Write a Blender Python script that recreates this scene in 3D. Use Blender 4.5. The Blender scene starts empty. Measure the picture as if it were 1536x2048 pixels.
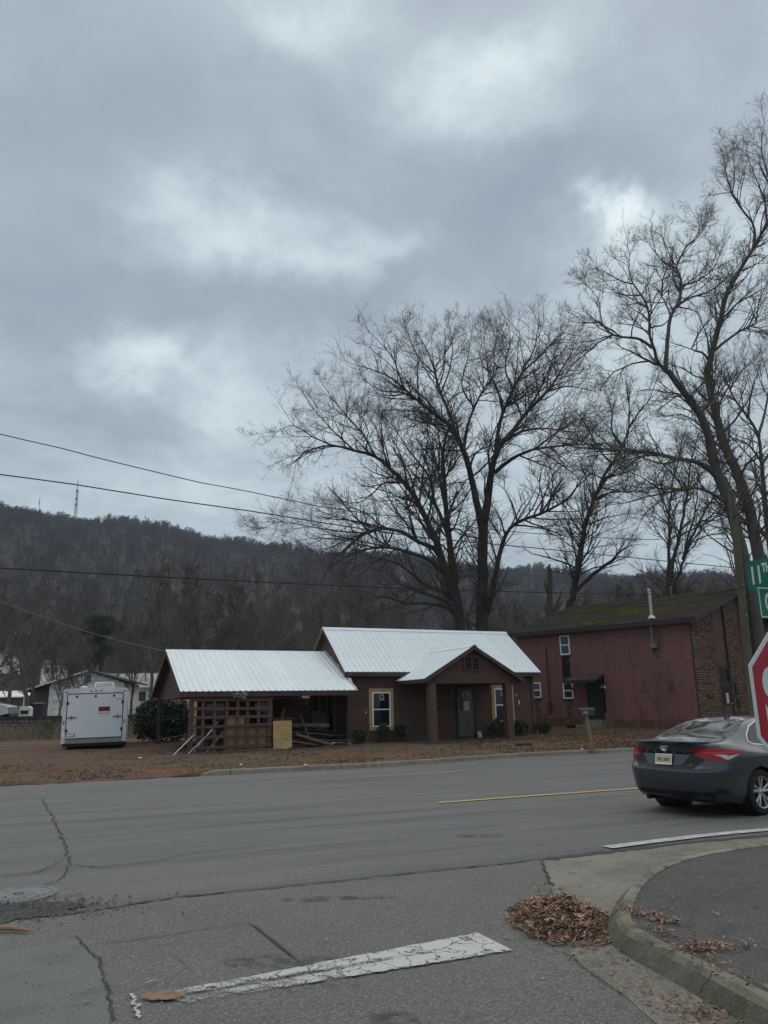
import bpy, bmesh, math, random
import numpy as np
from mathutils import Vector, Matrix, noise as mnoise
from mathutils.bvhtree import BVHTree

SC = bpy.context.scene
COL = SC.collection
rad = math.radians

# ------------------------------------------------------------------ camera
FPX, EYE = 1560.0, 1.6
PITCH, ROLL = math.atan(391 / 1560.0), rad(1.0)
cam_d = bpy.data.cameras.new("camera")
cam_d.sensor_fit = 'VERTICAL'
cam_d.sensor_height = 36.0
cam_d.lens = FPX / 2048 * 36.0
cam_d.clip_start, cam_d.clip_end = 0.05, 6000
cam = bpy.data.objects.new("camera", cam_d)
cam.matrix_world = Matrix.Translation((0, 0, EYE)) @ Matrix.Rotation(math.pi / 2 + PITCH, 4, 'X') @ Matrix.Rotation(-ROLL, 4, 'Z')
COL.objects.link(cam)
SC.camera = cam


def ray(u, v):
    a, b = (u - 768) / FPX, (1024 - v) / FPX
    ca, sa = math.cos(-ROLL), math.sin(-ROLL)
    x, y = ca * a - sa * b, sa * a + ca * b
    return Vector((x, math.cos(PITCH) - y * math.sin(PITCH), math.sin(PITCH) + y * math.cos(PITCH)))


def at(u, v, Y):            # a sight line followed to distance Y
    d = ray(u, v)
    return d * (Y / d.y) + Vector((0, 0, EYE))


def gr(u, v, z=0.0):        # a sight line followed to height z
    d = ray(u, v)
    return d * ((z - EYE) / d.z) + Vector((0, 0, EYE))


# ------------------------------------------------------------------ sky, sun, exposure
SUN_EL, SUN_AZ = rad(68), rad(16)      # azimuth measured from +Y towards +X
world = bpy.data.worlds.new("World")
SC.world = world
world.use_nodes = True
wn, wl = world.node_tree.nodes, world.node_tree.links
wn.clear()
w_out = wn.new('ShaderNodeOutputWorld')
w_bg = wn.new('ShaderNodeBackground')
w_sky = wn.new('ShaderNodeTexSky')
w_sky.sky_type = 'NISHITA'
w_sky.sun_disc = False
w_sky.sun_elevation = SUN_EL
w_sky.sun_rotation = SUN_AZ
w_sky.dust_density = 2.0
w_tc = wn.new('ShaderNodeTexCoord')


def wmath(op, a, b=None, c=None):
    n = wn.new('ShaderNodeMath')
    n.operation = op
    for i, x in enumerate((a, b, c)):
        if x is None:
            continue
        if isinstance(x, (int, float)):
            n.inputs[i].default_value = x
        else:
            wl.new(x, n.inputs[i])
    return n.outputs[0]


def wvec(op, a, b=None):
    n = wn.new('ShaderNodeVectorMath')
    n.operation = op
    for i, x in enumerate((a, b)):
        if x is None:
            continue
        if isinstance(x, (tuple, list, Vector)):
            n.inputs[i].default_value = x
        elif isinstance(x, (int, float)):
            n.inputs['Scale'].default_value = x
        else:
            wl.new(x, n.inputs[i])
    return n.outputs['Value'] if op in ('DOT_PRODUCT', 'LENGTH') else n.outputs['Vector']


def wnoise(vec, scale, detail=6, rough=0.55, dist=0.0):
    n = wn.new('ShaderNodeTexNoise')
    n.inputs['Scale'].default_value = scale
    n.inputs['Detail'].default_value = detail
    n.inputs['Roughness'].default_value = rough
    n.inputs['Distortion'].default_value = dist
    wl.new(vec, n.inputs['Vector'])
    return n


D0 = wvec('NORMALIZE', w_tc.outputs['Generated'])
# fibrous warp so that no cloud edge is a clean curve
sep = wn.new('ShaderNodeSeparateXYZ')
wl.new(D0, sep.inputs[0])
zc = wmath('MAXIMUM', wmath('ADD', sep.outputs['Z'], 0.16), 0.05)
comb = wn.new('ShaderNodeCombineXYZ')
wl.new(wmath('DIVIDE', sep.outputs['X'], zc), comb.inputs[0])
wl.new(wmath('DIVIDE', sep.outputs['Y'], zc), comb.inputs[1])
plane = comb.outputs[0]
n_big = wnoise(plane, 1.15, 7, 0.58, 0.5)
n_mid = wnoise(wvec('ADD', plane, (7.3, 2.1, 4.0)), 2.6, 6, 0.6, 0.4)
n_warp = wnoise(wvec('ADD', D0, (3.1, 5.7, 1.3)), 5.5, 6, 0.62, 0.2)
sepw = wn.new('ShaderNodeSeparateXYZ')
wl.new(wvec('SUBTRACT', n_warp.outputs['Color'], (0.5, 0.5, 0.5)), sepw.inputs[0])
AZ = wmath('MULTIPLY_ADD', sepw.outputs['X'], 0.34, wmath('ARCTAN2', sep.outputs['X'], sep.outputs['Y']))
EL = wmath('MULTIPLY_ADD', sepw.outputs['Y'], 0.22, wmath('ARCSINE', sep.outputs['Z']))
val = wmath('MULTIPLY_ADD', wmath('SUBTRACT', n_big.outputs['Fac'], 0.5), 0.60, 0.475)
val = wmath('MULTIPLY_ADD', wmath('SUBTRACT', n_mid.outputs['Fac'], 0.5), 0.44, val)
n_fin = wnoise(wvec('ADD', plane, (1.3, 8.1, 2.0)), 7.0, 6, 0.62, 0.6)
val = wmath('MULTIPLY_ADD', wmath('SUBTRACT', n_fin.outputs['Fac'], 0.5), 0.24, val)
# the thin and the thick places of this cloud deck: direction, half width, half height, amount
LOBES = [((620, 40), 90, 45, .16), ((1000, 140), 130, 60, .24), ((1140, 262), 70, 50, .18), ((960, 430), 190, 95, -.24), ((1120, 345), 120, 60, -.14),
         ((1212, 450), 46, 52, .40), ((1215, 500), 120, 85, .15), ((350, 455), 125, 75, .20), ((600, 490), 190, 50, .17), ((810, 500), 70, 30, .12),
         ((90, 430), 190, 150, -.13), ((100, 610), 190, 65, -.12), ((500, 620), 210, 55, -.17), ((770, 590), 140, 55, -.16), ((255, 692), 85, 45, .27),
         ((325, 735), 60, 30, .14), ((430, 825), 70, 40, .17), ((480, 965), 170, 55, .15), ((90, 800), 170, 70, -.07), ((1260, 820), 260, 200, .16),
         ((1460, 440), 130, 110, .10), ((650, 290), 140, 85, -.08), ((320, 220), 170, 110, -.12), ((1340, 320), 150, 60, -.12), ((1350, 90), 150, 70, -.10), ((820, 900), 200, 120, .10)]
for (uu, vv), su, sv, amt in LOBES:
    d = ray(uu, vv).normalized()
    a_ = wmath('MULTIPLY_ADD', AZ, FPX / su * math.cos(math.asin(d.z)), -math.atan2(d.x, d.y) * FPX / su * math.cos(math.asin(d.z)))
    b_ = wmath('MULTIPLY_ADD', EL, FPX / sv, -math.asin(d.z) * FPX / sv)
    q_ = wmath('MULTIPLY_ADD', a_, a_, wmath('MULTIPLY', b_, b_))
    val = wmath('MULTIPLY_ADD', wmath('EXPONENT', wmath('MULTIPLY', q_, -0.7)), amt * (1.25 if amt < 0 else 1.08), val)
ramp = wn.new('ShaderNodeValToRGB')
cr = ramp.color_ramp
cr.interpolation = 'B_SPLINE'
stops = [(0.0, (.235, .283, .342)), (.30, (.288, .343, .400)), (.50, (.375, .445, .495)), (.68, (.515, .605, .648)),
         (.86, (.68, .77, .79)), (1.0, (.98, 1.0, 1.0))]
while len(cr.elements) < len(stops):
    cr.elements.new(0.5)
for el, (p_, c_) in zip(cr.elements, stops):
    el.position, el.color = p_, (*c_, 1)
wl.new(val, ramp.inputs[0])
# clear-sky light that leaks through the deck, from the same sun
mixs = wn.new('ShaderNodeMix')
mixs.data_type = 'RGBA'
mixs.blend_type = 'MIX'
mixs.inputs['Factor'].default_value = 0.94
leak = wvec('SCALE', w_sky.outputs['Color'], 1.0)
boost = wvec('SCALE', ramp.outputs['Color'], 10.4)
wl.new(leak, mixs.inputs['A'])
wl.new(boost, mixs.inputs['B'])
wl.new(mixs.outputs['Result'], w_bg.inputs['Color'])
w_bg.inputs['Strength'].default_value = 0.10
wl.new(w_bg.outputs[0], w_out.inputs[0])

sun_d = bpy.data.lights.new("sun", 'SUN')
sun_d.energy = 1.25
sun_d.angle = rad(120)
sun_d.color = (1.0, 0.94, 0.86)
sun = bpy.data.objects.new("sun", sun_d)
sdir = Vector((math.sin(SUN_AZ) * math.cos(SUN_EL), math.cos(SUN_AZ) * math.cos(SUN_EL), math.sin(SUN_EL)))
sun.rotation_euler = sdir.to_track_quat('Z', 'Y').to_euler()
sun.location = (20, -10, 40)
COL.objects.link(sun)

vs = SC.view_settings
vs.view_transform = 'Standard'
vs.look = 'None'
vs.gamma = 1
vs.use_curve_mapping = False
vs.exposure = 0.30
SC.cycles.max_bounces = 6
SC.cycles.volume_bounces = 0
SC.cycles.use_denoising = True
SC.cycles.denoiser = 'OPENIMAGEDENOISE'
SC.cycles.denoising_input_passes = 'RGB_ALBEDO_NORMAL'
SC.cycles.denoising_prefilter = 'ACCURATE'
SC.cycles.adaptive_threshold = .005
SC.cycles.transparent_max_bounces = 12

# ------------------------------------------------------------------ materials
MATS = {}


def mat(name, base, rough=.8, metal=0.0, spec=.3, vary=(), bump=None, island=0.0, objrnd=0.0, coat=0.0, alpha_noise=None, crackle=None, emit=None, coord='Object', clearcoat_rough=.05, stretch=None, streaks=()):
    """vary: list of (scale, colour, lo, hi[, detail]) layers mixed in by noise; bump: (scale, strength)"""
    if name in MATS:
        return MATS[name]
    m = bpy.data.materials.new(name)
    m.use_nodes = True
    N, Lk = m.node_tree.nodes, m.node_tree.links
    b = N['Principled BSDF']
    b.inputs['Roughness'].default_value = rough
    b.inputs['Metallic'].default_value = metal
    b.inputs['Specular IOR Level'].default_value = spec
    b.inputs['Coat Weight'].default_value = coat
    b.inputs['Coat Roughness'].default_value = clearcoat_rough
    tc = N.new('ShaderNodeTexCoord')
    vec = tc.outputs[coord]
    if stretch:
        mp = N.new('ShaderNodeMapping')
        mp.inputs['Scale'].default_value = stretch
        Lk.new(vec, mp.inputs[0])
        vec = mp.outputs[0]

    def noise(scale, detail=5):
        n = N.new('ShaderNodeTexNoise')
        n.inputs['Scale'].default_value = scale
        n.inputs['Detail'].default_value = detail
        n.inputs['Roughness'].default_value = .6
        Lk.new(vec, n.inputs['Vector'])
        return n.outputs['Fac']

    def mapr(v, lo, hi, a=0., c=1.):
        n = N.new('ShaderNodeMapRange')
        n.inputs['From Min'].default_value = lo
        n.inputs['From Max'].default_value = hi
        n.inputs['To Min'].default_value = a
        n.inputs['To Max'].default_value = c
        Lk.new(v, n.inputs['Value'])
        return n.outputs['Result']

    col = None
    rgb = N.new('ShaderNodeRGB')
    rgb.outputs[0].default_value = (*base, 1)
    col = rgb.outputs[0]
    for lay in vary:
        sc, c2, lo, hi = lay[:4]
        mx = N.new('ShaderNodeMix')
        mx.data_type = 'RGBA'
        Lk.new(mapr(noise(sc, lay[4] if len(lay) > 4 else 5), lo, hi), mx.inputs['Factor'])
        Lk.new(col, mx.inputs['A'])
        mx.inputs['B'].default_value = (*c2, 1)
        col = mx.outputs['Result']
    for ang, sl, sc_, c2, lo, hi in streaks:      # long wear marks along one direction
        mp2 = N.new('ShaderNodeMapping')
        mp2.vector_type = 'TEXTURE'
        mp2.inputs['Rotation'].default_value = (0, 0, ang)
        mp2.inputs['Scale'].default_value = (sl, sc_, 1)
        Lk.new(tc.outputs[coord], mp2.inputs[0])
        nz = N.new('ShaderNodeTexNoise')
        nz.inputs['Scale'].default_value = 1
        nz.inputs['Detail'].default_value = 6
        nz.inputs['Roughness'].default_value = .65
        Lk.new(mp2.outputs[0], nz.inputs['Vector'])
        mx = N.new('ShaderNodeMix')
        mx.data_type = 'RGBA'
        Lk.new(mapr(nz.outputs['Fac'], lo, hi), mx.inputs['Factor'])
        Lk.new(col, mx.inputs['A'])
        mx.inputs['B'].default_value = (*c2, 1)
        col = mx.outputs['Result']
    for amt, src in ((island, 'isl'), (objrnd, 'obj')):
        if amt:
            if src == 'isl':
                g = N.new('ShaderNodeNewGeometry')
                v = g.outputs['Random Per Island']
            else:
                g = N.new('ShaderNodeObjectInfo')
                v = g.outputs['Random']
            hs = N.new('ShaderNodeHueSaturation')
            Lk.new(mapr(v, 0, 1, 1 - amt, 1 + amt), hs.inputs['Value'])
            Lk.new(mapr(v, 0, 1, .5 - amt * .03, .5 + amt * .03), hs.inputs['Hue'])
            Lk.new(col, hs.inputs['Color'])
            col = hs.outputs['Color']
    Lk.new(col, b.inputs['Base Color'])
    if bump:
        bp = N.new('ShaderNodeBump')
        bp.inputs['Strength'].default_value = bump[1]
        bp.inputs['Distance'].default_value = bump[2] if len(bump) > 2 else .01
        Lk.new(noise(bump[0], 6), bp.inputs['Height'])
        Lk.new(bp.outputs[0], b.inputs['Normal'])
    if emit:
        b.inputs['Emission Color'].default_value = (*emit[0], 1)
        b.inputs['Emission Strength'].default_value = emit[1]
    if alpha_noise:     # worn paint or stain: lets what lies under it show through
        sc, lo, hi = alpha_noise[:3]
        a = mapr(noise(sc, 8), lo, hi)
        if len(alpha_noise) > 3:
            s2, l2, h2 = alpha_noise[3:6]
            a2 = mapr(noise(s2, 6), l2, h2)
            mm = N.new('ShaderNodeMath')
            mm.operation = 'MULTIPLY'
            Lk.new(a, mm.inputs[0])
            Lk.new(a2, mm.inputs[1])
            a = mm.outputs[0]
        if crackle:     # (cell scale, width): net of cracks through the paint
            wv = N.new('ShaderNodeTexNoise')
            wv.inputs['Scale'].default_value = 7
            Lk.new(vec, wv.inputs['Vector'])
            ad = N.new('ShaderNodeVectorMath')
            ad.operation = 'MULTIPLY_ADD'
            Lk.new(wv.outputs['Color'], ad.inputs[0])
            ad.inputs[1].default_value = (.12, .12, .12)
            Lk.new(vec, ad.inputs[2])
            vo = N.new('ShaderNodeTexVoronoi')
            vo.feature = 'DISTANCE_TO_EDGE'
            vo.inputs['Scale'].default_value = crackle[0]
            Lk.new(ad.outputs[0], vo.inputs['Vector'])
            mm = N.new('ShaderNodeMath')
            mm.operation = 'MULTIPLY'
            Lk.new(a, mm.inputs[0])
            Lk.new(mapr(vo.outputs['Distance'], crackle[1] * .5, crackle[1]), mm.inputs[1])
            a = mm.outputs[0]
        Lk.new(a, b.inputs['Alpha'])
    MATS[name] = m
    return m


def set_kind(o, label=None, cat=None, group=None, kind=None):
    if label:
        o['label'] = label
    if cat:
        o['category'] = cat
    if group:
        o['group'] = group
    if kind:
        o['kind'] = kind
    return o


def empty(name, loc=(0, 0, 0), rz=0.0, label=None, cat=None, group=None, kind=None, rot=None):
    o = bpy.data.objects.new(name, None)
    o.empty_display_size = .2
    o.location = loc
    o.rotation_euler = rot if rot else (0, 0, rz)
    COL.objects.link(o)
    return set_kind(o, label, cat, group, kind)


def link(name, me, parent=None, **kw):
    o = bpy.data.objects.new(name, me)
    COL.objects.link(o)
    if parent:
        o.parent = parent
    return set_kind(o, **kw)


def copy_tree(o, parent=None):
    c = o.copy()
    COL.objects.link(c)
    c.parent = parent
    for ch in list(o.children):
        copy_tree(ch, c)
    return c


class MB:
    """collects simple shapes and links them as one mesh object"""
    def __init__(s):
        s.v, s.f, s.m = [], [], []
        s.cur = 0

    def add(s, vs_, fs_):
        o = len(s.v)
        s.v += [tuple(p) for p in vs_]
        s.f += [tuple(i + o for i in f) for f in fs_]
        s.m += [s.cur] * len(fs_)
        return s

    def box(s, x0, x1, y0, y1, z0, z1, M=None):
        P = [Vector(p) for p in ((x0, y0, z0), (x1, y0, z0), (x1, y1, z0), (x0, y1, z0), (x0, y0, z1), (x1, y0, z1), (x1, y1, z1), (x0, y1, z1))]
        if M is not None:
            P = [M @ p for p in P]
        return s.add(P, [(3, 2, 1, 0), (4, 5, 6, 7), (0, 1, 5, 4), (1, 2, 6, 5), (2, 3, 7, 6), (3, 0, 4, 7)])

    def beam(s, p, q, w, h, up=(0, 0, 1)):
        p, q = Vector(p), Vector(q)
        d = (q - p)
        L = d.length
        d.normalize()
        a = d.cross(Vector(up))
        if a.length < 1e-4:
            a = d.cross(Vector((1, 0, 0)))
        a.normalize()
        b = a.cross(d)
        M = Matrix((d, a, b)).transposed().to_4x4()
        M.translation = p
        return s.box(0, L, -w / 2, w / 2, -h / 2, h / 2, M)

    def tube(s, pts, r, n=8, cap=True):
        pts = [Vector(p) for p in pts]
        rs = r if isinstance(r, (list, tuple)) else [r] * len(pts)
        o = len(s.v)
        ref = (pts[-1] - pts[0]).normalized()
        ax = Vector((0, 0, 1)) if abs(ref.z) < .9 else Vector((1, 0, 0))
        for i, p in enumerate(pts):
            t = (pts[min(i + 1, len(pts) - 1)] - pts[max(i - 1, 0)]).normalized()
            a = t.cross(ax).normalized()
            b = t.cross(a)
            for j in range(n):
                w = 2 * math.pi * j / n
                s.v.append(tuple(p + rs[i] * (math.cos(w) * a + math.sin(w) * b)))
        F = []
        for i in range(len(pts) - 1):
            for j in range(n):
                F.append((o + i * n + j, o + i * n + (j + 1) % n, o + (i + 1) * n + (j + 1) % n, o + (i + 1) * n + j))
        if cap:
            F.append(tuple(o + j for j in range(n))[::-1])
            F.append(tuple(o + (len(pts) - 1) * n + j for j in range(n)))
        s.f += F
        s.m += [s.cur] * len(F)
        return s

    def prism(s, poly, axis_from, axis_to):
        """poly: 3-D points of one end; swept from +axis_from to +axis_to"""
        a, b = Vector(axis_from), Vector(axis_to)
        n = len(poly)
        P = [Vector(p) + a for p in poly] + [Vector(p) + b for p in poly]
        F = [tuple(range(n))[::-1], tuple(range(n, 2 * n))] + [(i, (i + 1) % n, n + (i + 1) % n, n + i) for i in range(n)]
        return s.add(P, F)

    def lathe(s, prof, n=24, M=None, closed=False):
        """prof: (radius, height) pairs, around local z"""
        o = len(s.v)
        for r, z in prof:
            for j in range(n):
                w = 2 * math.pi * j / n
                p = Vector((r * math.cos(w), r * math.sin(w), z))
                s.v.append(tuple(M @ p if M is not None else p))
        F = []
        k = len(prof)
        for i in range(k if closed else k - 1):
            for j in range(n):
                i2 = (i + 1) % k
                F.append((o + i * n + j, o + i * n + (j + 1) % n, o + i2 * n + (j + 1) % n, o + i2 * n + j))
        s.f += F
        s.m += [s.cur] * len(F)
        return s

    def mesh(s, name, mats, smooth=False, bevel=0.0):
        me = bpy.data.meshes.new(name)
        me.from_pydata(s.v, [], s.f)
        mats = mats if isinstance(mats, (list, tuple)) else [mats]
        for m_ in mats:
            me.materials.append(m_)
        me.polygons.foreach_set('material_index', s.m)
        bm = bmesh.new()
        bm.from_mesh(me)
        bmesh.ops.recalc_face_normals(bm, faces=bm.faces)
        if bevel:
            bmesh.ops.bevel(bm, geom=[e for e in bm.edges if len(e.link_faces) == 2 and e.calc_face_angle(0) > .5], offset=bevel, segments=1, affect='EDGES', profile=.5)
        bm.to_mesh(me)
        bm.free()
        if smooth:
            me.polygons.foreach_set('use_smooth', [True] * len(me.polygons))
            me.set_sharp_from_angle(angle=rad(40))
        me.update()
        return me

    def build(s, name, mats, parent=None, smooth=False, bevel=0.0, **kw):
        return link(name, s.mesh(name, mats, smooth, bevel), parent, **kw)


def arr_mesh(name, V, F, mats, smooth=False):
    """fast mesh from numpy arrays; every row of F has the same number of corners"""
    me = bpy.data.meshes.new(name)
    V = np.asarray(V, np.float32)
    F = np.asarray(F, np.int32)
    me.vertices.add(len(V))
    me.vertices.foreach_set('co', V.ravel())
    k = F.shape[1]
    me.loops.add(F.size)
    me.loops.foreach_set('vertex_index', F.ravel())
    me.polygons.add(len(F))
    me.polygons.foreach_set('loop_start', np.arange(0, F.size, k, dtype=np.int32))
    me.polygons.foreach_set('loop_total', np.full(len(F), k, np.int32))
    if smooth:
        me.polygons.foreach_set('use_smooth', np.ones(len(F), bool))
    for m_ in (mats if isinstance(mats, (list, tuple)) else [mats]):
        me.materials.append(m_)
    me.update(calc_edges=True)
    me.validate()
    return me


def text_mesh(name, body, size, m, extrude=.002, bold=0.0, sx=1.0, spacing=1.0):
    cu = bpy.data.curves.new(name, 'FONT')
    cu.body = body
    cu.size = size
    cu.extrude = extrude
    cu.offset = bold
    cu.space_character = spacing
    cu.align_x, cu.align_y = 'CENTER', 'CENTER'
    tmp = bpy.data.objects.new(name, cu)
    COL.objects.link(tmp)
    dg = bpy.context.evaluated_depsgraph_get()
    me = bpy.data.meshes.new_from_object(tmp.evaluated_get(dg))
    COL.objects.unlink(tmp)
    bpy.data.objects.remove(tmp)
    if sx != 1.0:
        me.transform(Matrix.Diagonal((sx, 1, 1, 1)))
    me.materials.clear()
    me.materials.append(m)
    me.name = name
    return me


def fit_matrix(origin, xdir, ydir):
    x = Vector(xdir).normalized()
    z = x.cross(Vector(ydir)).normalized()
    y = z.cross(x)
    M = Matrix((x, y, z)).transposed().to_4x4()
    M.translation = origin
    return M


def sheet(name, pts, z, m, parent=None, sub=0, **kw):
    """a flat polygon lying at height z"""
    me = bpy.data.meshes.new(name)
    bm = bmesh.new()
    vs_ = [bm.verts.new((p[0], p[1], z)) for p in pts]
    f = bm.faces.new(vs_)
    if f.normal.z < 0:
        f.normal_flip()
    bmesh.ops.recalc_face_normals(bm, faces=bm.faces)
    bm.normal_update()
    for f in bm.faces:
        if f.normal.z < 0:
            f.normal_flip()
    bmesh.ops.triangulate(bm, faces=bm.faces)
    bm.to_mesh(me)
    bm.free()
    me.materials.append(m)
    return link(name, me, parent, **kw)


def ribbon(mb, pts, w, z=0.0, rng=random, jag=.0, sub=6, taper=True):
    """an irregular strip along a ground polyline, for cracks and seams"""
    P = []
    for a, b in zip(pts[:-1], pts[1:]):
        a, b = Vector(a), Vector(b)
        for i in range(sub):
            P.append(a.lerp(b, i / sub))
    P.append(Vector(pts[-1]))
    n = len(P)
    vs_ = []
    for i, p in enumerate(P):
        t = (P[min(i + 1, n - 1)] - P[max(i - 1, 0)])
        t.z = 0
        t.normalize()
        q = Vector((-t.y, t.x, 0))
        c = p + q * rng.uniform(-jag, jag)
        k = w * rng.uniform(.45, 1.3)
        if taper and (i == 0 or i == n - 1):
            k *= .2
        vs_ += [(c.x + q.x * k / 2, c.y + q.y * k / 2, z), (c.x - q.x * k / 2, c.y - q.y * k / 2, z)]
    mb.add(vs_, [(2 * i, 2 * i + 1, 2 * i + 3, 2 * i + 2) for i in range(n - 1)])


# frame of the road and the house: e along the road to the right, n away from the camera
OX, OY, TH = -1.608, 32.5, 0.417
EU = Vector((math.cos(TH), math.sin(TH), 0))
EV = Vector((-math.sin(TH), math.cos(TH), 0))


def UV(u, v, z=0.0):
    return Vector((OX, OY, z)) + EU * u + EV * v


def toUV(p):
    d = Vector((p[0] - OX, p[1] - OY, 0))
    return d.dot(EU), d.dot(EV)


def smooth01(a, b, x):
    t = min(1, max(0, (x - a) / (b - a)))
    return t * t * (3 - 2 * t)

# ------------------------------------------------------------------ tree growing (numpy)
def norm(a):
    return a / np.maximum(np.linalg.norm(a, axis=-1, keepdims=True), 1e-9)


def tubes(P, R, n):
    """P [N,k,3], R [N,k] -> vertices and quads of N tapered n-sided limbs"""
    N, k, _ = P.shape
    T = np.empty_like(P)
    T[:, 1:-1] = P[:, 2:] - P[:, :-2]
    T[:, 0] = P[:, 1] - P[:, 0]
    T[:, -1] = P[:, -1] - P[:, -2]
    T = norm(T)
    mean = norm(P[:, -1] - P[:, 0])
    ref = np.where(np.abs(mean[:, 2:3]) > .8, np.array([[1., 0, 0]]), np.array([[0, 0, 1.]]))
    A = norm(np.cross(T, np.repeat(ref[:, None], k, 1)))
    B = np.cross(T, A)
    w = np.arange(n) * 2 * np.pi / n
    V = P[:, :, None] + R[:, :, None, None] * (np.cos(w)[None, None, :, None] * A[:, :, None] + np.sin(w)[None, None, :, None] * B[:, :, None])
    base = (np.arange(N) * k * n)[:, None, None]
    i = np.arange(k - 1)[None, :, None]
    j = np.arange(n)[None, None, :]
    j2 = (j + 1) % n
    F = np.stack([base + i * n + j, base + i * n + j2, base + (i + 1) * n + j2, base + (i + 1) * n + j], -1)
    return V.reshape(-1, 3), F.reshape(-1, 4)


def resample(pts, step, rng, wob=.0):
    """smooth a limb's joints into a curve with points every step metres"""
    p = np.asarray(pts, float)
    if len(p) == 2:
        p = np.array([p[0], (p[0] + p[1]) / 2, p[1]])
    ext = np.vstack([2 * p[0] - p[1], p, 2 * p[-1] - p[-2]])
    out = []
    for i in range(1, len(ext) - 2):
        a, b, c, d = ext[i - 1:i + 3]
        m = max(2, int(np.linalg.norm(c - b) / step))
        t = (np.arange(m) / m)[:, None]
        out.append(.5 * (2 * b + (c - a) * t + (2 * a - 5 * b + 4 * c - d) * t ** 2 + (3 * b - a - 3 * c + d) * t ** 3))
    out.append(p[-1:])
    q = np.vstack(out)
    if wob:
        q[1:-1] += rng.normal(0, wob, (len(q) - 2, 3))
    return q


def sprout(P, R, per, ratio, ang, k, sig, up, rng, lmin=.1, t0=.2, rmul=.55, rmin=.004, out=None, lens=None):
    """children of the branches P [N,k,3]: about `per` each, at angle `ang` (lo, hi) to the parent"""
    N, kk, _ = P.shape
    cnt = np.maximum(1, rng.poisson(per, N)) if np.isscalar(per) else np.maximum(0, rng.poisson(per))
    idx = np.repeat(np.arange(N), cnt)
    M = len(idx)
    t = t0 + (1 - t0) * rng.random(M) ** .8
    f = t * (kk - 1)
    i0 = np.minimum(f.astype(int), kk - 2)
    fr = (f - i0)[:, None]
    pos = P[idx, i0] * (1 - fr) + P[idx, i0 + 1] * fr
    tan = norm(P[idx, i0 + 1] - P[idx, i0])
    rp = R[idx, i0] * (1 - fr[:, 0]) + R[idx, i0 + 1] * fr[:, 0]
    L = np.linalg.norm(np.diff(P, axis=1), axis=-1).sum(1)[idx] if lens is None else lens[idx]
    ln = np.maximum(lmin, L * ratio * (1.15 - .7 * t) * rng.uniform(.55, 1.3, M))
    perp = rng.normal(size=(M, 3))
    perp[:, 2] += .35
    perp = norm(perp - (perp * tan).sum(1, keepdims=True) * tan)
    a = rng.uniform(ang[0], ang[1], M)[:, None]
    d = norm(np.cos(a) * tan + np.sin(a) * perp)
    Q = np.empty((M, k, 3))
    Q[:, 0] = pos
    st = (ln / (k - 1))[:, None]
    for q in range(1, k):
        d = norm(d + rng.normal(0, sig, (M, 3)) + np.array([0, 0, up]))
        Q[:, q] = Q[:, q - 1] + d * st
    r0 = np.maximum(rmin, np.minimum(rp * rmul, ln * .022 + .002))
    RR = r0[:, None] * np.linspace(1, .35, k)[None]
    RR = np.maximum(RR, rmin * .7)
    return Q, RR


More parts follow.
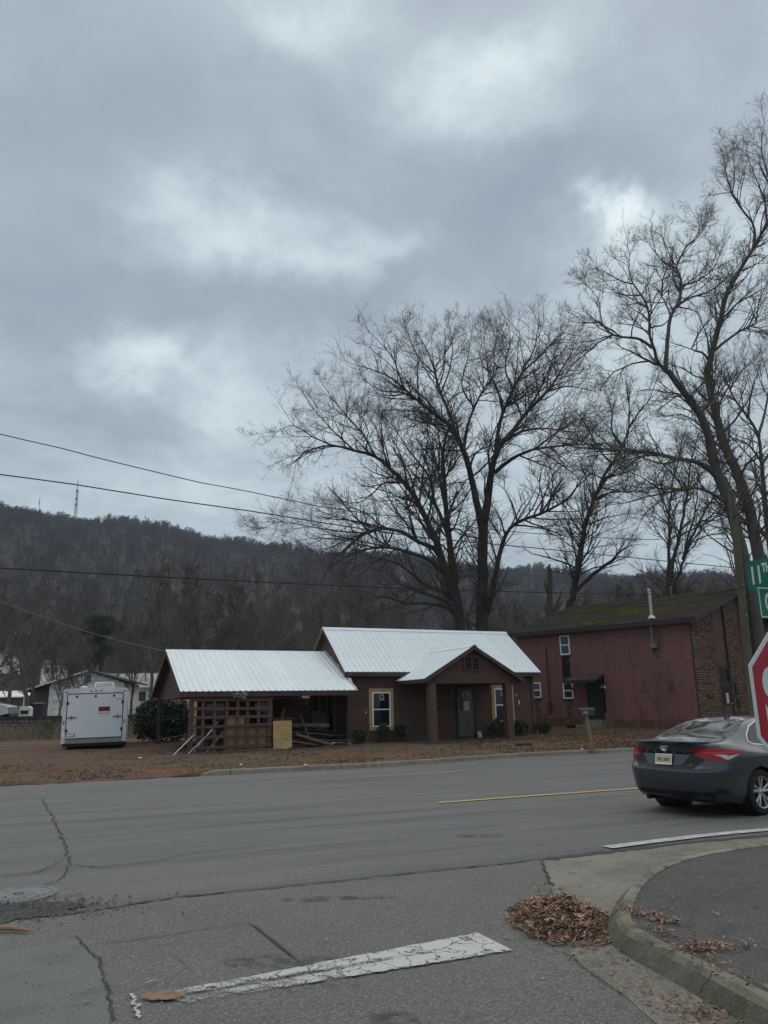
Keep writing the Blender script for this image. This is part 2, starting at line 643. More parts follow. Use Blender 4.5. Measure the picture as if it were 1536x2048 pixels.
def grow(limbs, seed, spec):
    """limbs: list of (points, r0, r1, level0?).  returns wood (V,F) and crown (V,F)"""
    rng = np.random.default_rng(seed)
    step = spec.get('step', .6)
    WV, WF, o = [], [], 0
    L1P, L1R = [], []
    for pts, r0, r1 in limbs:
        q = resample(pts, step, rng, spec.get('wob', .03))
        k = len(q)
        s = np.linspace(0, 1, k)
        r = r0 + (r1 - r0) * s ** .85
        if r0 > .3:
            r[0] *= 1.35
            r[1] *= 1.1
        V, F = tubes(q[None], r[None], 8 if r0 > .09 else 6)
        WV.append(V)
        WF.append(F + o)
        o += len(V)
        ln = np.linalg.norm(np.diff(q, axis=0), axis=1).sum()
        # children of the limb
        m = int(ln * spec['d1'])
        if m < 1:
            continue
        t = rng.uniform(spec.get('lo', .3), 1, m)
        t[:3] = 1 - rng.random(min(3, m)) * .05
        f = t * (k - 1)
        i0 = np.minimum(f.astype(int), k - 2)
        fr = (f - i0)[:, None]
        pos = q[i0] * (1 - fr) + q[i0 + 1] * fr
        tan = norm(q[np.minimum(i0 + 1, k - 1)] - q[i0])
        rr = np.interp(f, np.arange(k), r)
        L = spec['l1'] * (1.25 - .55 * t) * rng.uniform(.5, 1.35, m) * min(1.2, .55 + ln / 14)
        perp = rng.normal(size=(m, 3))
        perp[:, 2] += spec.get('lift', .4)
        perp = norm(perp - (perp * tan).sum(1, keepdims=True) * tan)
        a = rng.uniform(*spec.get('a1', (.35, 1.0)), m)
        a[:3] *= .4
        a = a[:, None]
        d = norm(np.cos(a) * tan + np.sin(a) * perp)
        kk = 7
        Q = np.empty((m, kk, 3))
        Q[:, 0] = pos
        for z in range(1, kk):
            d = norm(d + rng.normal(0, spec.get('sig', .16), (m, 3)) + np.array([0, 0, spec.get('up', .06)]))
            Q[:, z] = Q[:, z - 1] + d * (L / (kk - 1))[:, None]
        R0 = np.maximum(.012, np.minimum(rr * .6, L * .016 + .006))
        L1P.append(Q)
        L1R.append(R0[:, None] * np.linspace(1, .35, kk)[None])
    P1, R1 = np.concatenate(L1P), np.concatenate(L1R)
    CV, CF, o2 = [], [], 0

    def put(P, R, n):
        nonlocal o2
        V, F = tubes(P, R, n)
        CV.append(V)
        CF.append(F + o2)
        o2 += len(V)
    rm = spec.get('rmin', .006)
    put(P1, R1, 5)
    P2, R2 = sprout(P1, R1, spec['n2'], spec.get('q2', .5), spec.get('a2', (.4, 1.0)), 6, spec.get('sig', .16), spec.get('up', .06), rng, .35, .12, .6, rm * 1.3)
    put(P2, R2, 3)
    P3, R3 = sprout(P2, R2, spec['n3'], spec.get('q3', .5), spec.get('a3', (.4, 1.0)), 4, spec.get('sig', .16), spec.get('up', .06), rng, .25, .1, .7, rm)
    put(P3, R3, 3)
    if spec.get('n4'):
        P4, R4 = sprout(P3, R3, spec['n4'], .55, (.4, 1.0), 3, .15, .05, rng, .15, .1, .8, rm)
        put(P4, R4, 3)
    return (np.concatenate(WV), np.concatenate(WF)), (np.concatenate(CV), np.concatenate(CF))


def natural_limbs(seed, h, r, stems=1, lean=.05, first=.3, nl=9, spread=.55, up=.10, vase=False):
    """trunk and main limbs of a tree that no picture traces"""
    rng = np.random.default_rng(seed)
    out = []
    for s_ in range(stems):
        d = np.array([rng.normal(0, lean), rng.normal(0, lean), 1.])
        if stems > 1:
            w = 2 * math.pi * s_ / stems + rng.uniform(-.4, .4)
            d[:2] += .16 * np.array([math.cos(w), math.sin(w)])
        d = norm(d)
        p = [np.zeros(3)]
        hh = h * rng.uniform(.75, .95)
        for i in range(8):
            d = norm(d + rng.normal(0, .06, 3) * (1, 1, .3) + np.array([0, 0, .05]))
            p.append(p[-1] + d * hh / 8)
        p = np.array(p)
        rr = r / (stems ** .5)
        out.append((p, rr, rr * .12))
        for q in range(nl):
            t = first + (1 - first) * (q + rng.random()) / nl
            f = t * 8
            i0 = min(int(f), 7)
            b = p[i0] + (p[i0 + 1] - p[i0]) * (f - i0)
            w = rng.uniform(0, 2 * math.pi)
            dd = norm(np.array([math.cos(w) * spread * 1.4, math.sin(w) * spread * 1.4, rng.uniform(.35, .9)]))
            L = h * (1.05 - t) * rng.uniform(.45, .75)
            if vase:
                L = h * (.18 + .55 * (1 - t)) * rng.uniform(.7, 1.1)
                dd = norm(dd + np.array([0, 0, .5]))
            pp = [b]
            for i in range(5):
                dd = norm(dd + rng.normal(0, .12, 3) + np.array([0, 0, up]))
                pp.append(pp[-1] + dd * L / 5)
            out.append((np.array(pp), max(.03, rr * (1.05 - t) * .6), .015))
    return out


def tree_object(name, base, limbs, seed, spec, bark, twig, label, group=None, cat='tree'):
    """base: world point of the foot; limbs in world space"""
    b = np.array(base)
    w, c = grow([(np.asarray(p) - b, r0, r1) for p, r0, r1 in limbs], seed, spec)
    t = empty(name, base, label=label, cat=cat, group=group)
    link('trunk', arr_mesh('trunk', *w, bark, smooth=True), t)
    link('crown', arr_mesh('crown', *c, twig, smooth=False), t)
    return t


def leaf_cloud(blobs, n, size, rng, aspect=2.2, shell=.55):
    """loose leaves spread through the volume of several ellipsoids: [(centre, radii)]"""
    vol = np.array([r[0] * r[1] * r[2] for _, r in blobs])
    pick = rng.choice(len(blobs), n, p=vol / vol.sum())
    C = np.array([b[0] for b in blobs])[pick]
    Rr = np.array([b[1] for b in blobs])[pick]
    d = norm(rng.normal(size=(n, 3)))
    rr = (shell + (1 - shell) * rng.random(n))[:, None] * rng.uniform(.85, 1.12, (n, 1))
    c = C + d * Rr * rr
    ax = norm(d * .6 + rng.normal(0, .7, (n, 3)))
    sd = norm(np.cross(ax, rng.normal(size=(n, 3))))
    s = size * rng.uniform(.6, 1.4, (n, 1))
    V = np.stack([c - ax * s, c + sd * s / aspect, c + ax * s, c - sd * s / aspect], 1).reshape(-1, 3)
    return V, np.arange(n * 4).reshape(-1, 4)
TH0 = .417      # the road's direction

# ------------------------------------------------------------------ ground materials
M_ROAD = mat('asphalt_worn', (.130, .128, .122), rough=.82, spec=.3, coord='Object', streaks=[(TH0, 9, .55, (.095, .0945, .092), .46, .66), (TH0, 14, .9, (.160, .155, .144), .5, .7), (TH0, 5, .16, (.10, .099, .096), .55, .72)],
             vary=[(.16, (.147, .144, .135), .35, .7, 4), (.9, (.108, .107, .102), .5, .75, 6), (30, (.27, .263, .245), .50, .74, 3), (70, (.085, .084, .081), .50, .68, 2)], bump=(70, .5, .006))
M_SIDE = mat('asphalt_side_street', (.118, .116, .110), rough=.86, spec=.3,
             vary=[(.5, (.152, .147, .135), .38, .68, 6), (2.2, (.112, .111, .105), .54, .74, 6), (44, (.255, .247, .222), .50, .74, 2), (80, (.075, .074, .07), .50, .68, 2)], bump=(60, .8, .008))
M_PATCH = mat('asphalt_patch', (.165, .166, .16), rough=.85, vary=[(3, (.128, .13, .127), .45, .7), (60, (.2, .2, .195), .55, .75, 2), (120, (.07, .072, .073), .5, .68, 2)], bump=(60, .8, .008))
M_ISLE = mat('asphalt_dark', (.076, .074, .069), rough=.88, vary=[(1.3, (.098, .094, .086), .4, .66), (5, (.06, .058, .054), .5, .7), (48, (.17, .165, .15), .54, .72, 2), (85, (.035, .034, .033), .5, .66, 2)], bump=(60, .9, .008))
M_POT = mat('asphalt_broken', (.055, .054, .052), rough=.95, vary=[(9, (.11, .105, .098), .5, .7), (60, (.17, .165, .155), .6, .75, 2)], bump=(20, 1, .03))
M_CRACK = mat('crack_dark', (.055, .053, .05), rough=.95)
M_TAR = mat('seam_tar', (.045, .046, .047), rough=.8, vary=[(20, (.085, .085, .083), .5, .7)])
M_CONC = mat('concrete_gutter', (.215, .20, .168), rough=.9,
             vary=[(.8, (.135, .12, .092), .38, .6), (3, (.25, .232, .195), .52, .75), (6, (.10, .092, .078), .56, .75), (75, (.42, .385, .31), .58, .72, 2), (110, (.10, .09, .075), .55, .7, 2)], bump=(70, .9, .006))
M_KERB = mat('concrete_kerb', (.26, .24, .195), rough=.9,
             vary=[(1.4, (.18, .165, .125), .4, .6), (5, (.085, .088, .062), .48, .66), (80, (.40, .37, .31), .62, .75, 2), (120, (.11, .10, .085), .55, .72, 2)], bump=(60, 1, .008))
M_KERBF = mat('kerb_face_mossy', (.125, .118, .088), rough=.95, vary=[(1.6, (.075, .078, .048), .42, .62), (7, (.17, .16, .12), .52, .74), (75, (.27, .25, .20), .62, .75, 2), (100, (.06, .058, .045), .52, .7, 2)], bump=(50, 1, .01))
M_FKERB = mat('concrete_kerb_old', (.235, .215, .17), rough=.9, vary=[(1.1, (.17, .145, .105), .42, .66), (6, (.29, .27, .22), .5, .75)], bump=(40, .6, .01))
M_LOT = mat('bare_dirt', (.155, .096, .062), rough=.95, spec=.1,
            streaks=[(TH0, 2.6, .5, (.070, .050, .038), .50, .66), (TH0 + .5, 1.6, .3, (.215, .115, .062), .54, .7)],
            vary=[(.22, (.118, .102, .088), .42, .58, 4), (.6, (.20, .098, .050), .50, .64, 5), (1.7, (.085, .062, .046), .5, .7, 6), (9, (.20, .15, .10), .58, .78, 4), (30, (.06, .045, .035), .52, .7, 3)], bump=(14, 1, .05))
M_FARG = mat('valley_ground', (.085, .075, .055), rough=.95, spec=.1, vary=[(.05, (.07, .075, .045), .45, .6), (.4, (.11, .09, .065), .5, .7)])
M_HILL = mat('hillside_litter', (.066, .057, .053), rough=1, spec=.05, vary=[(.012, (.056, .051, .05), .4, .6), (.08, (.078, .066, .058), .5, .7)])
M_WHITE = mat('road_paint_white', (.56, .56, .52), rough=.75, vary=[(4, (.45, .45, .41), .4, .7)], alpha_noise=(55, .33, .50, 5, .24, .40), crackle=(4.2, .018))
M_WHITEB = mat('road_paint_white_worn', (.52, .52, .48), rough=.75, vary=[(4, (.42, .42, .38), .4, .7)], alpha_noise=(55, .38, .58, 4, .28, .52), crackle=(5, .03))
M_WHITEC = mat('road_paint_white_bare', (.48, .48, .44), rough=.75, alpha_noise=(55, .42, .60, 4, .38, .62), crackle=(5, .035))
M_WHITE2 = mat('road_paint_edge', (.50, .50, .47), rough=.75, vary=[(4, (.38, .38, .36), .4, .7)], alpha_noise=(30, .34, .46, 4.0, .28, .40))
M_WHITE3 = mat('road_paint_faint', (.34, .34, .325), rough=.8, alpha_noise=(20, .45, .62, .5, .4, .7))
M_YELL = mat('road_paint_yellow', (.60, .43, .10), rough=.75, vary=[(3, (.50, .40, .16), .4, .7)], alpha_noise=(18, .34, .48, 1.2, .2, .4))
M_YELL2 = mat('road_paint_yellow_faint', (.46, .29, .10), rough=.8, alpha_noise=(20, .4, .6, .7, .3, .6))
M_IRON = mat('cast_iron', (.185, .19, .195), rough=.6, metal=.1, vary=[(12, (.09, .09, .09), .4, .7)], bump=(60, .4, .004))
M_RUST = mat('rust_stain', (.26, .16, .085), rough=.85, vary=[(6, (.19, .14, .09), .4, .7)], alpha_noise=(14, .3, .55))
rngp = random.Random(5)


# ------------------------------------------------------------------ road, side street, island
def v_edge(u):
    return -9.55 + 1.15 * smooth01(-3.5, 3.5, u)


road = sheet('road', [(-400, -160), (400, -160), (400, 300), (-400, 300)], 0.0, M_ROAD, kind='structure')
# the side street's own asphalt, from the seam towards the camera
seam_px = [(0, 1840), (150, 1828), (350, 1797), (600, 1772), (850, 1745), (1000, 1730), (1080, 1720)]
seam = [gr(u, v) for u, v in seam_px]
seam = [seam[0] - EU * 2.4] + seam
pan_edge = [gr(u, v) for u, v in ((1088, 1735), (1098, 1762), (1110, 1800), (1125, 1880), (1160, 1930), (1250, 1995), (1310, 2048))]
fine = []
rs = random.Random(2)
for a, b in zip(seam[:-1], seam[1:]):
    for i in range(8):
        p = a.lerp(b, i / 8)
        fine.append((p.x + rs.uniform(-.012, .012), p.y + rs.uniform(-.025, .025)))
fine.append((seam[-1].x, seam[-1].y))
side_poly = fine + [(p.x + .05, p.y) for p in pan_edge] + [(1.6, 3.4), (2.6, -2), (6, -14), (-10, -20), (-12, 2.0)]
sheet('side_street', side_poly, .004, M_SIDE, kind='structure')
# lighter repair on the left
pl = [gr(u, v) for u, v in ((0, 1905), (90, 1890), (150, 1878), (200, 1925), (215, 1980), (226, 2048))]
poly = [(p.x + rs.uniform(-.02, .02), p.y + rs.uniform(-.02, .02)) for p in pl] + [(-1.3, 3.2), (-5, 2.0), (-6, 4.5)]
sheet('road_patch', poly, .008, M_PATCH, kind='structure')
# broken asphalt beside the manhole
pc = gr(70, 1822)
pot = []
for i in range(44):
    w = 2 * math.pi * i / 44
    k = rs.uniform(.8, 1.15)
    pot.append((pc.x - .25 + (.62 * k) * math.cos(w), pc.y - .05 + (.33 * k) * math.sin(w) + .05 * math.cos(w)))
sheet('pothole', pot, .012, M_POT, kind='structure')
# loose crumbs in and round the pothole: real stones
rng = np.random.default_rng(3)
n_ = 900
cx = np.stack([pc.x - .2 + rng.normal(0, .45, n_), pc.y + rng.normal(0, .22, n_), np.full(n_, .012)], 1)
s_ = rng.uniform(.004, .018, (n_, 1))
tet = np.array([[-1, -1, 0], [1, -.6, 0], [.1, 1, 0], [0, 0, 1.1]])
V_ = (cx[:, None] + tet[None] * s_[:, None] * rng.uniform(.6, 1.3, (n_, 4, 3))).reshape(-1, 3)
F_ = (np.arange(n_)[:, None, None] * 4 + np.array([[0, 1, 3], [1, 2, 3], [2, 0, 3]])[None]).reshape(-1, 3)
M_CRUMB = mat('asphalt_crumbs', (.09, .088, .083), rough=.95, island=.5)
link('asphalt_rubble', arr_mesh('asphalt_rubble', V_, F_, M_CRUMB), kind='stuff')

# cracks and seams
cr_mb = MB()
for px, w, jag in [
        ([(85, 1595), (90, 1610), (108, 1640), (122, 1665), (128, 1690), (133, 1705), (140, 1728)], .035, .05),
        ([(0, 1757), (60, 1747), (140, 1730), (200, 1736), (280, 1727), (400, 1706), (560, 1692)], .03, .03),
        ([(122, 1722), (90, 1740), (60, 1752)], .02, .04), ([(140, 1728), (120, 1760), (85, 1775), (30, 1785)], .022, .04),
        ([(0, 1674), (150, 1664), (340, 1650)], .02, .02), ([(330, 1578), (640, 1563), (900, 1549)], .03, .012),
        ([(0, 1835), (60, 1806), (110, 1796), (170, 1790)], .03, .04),
        ([(150, 1874), (172, 1900), (200, 1922), (206, 1960), (217, 1985), (222, 2020), (226, 2048)], .03, .02),
        ([(200, 1890), (340, 1872), (430, 1857), (505, 1847)], .016, .02), ([(1085, 1722), (1091, 1745), (1105, 1775)], .05, .025),
        ([(1125, 1905), (1160, 1932), (1200, 1965), (1250, 1995)], .014, .012), ([(356, 1783), (351, 1796)], .02, .01),
        ([(335, 1905), (380, 1940)], .008, .01), ([(520, 1945), (585, 1990)], .012, .01), ([(600, 1935), (660, 1975)], .012, .01), ([(760, 1905), (820, 1935)], .010, .01)]:
    ribbon(cr_mb, [gr(u, v) for u, v in px], w * .55, .0135, rs, jag * .6, sub=9)
cr_mb.build('road_crack', M_CRACK, kind='structure')
sm_mb = MB()
ribbon(sm_mb, seam[1:], .04, .0125, rs, .015, sub=12)
ribbon(sm_mb, [gr(1078, 1722), gr(1215, 1706), gr(1300, 1696), gr(1400, 1684.5), gr(1560, 1670)], .15, .0125, rs, .012, sub=10)
ribbon(sm_mb, [gr(500, 1848), gr(612, 1937)], .022, .0125, rs, .004)
sm_mb.build('tar_seam', M_TAR, kind='structure')


# road markings
def stripe(name, px, w, m, z=.016, sub=10):
    mb = MB()
    P = [gr(u, v) for u, v in px]
    ribbon(mb, P, w, z, random.Random(1), 0, sub, taper=False)
    vs2 = []
    for i in range(0, len(mb.v), 2):
        a, b = Vector(mb.v[i]), Vector(mb.v[i + 1])
        c = (a + b) / 2
        q = (a - b).normalized() * w / 2
        vs2 += [tuple(c + q), tuple(c - q)]
    mb.v = vs2
    return mb.build(name, m, kind='structure')


stripe('centre_line', [(877, 1607), (1080, 1592), (1290, 1577), (1420, 1568)], .11, M_YELL)
stripe('far_centre_line', [(715, 1556), (830, 1550), (940, 1544)], .10, M_YELL2)
stripe('far_edge_line', [(-60, 1597), (120, 1588), (260, 1581)], .10, M_WHITE3)
stripe('near_edge_line', [(1215, 1697), (1300, 1686), (1400, 1674), (1470, 1667), (1560, 1659)], .17, M_WHITE2)
sb = [gr(u, v) for u, v in ((955, 1870), (1025, 1905), (380, 2010), (290, 1998))]
# worn away towards its left end and along two wheel streaks; the wear is stored with the paint
M_BAR = bpy.data.materials.new('road_paint_bar')
M_BAR.use_nodes = True
bn_, bl_ = M_BAR.node_tree.nodes, M_BAR.node_tree.links
bb = bn_['Principled BSDF']
bb.inputs['Roughness'].default_value = .8
tc_ = bn_.new('ShaderNodeTexCoord')


def bnode(ty, **kw):
    n = bn_.new(ty)
    for k_, v_ in kw.items():
        n.inputs[k_].default_value = v_
    return n


def bmath(op, x, y):
    n = bn_.new('ShaderNodeMath')
    n.operation = op
    for i_, q_ in enumerate((x, y)):
        if isinstance(q_, (int, float)):
            n.inputs[i_].default_value = q_
        else:
            bl_.new(q_, n.inputs[i_])
    return n.outputs[0]


na, nb_, nc = bnode('ShaderNodeTexNoise', Scale=60, Detail=6, Roughness=.7), bnode('ShaderNodeTexNoise', Scale=6, Detail=6, Roughness=.65), bnode('ShaderNodeTexNoise', Scale=9, Detail=4)
vo_ = bnode('ShaderNodeTexVoronoi', Scale=5.5)
vo_.feature = 'DISTANCE_TO_EDGE'
wp = bn_.new('ShaderNodeVectorMath')
wp.operation = 'MULTIPLY_ADD'
wp.inputs[1].default_value = (.22, .22, .22)
for n in (na, nb_, nc):
    bl_.new(tc_.outputs['Object'], n.inputs['Vector'])
bl_.new(nc.outputs['Color'], wp.inputs[0])
bl_.new(tc_.outputs['Object'], wp.inputs[2])
bl_.new(wp.outputs[0], vo_.inputs['Vector'])
at__ = bn_.new('ShaderNodeAttribute')
at__.attribute_name = 'wear'
# paint stays where the noises beat the wear; cracks open wider where it is worn
sum_ = bmath('ADD', bmath('MULTIPLY', na.outputs['Fac'], .8), bmath('MULTIPLY', nb_.outputs['Fac'], .9))
lft = bmath('SUBTRACT', sum_, at__.outputs['Fac'])
mr_ = bnode('ShaderNodeMapRange', **{'From Min': -.06, 'From Max': .16})
bl_.new(lft, mr_.inputs['Value'])
wid = bmath('MULTIPLY', at__.outputs['Fac'], .075)
mr2 = bnode('ShaderNodeMapRange', **{'From Min': .0})
bl_.new(vo_.outputs['Distance'], mr2.inputs['Value'])
bl_.new(wid, mr2.inputs['From Max'])
keepc = bmath('MAXIMUM', mr2.outputs['Result'], bmath('MULTIPLY', bmath('SUBTRACT', nb_.outputs['Fac'], .66), 6.0))
bl_.new(bmath('MULTIPLY', mr_.outputs['Result'], bmath('MINIMUM', keepc, 1.0)), bb.inputs['Alpha'])
cm = bn_.new('ShaderNodeMix')
cm.data_type = 'RGBA'
cm.inputs['A'].default_value = (.58, .58, .54, 1)
cm.inputs['B'].default_value = (.36, .355, .33, 1)
bl_.new(nb_.outputs['Fac'], cm.inputs['Factor'])
bl_.new(cm.outputs['Result'], bb.inputs['Base Color'])
V_, F_, Wr = [], [], []
na_, nw = 60, 12
for i in range(na_ + 1):
    for j in range(nw + 1):
        t_, s_ = i / na_, j / nw
        p = sb[0].lerp(sb[3], t_).lerp(sb[1].lerp(sb[2], t_), s_)
        e_ = rs.uniform(-.006, .006) if j in (0, nw) else 0
        V_.append((p.x + e_, p.y + e_ * 2, .016))
        w_ = .52 + .24 * smooth01(.10, .95, t_) + .20 * math.exp(-((s_ - .47) / .10) ** 2) * smooth01(.08, .3, t_) + .08 * smooth01(.8, 1.0, s_) + .09 * smooth01(.35, .9, t_) * smooth01(.45, .8, s_)
        Wr.append(w_)
for i in range(na_):
    for j in range(nw):
        F_.append((i * (nw + 1) + j, i * (nw + 1) + j + 1, (i + 1) * (nw + 1) + j + 1, (i + 1) * (nw + 1) + j))
me = arr_mesh('stop_bar', V_, F_, M_BAR)
wa = me.attributes.new('wear', 'FLOAT', 'POINT')
wa.data.foreach_set('value', np.array(Wr, np.float32))
link('stop_bar', me, kind='structure')
mb = MB()
ribbon(mb, [gr(u, v) for u, v in ((262, 1992), (268, 2005), (264, 2016), (278, 2014), (270, 2024), (278, 2042))], .018, .016, rs, .01)
mb.build('paint_squiggle', M_WHITE2, kind='structure')
c = gr(325, 1998)
sheet('rust_spot', [(c.x + .125 * math.cos(i * .3) * rs.uniform(.9, 1.1), c.y + .075 * math.sin(i * .3) * rs.uniform(.9, 1.1)) for i in range(21)], .020, M_RUST, kind='structure')
# oily blots
M_OIL = mat('oil_blot', (.075, .074, .07), rough=.8, alpha_noise=(9, .42, .80))
for (u, v, a, b_) in ((790, 2040, .16, .10), (680, 1975, .12, .05), (640, 1800, .35, .1), (960, 1672, .3, .14), (735, 1797, .25, .06), (560, 1925, .4, .15)):
    c = gr(u, v)
    sheet('oil_stain', [(c.x + a * math.cos(i * .3) * rs.uniform(.8, 1.1), c.y + b_ * math.sin(i * .3) * rs.uniform(.8, 1.1)) for i in range(21)], .0145, M_OIL, kind='structure')

# manhole cover
c = gr(36, 1791)
mh = empty('manhole_cover', (c.x, c.y, .004), label='round iron manhole cover set in the asphalt beside the broken patch', cat='manhole cover')
MB().lathe([(.0, .012), (.27, .012), (.275, .006), (.285, .006), (.29, .012), (.335, .012), (.345, 0)], 32).build('ring', M_IRON, mh, smooth=True)
MB().lathe([(.02, .0125), (.05, .0125)], 16).build('lift_hole', M_CRACK, mh)

# loose grit on the side street, thicker by the gutter
rg = np.random.default_rng(44)
G_ = []
for i in range(5200):
    if i < 2200:
        q = gr(rg.uniform(0, 1150), rg.uniform(1790, 2048))
    elif i < 3700:
        q = gr(rg.normal(1230, 90), rg.normal(1900, 90))
    else:
        t_ = rg.random()
        q = gr(1285 + 130 * t_ + rg.normal(0, 9), 1752 - 34 * t_ - 9 * math.sin(3.1 * t_) + rg.normal(0, 4))
    G_.append((q.x, q.y, .011))
G_ = np.array(G_)
s_ = rg.uniform(.0018, .0065, (len(G_), 1))
V_ = (G_[:, None] + tet[None] * s_[:, None] * rg.uniform(.6, 1.3, (len(G_), 4, 3))).reshape(-1, 3)
F_ = (np.arange(len(G_))[:, None, None] * 4 + np.array([[0, 1, 3], [1, 2, 3], [2, 0, 3]])[None]).reshape(-1, 3)
link('grit', arr_mesh('grit', V_, F_, mat('grit_stones', (.20, .19, .17), rough=.9, island=.7)), kind='stuff')
# gutter pan: concrete apron between the asphalt and the kerb
isle_px = [(1600, 1683), (1536, 1690), (1470, 1699), (1400, 1712), (1355, 1725), (1325, 1738), (1300, 1756), (1281, 1778), (1268, 1803), (1262, 1832), (1275, 1852), (1300, 1868), (1350, 1893), (1420, 1927), (1480, 1957), (1536, 1985), (1640, 2040)]
KH = .12
inner = [gr(u, v, KH) for u, v in isle_px]
# a smooth even kerb line
def chain(pts, step):
    q = resample([tuple(p) for p in pts], step, np.random.default_rng(0), 0)
    return [Vector(p) for p in q]
inner = [inner[0] + EU * k_ for k_ in (26, 14, 7, 3.5, 1.6)] + inner
kin = chain(inner, .12)
kin += [kin[-1] + (Vector((.42, -.91, 0))) * (i + 1) * .5 for i in range(24)]
kn = len(kin)
outn = []
for i in range(kn):
    t = (kin[min(i + 1, kn - 1)] - kin[max(i - 1, 0)])
    t.z = 0
    t.normalize()
    outn.append(Vector((t.y, -t.x, 0)) * -1 if Vector((t.y, -t.x, 0)).dot(Vector((-1, .35, 0))) < 0 else Vector((t.y, -t.x, 0)))
# outward must point away from the island centre
isc = Vector((4.2, 5.2, 0))
for i in range(kn):
    if outn[i].dot(kin[i] - isc) < 0:
        outn[i] = -outn[i]
topo = [kin[i] + outn[i] * .10 for i in range(kn)]
foot = [kin[i] + outn[i] * .17 for i in range(kn)]
pan_poly = [(p.x, p.y) for p in [gr(1560, 1672), gr(1400, 1685), gr(1215, 1706), gr(1082, 1722)]] + [(p.x, p.y) for p in pan_edge] + [(1.72, 3.2), (2.6, 1.2), (7, -8), (12, -8), (30, 20)]
sheet('gutter_pan', [(30, 24)] + pan_poly, .008, M_CONC, kind='structure')
# kerb stones along the island, cast in lengths with joints
kroot = empty('near_kerb', (0, 0, 0), kind='structure')
rsd = random.Random(8)
seg = []
i = 0
while i < kn - 2:
    L = 0
    j = i
    while j < kn - 1 and L < 1.5:
        L += (kin[j + 1] - kin[j]).length
        j += 1
    seg.append((i, j))
    i = j
for a, b in seg:
    vs_, fs_ = [], []
    idxs = list(range(a, b + 1))
    for q, i in enumerate(idxs):
        kx = 0.006 if q == 0 else (-.006 if q == len(idxs) - 1 else 0)
        tt = (kin[min(i + 1, kn - 1)] - kin[max(i - 1, 0)]).normalized() * kx
        w = rsd.uniform(-.004, .004)
        for p, z in ((kin[i], .0), (kin[i], KH - .004 + w), (kin[i] + outn[i] * .02, KH + .004 + w), (topo[i] - outn[i] * .02, KH + .002 + w), (topo[i] + outn[i] * (.008 + w), KH - .028), (foot[i] + outn[i] * w, .04), (foot[i] + outn[i] * .03, -.01)):
            vs_.append((p.x + tt.x, p.y + tt.y, z))
    for q in range(len(idxs) - 1):
        for s in range(6):
            o = q * 7 + s
            fs_.append((o, o + 1, o + 8, o + 7))
    fs_.append(tuple(range(7)))
    fs_.append(tuple(range((len(idxs) - 1) * 7, len(idxs) * 7))[::-1])
    kb_ = MB().add(vs_, fs_)
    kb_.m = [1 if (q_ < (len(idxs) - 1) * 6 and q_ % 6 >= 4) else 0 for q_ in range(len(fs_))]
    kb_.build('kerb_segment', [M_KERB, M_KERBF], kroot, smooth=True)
# dark asphalt surface inside the kerb
isl = [(p.x, p.y) for p in kin] + [(40, -12), (40, 25)]
isl = [(p.x, p.y) for p in kin] + [(20, -18), (50, -10), (52, 30)]
sheet('pavement', isl, KH - .012, M_ISLE, kind='structure')


# ------------------------------------------------------------------ the lot beyond the road
def lot_z(u, v):
    ve = v_edge(u)
    uu, vv = max(-14, min(26, u)), max(-10, min(30, v))
    base = .22 + .012 * uu + .012 * vv + .18 * smooth01(9, 16, u) * smooth01(-4, 4, v)
    edge = .016 + .105 * smooth01(-8.6, -7.4, u)
    base = max(base, .07)
    z = edge + (base - edge) * smooth01(.15, 3.2, v - ve)
    p = UV(u, v)
    z += .85 * smooth01(47.2, 48.2, p.y) * (1 - smooth01(-15, -7, p.x))
    z += 2.2 * smooth01(70, 170, p.y)
    if v - ve > .4:
        z += .025 * mnoise.noise((p.x * .9, p.y * .9, 0)) + .012 * mnoise.noise((p.x * 3.1, p.y * 3.1, 5))
    return z


us = sorted(set([round(x, 3) for x in list(np.arange(-24, 26, .3)) + list(np.arange(-170, -24, 6)) + list(np.arange(26, 200, 6))]))
dv = list(np.arange(0, 14, .3)) + list(np.arange(14, 30, .8)) + list(np.arange(30, 60, 2.5)) + list(np.arange(60, 190, 10))
V_, F_ = [], []
dv = [-1] + dv
for u in us:
    for d_ in dv:
        skirt = d_ < 0
        d_ = max(d_, 0)
        v = v_edge(u) + (.14 if u > -7.7 else 0) + d_
        if d_ == 0 and u <= -7.7:
            v += rs.uniform(-.12, .12)
        p = UV(u, v, -.05 if skirt else lot_z(u, v))
        V_.append(p)
nv = len(dv)
for i in range(len(us) - 1):
    for j in range(nv - 1):
        F_.append((i * nv + j, (i + 1) * nv + j, (i + 1) * nv + j + 1, i * nv + j + 1))
link('lot_ground', arr_mesh('lot_ground', [tuple(p) for p in V_], F_, M_LOT, smooth=True), kind='structure')


def lot_at(x, y):
    return lot_z(*toUV((x, y)))


# far kerb, in cast lengths
froot = empty('far_kerb', (0, 0, 0), kind='structure')
u = -7.9
fk = 0
while u < 60:
    L = 3.05 if fk else 1.0
    mb = MB()
    st = 8
    vs_, fs_ = [], []
    for q in range(st + 1):
        uu = u + .008 + (L - .016) * q / st
        hh = .125 * (smooth01(-8.0, -7.2, uu) if uu < -7 else 1) + rs.uniform(-.004, .004)
        for dv_, z in ((0.0, 0), (.02, hh - .02), (.05, hh), (.17, hh), (.18, -.01)):
            p = UV(uu, v_edge(uu) + dv_, z)
            vs_.append(p)
    for q in range(st):
        for s in range(4):
            o = q * 5 + s
            fs_.append((o, o + 1, o + 6, o + 5))
    fs_ += [tuple(range(5)), tuple(range(st * 5, st * 5 + 5))[::-1]]
    mb.add(vs_, fs_).build('kerb_segment', M_FKERB, froot)
    u += L
    fk += 1

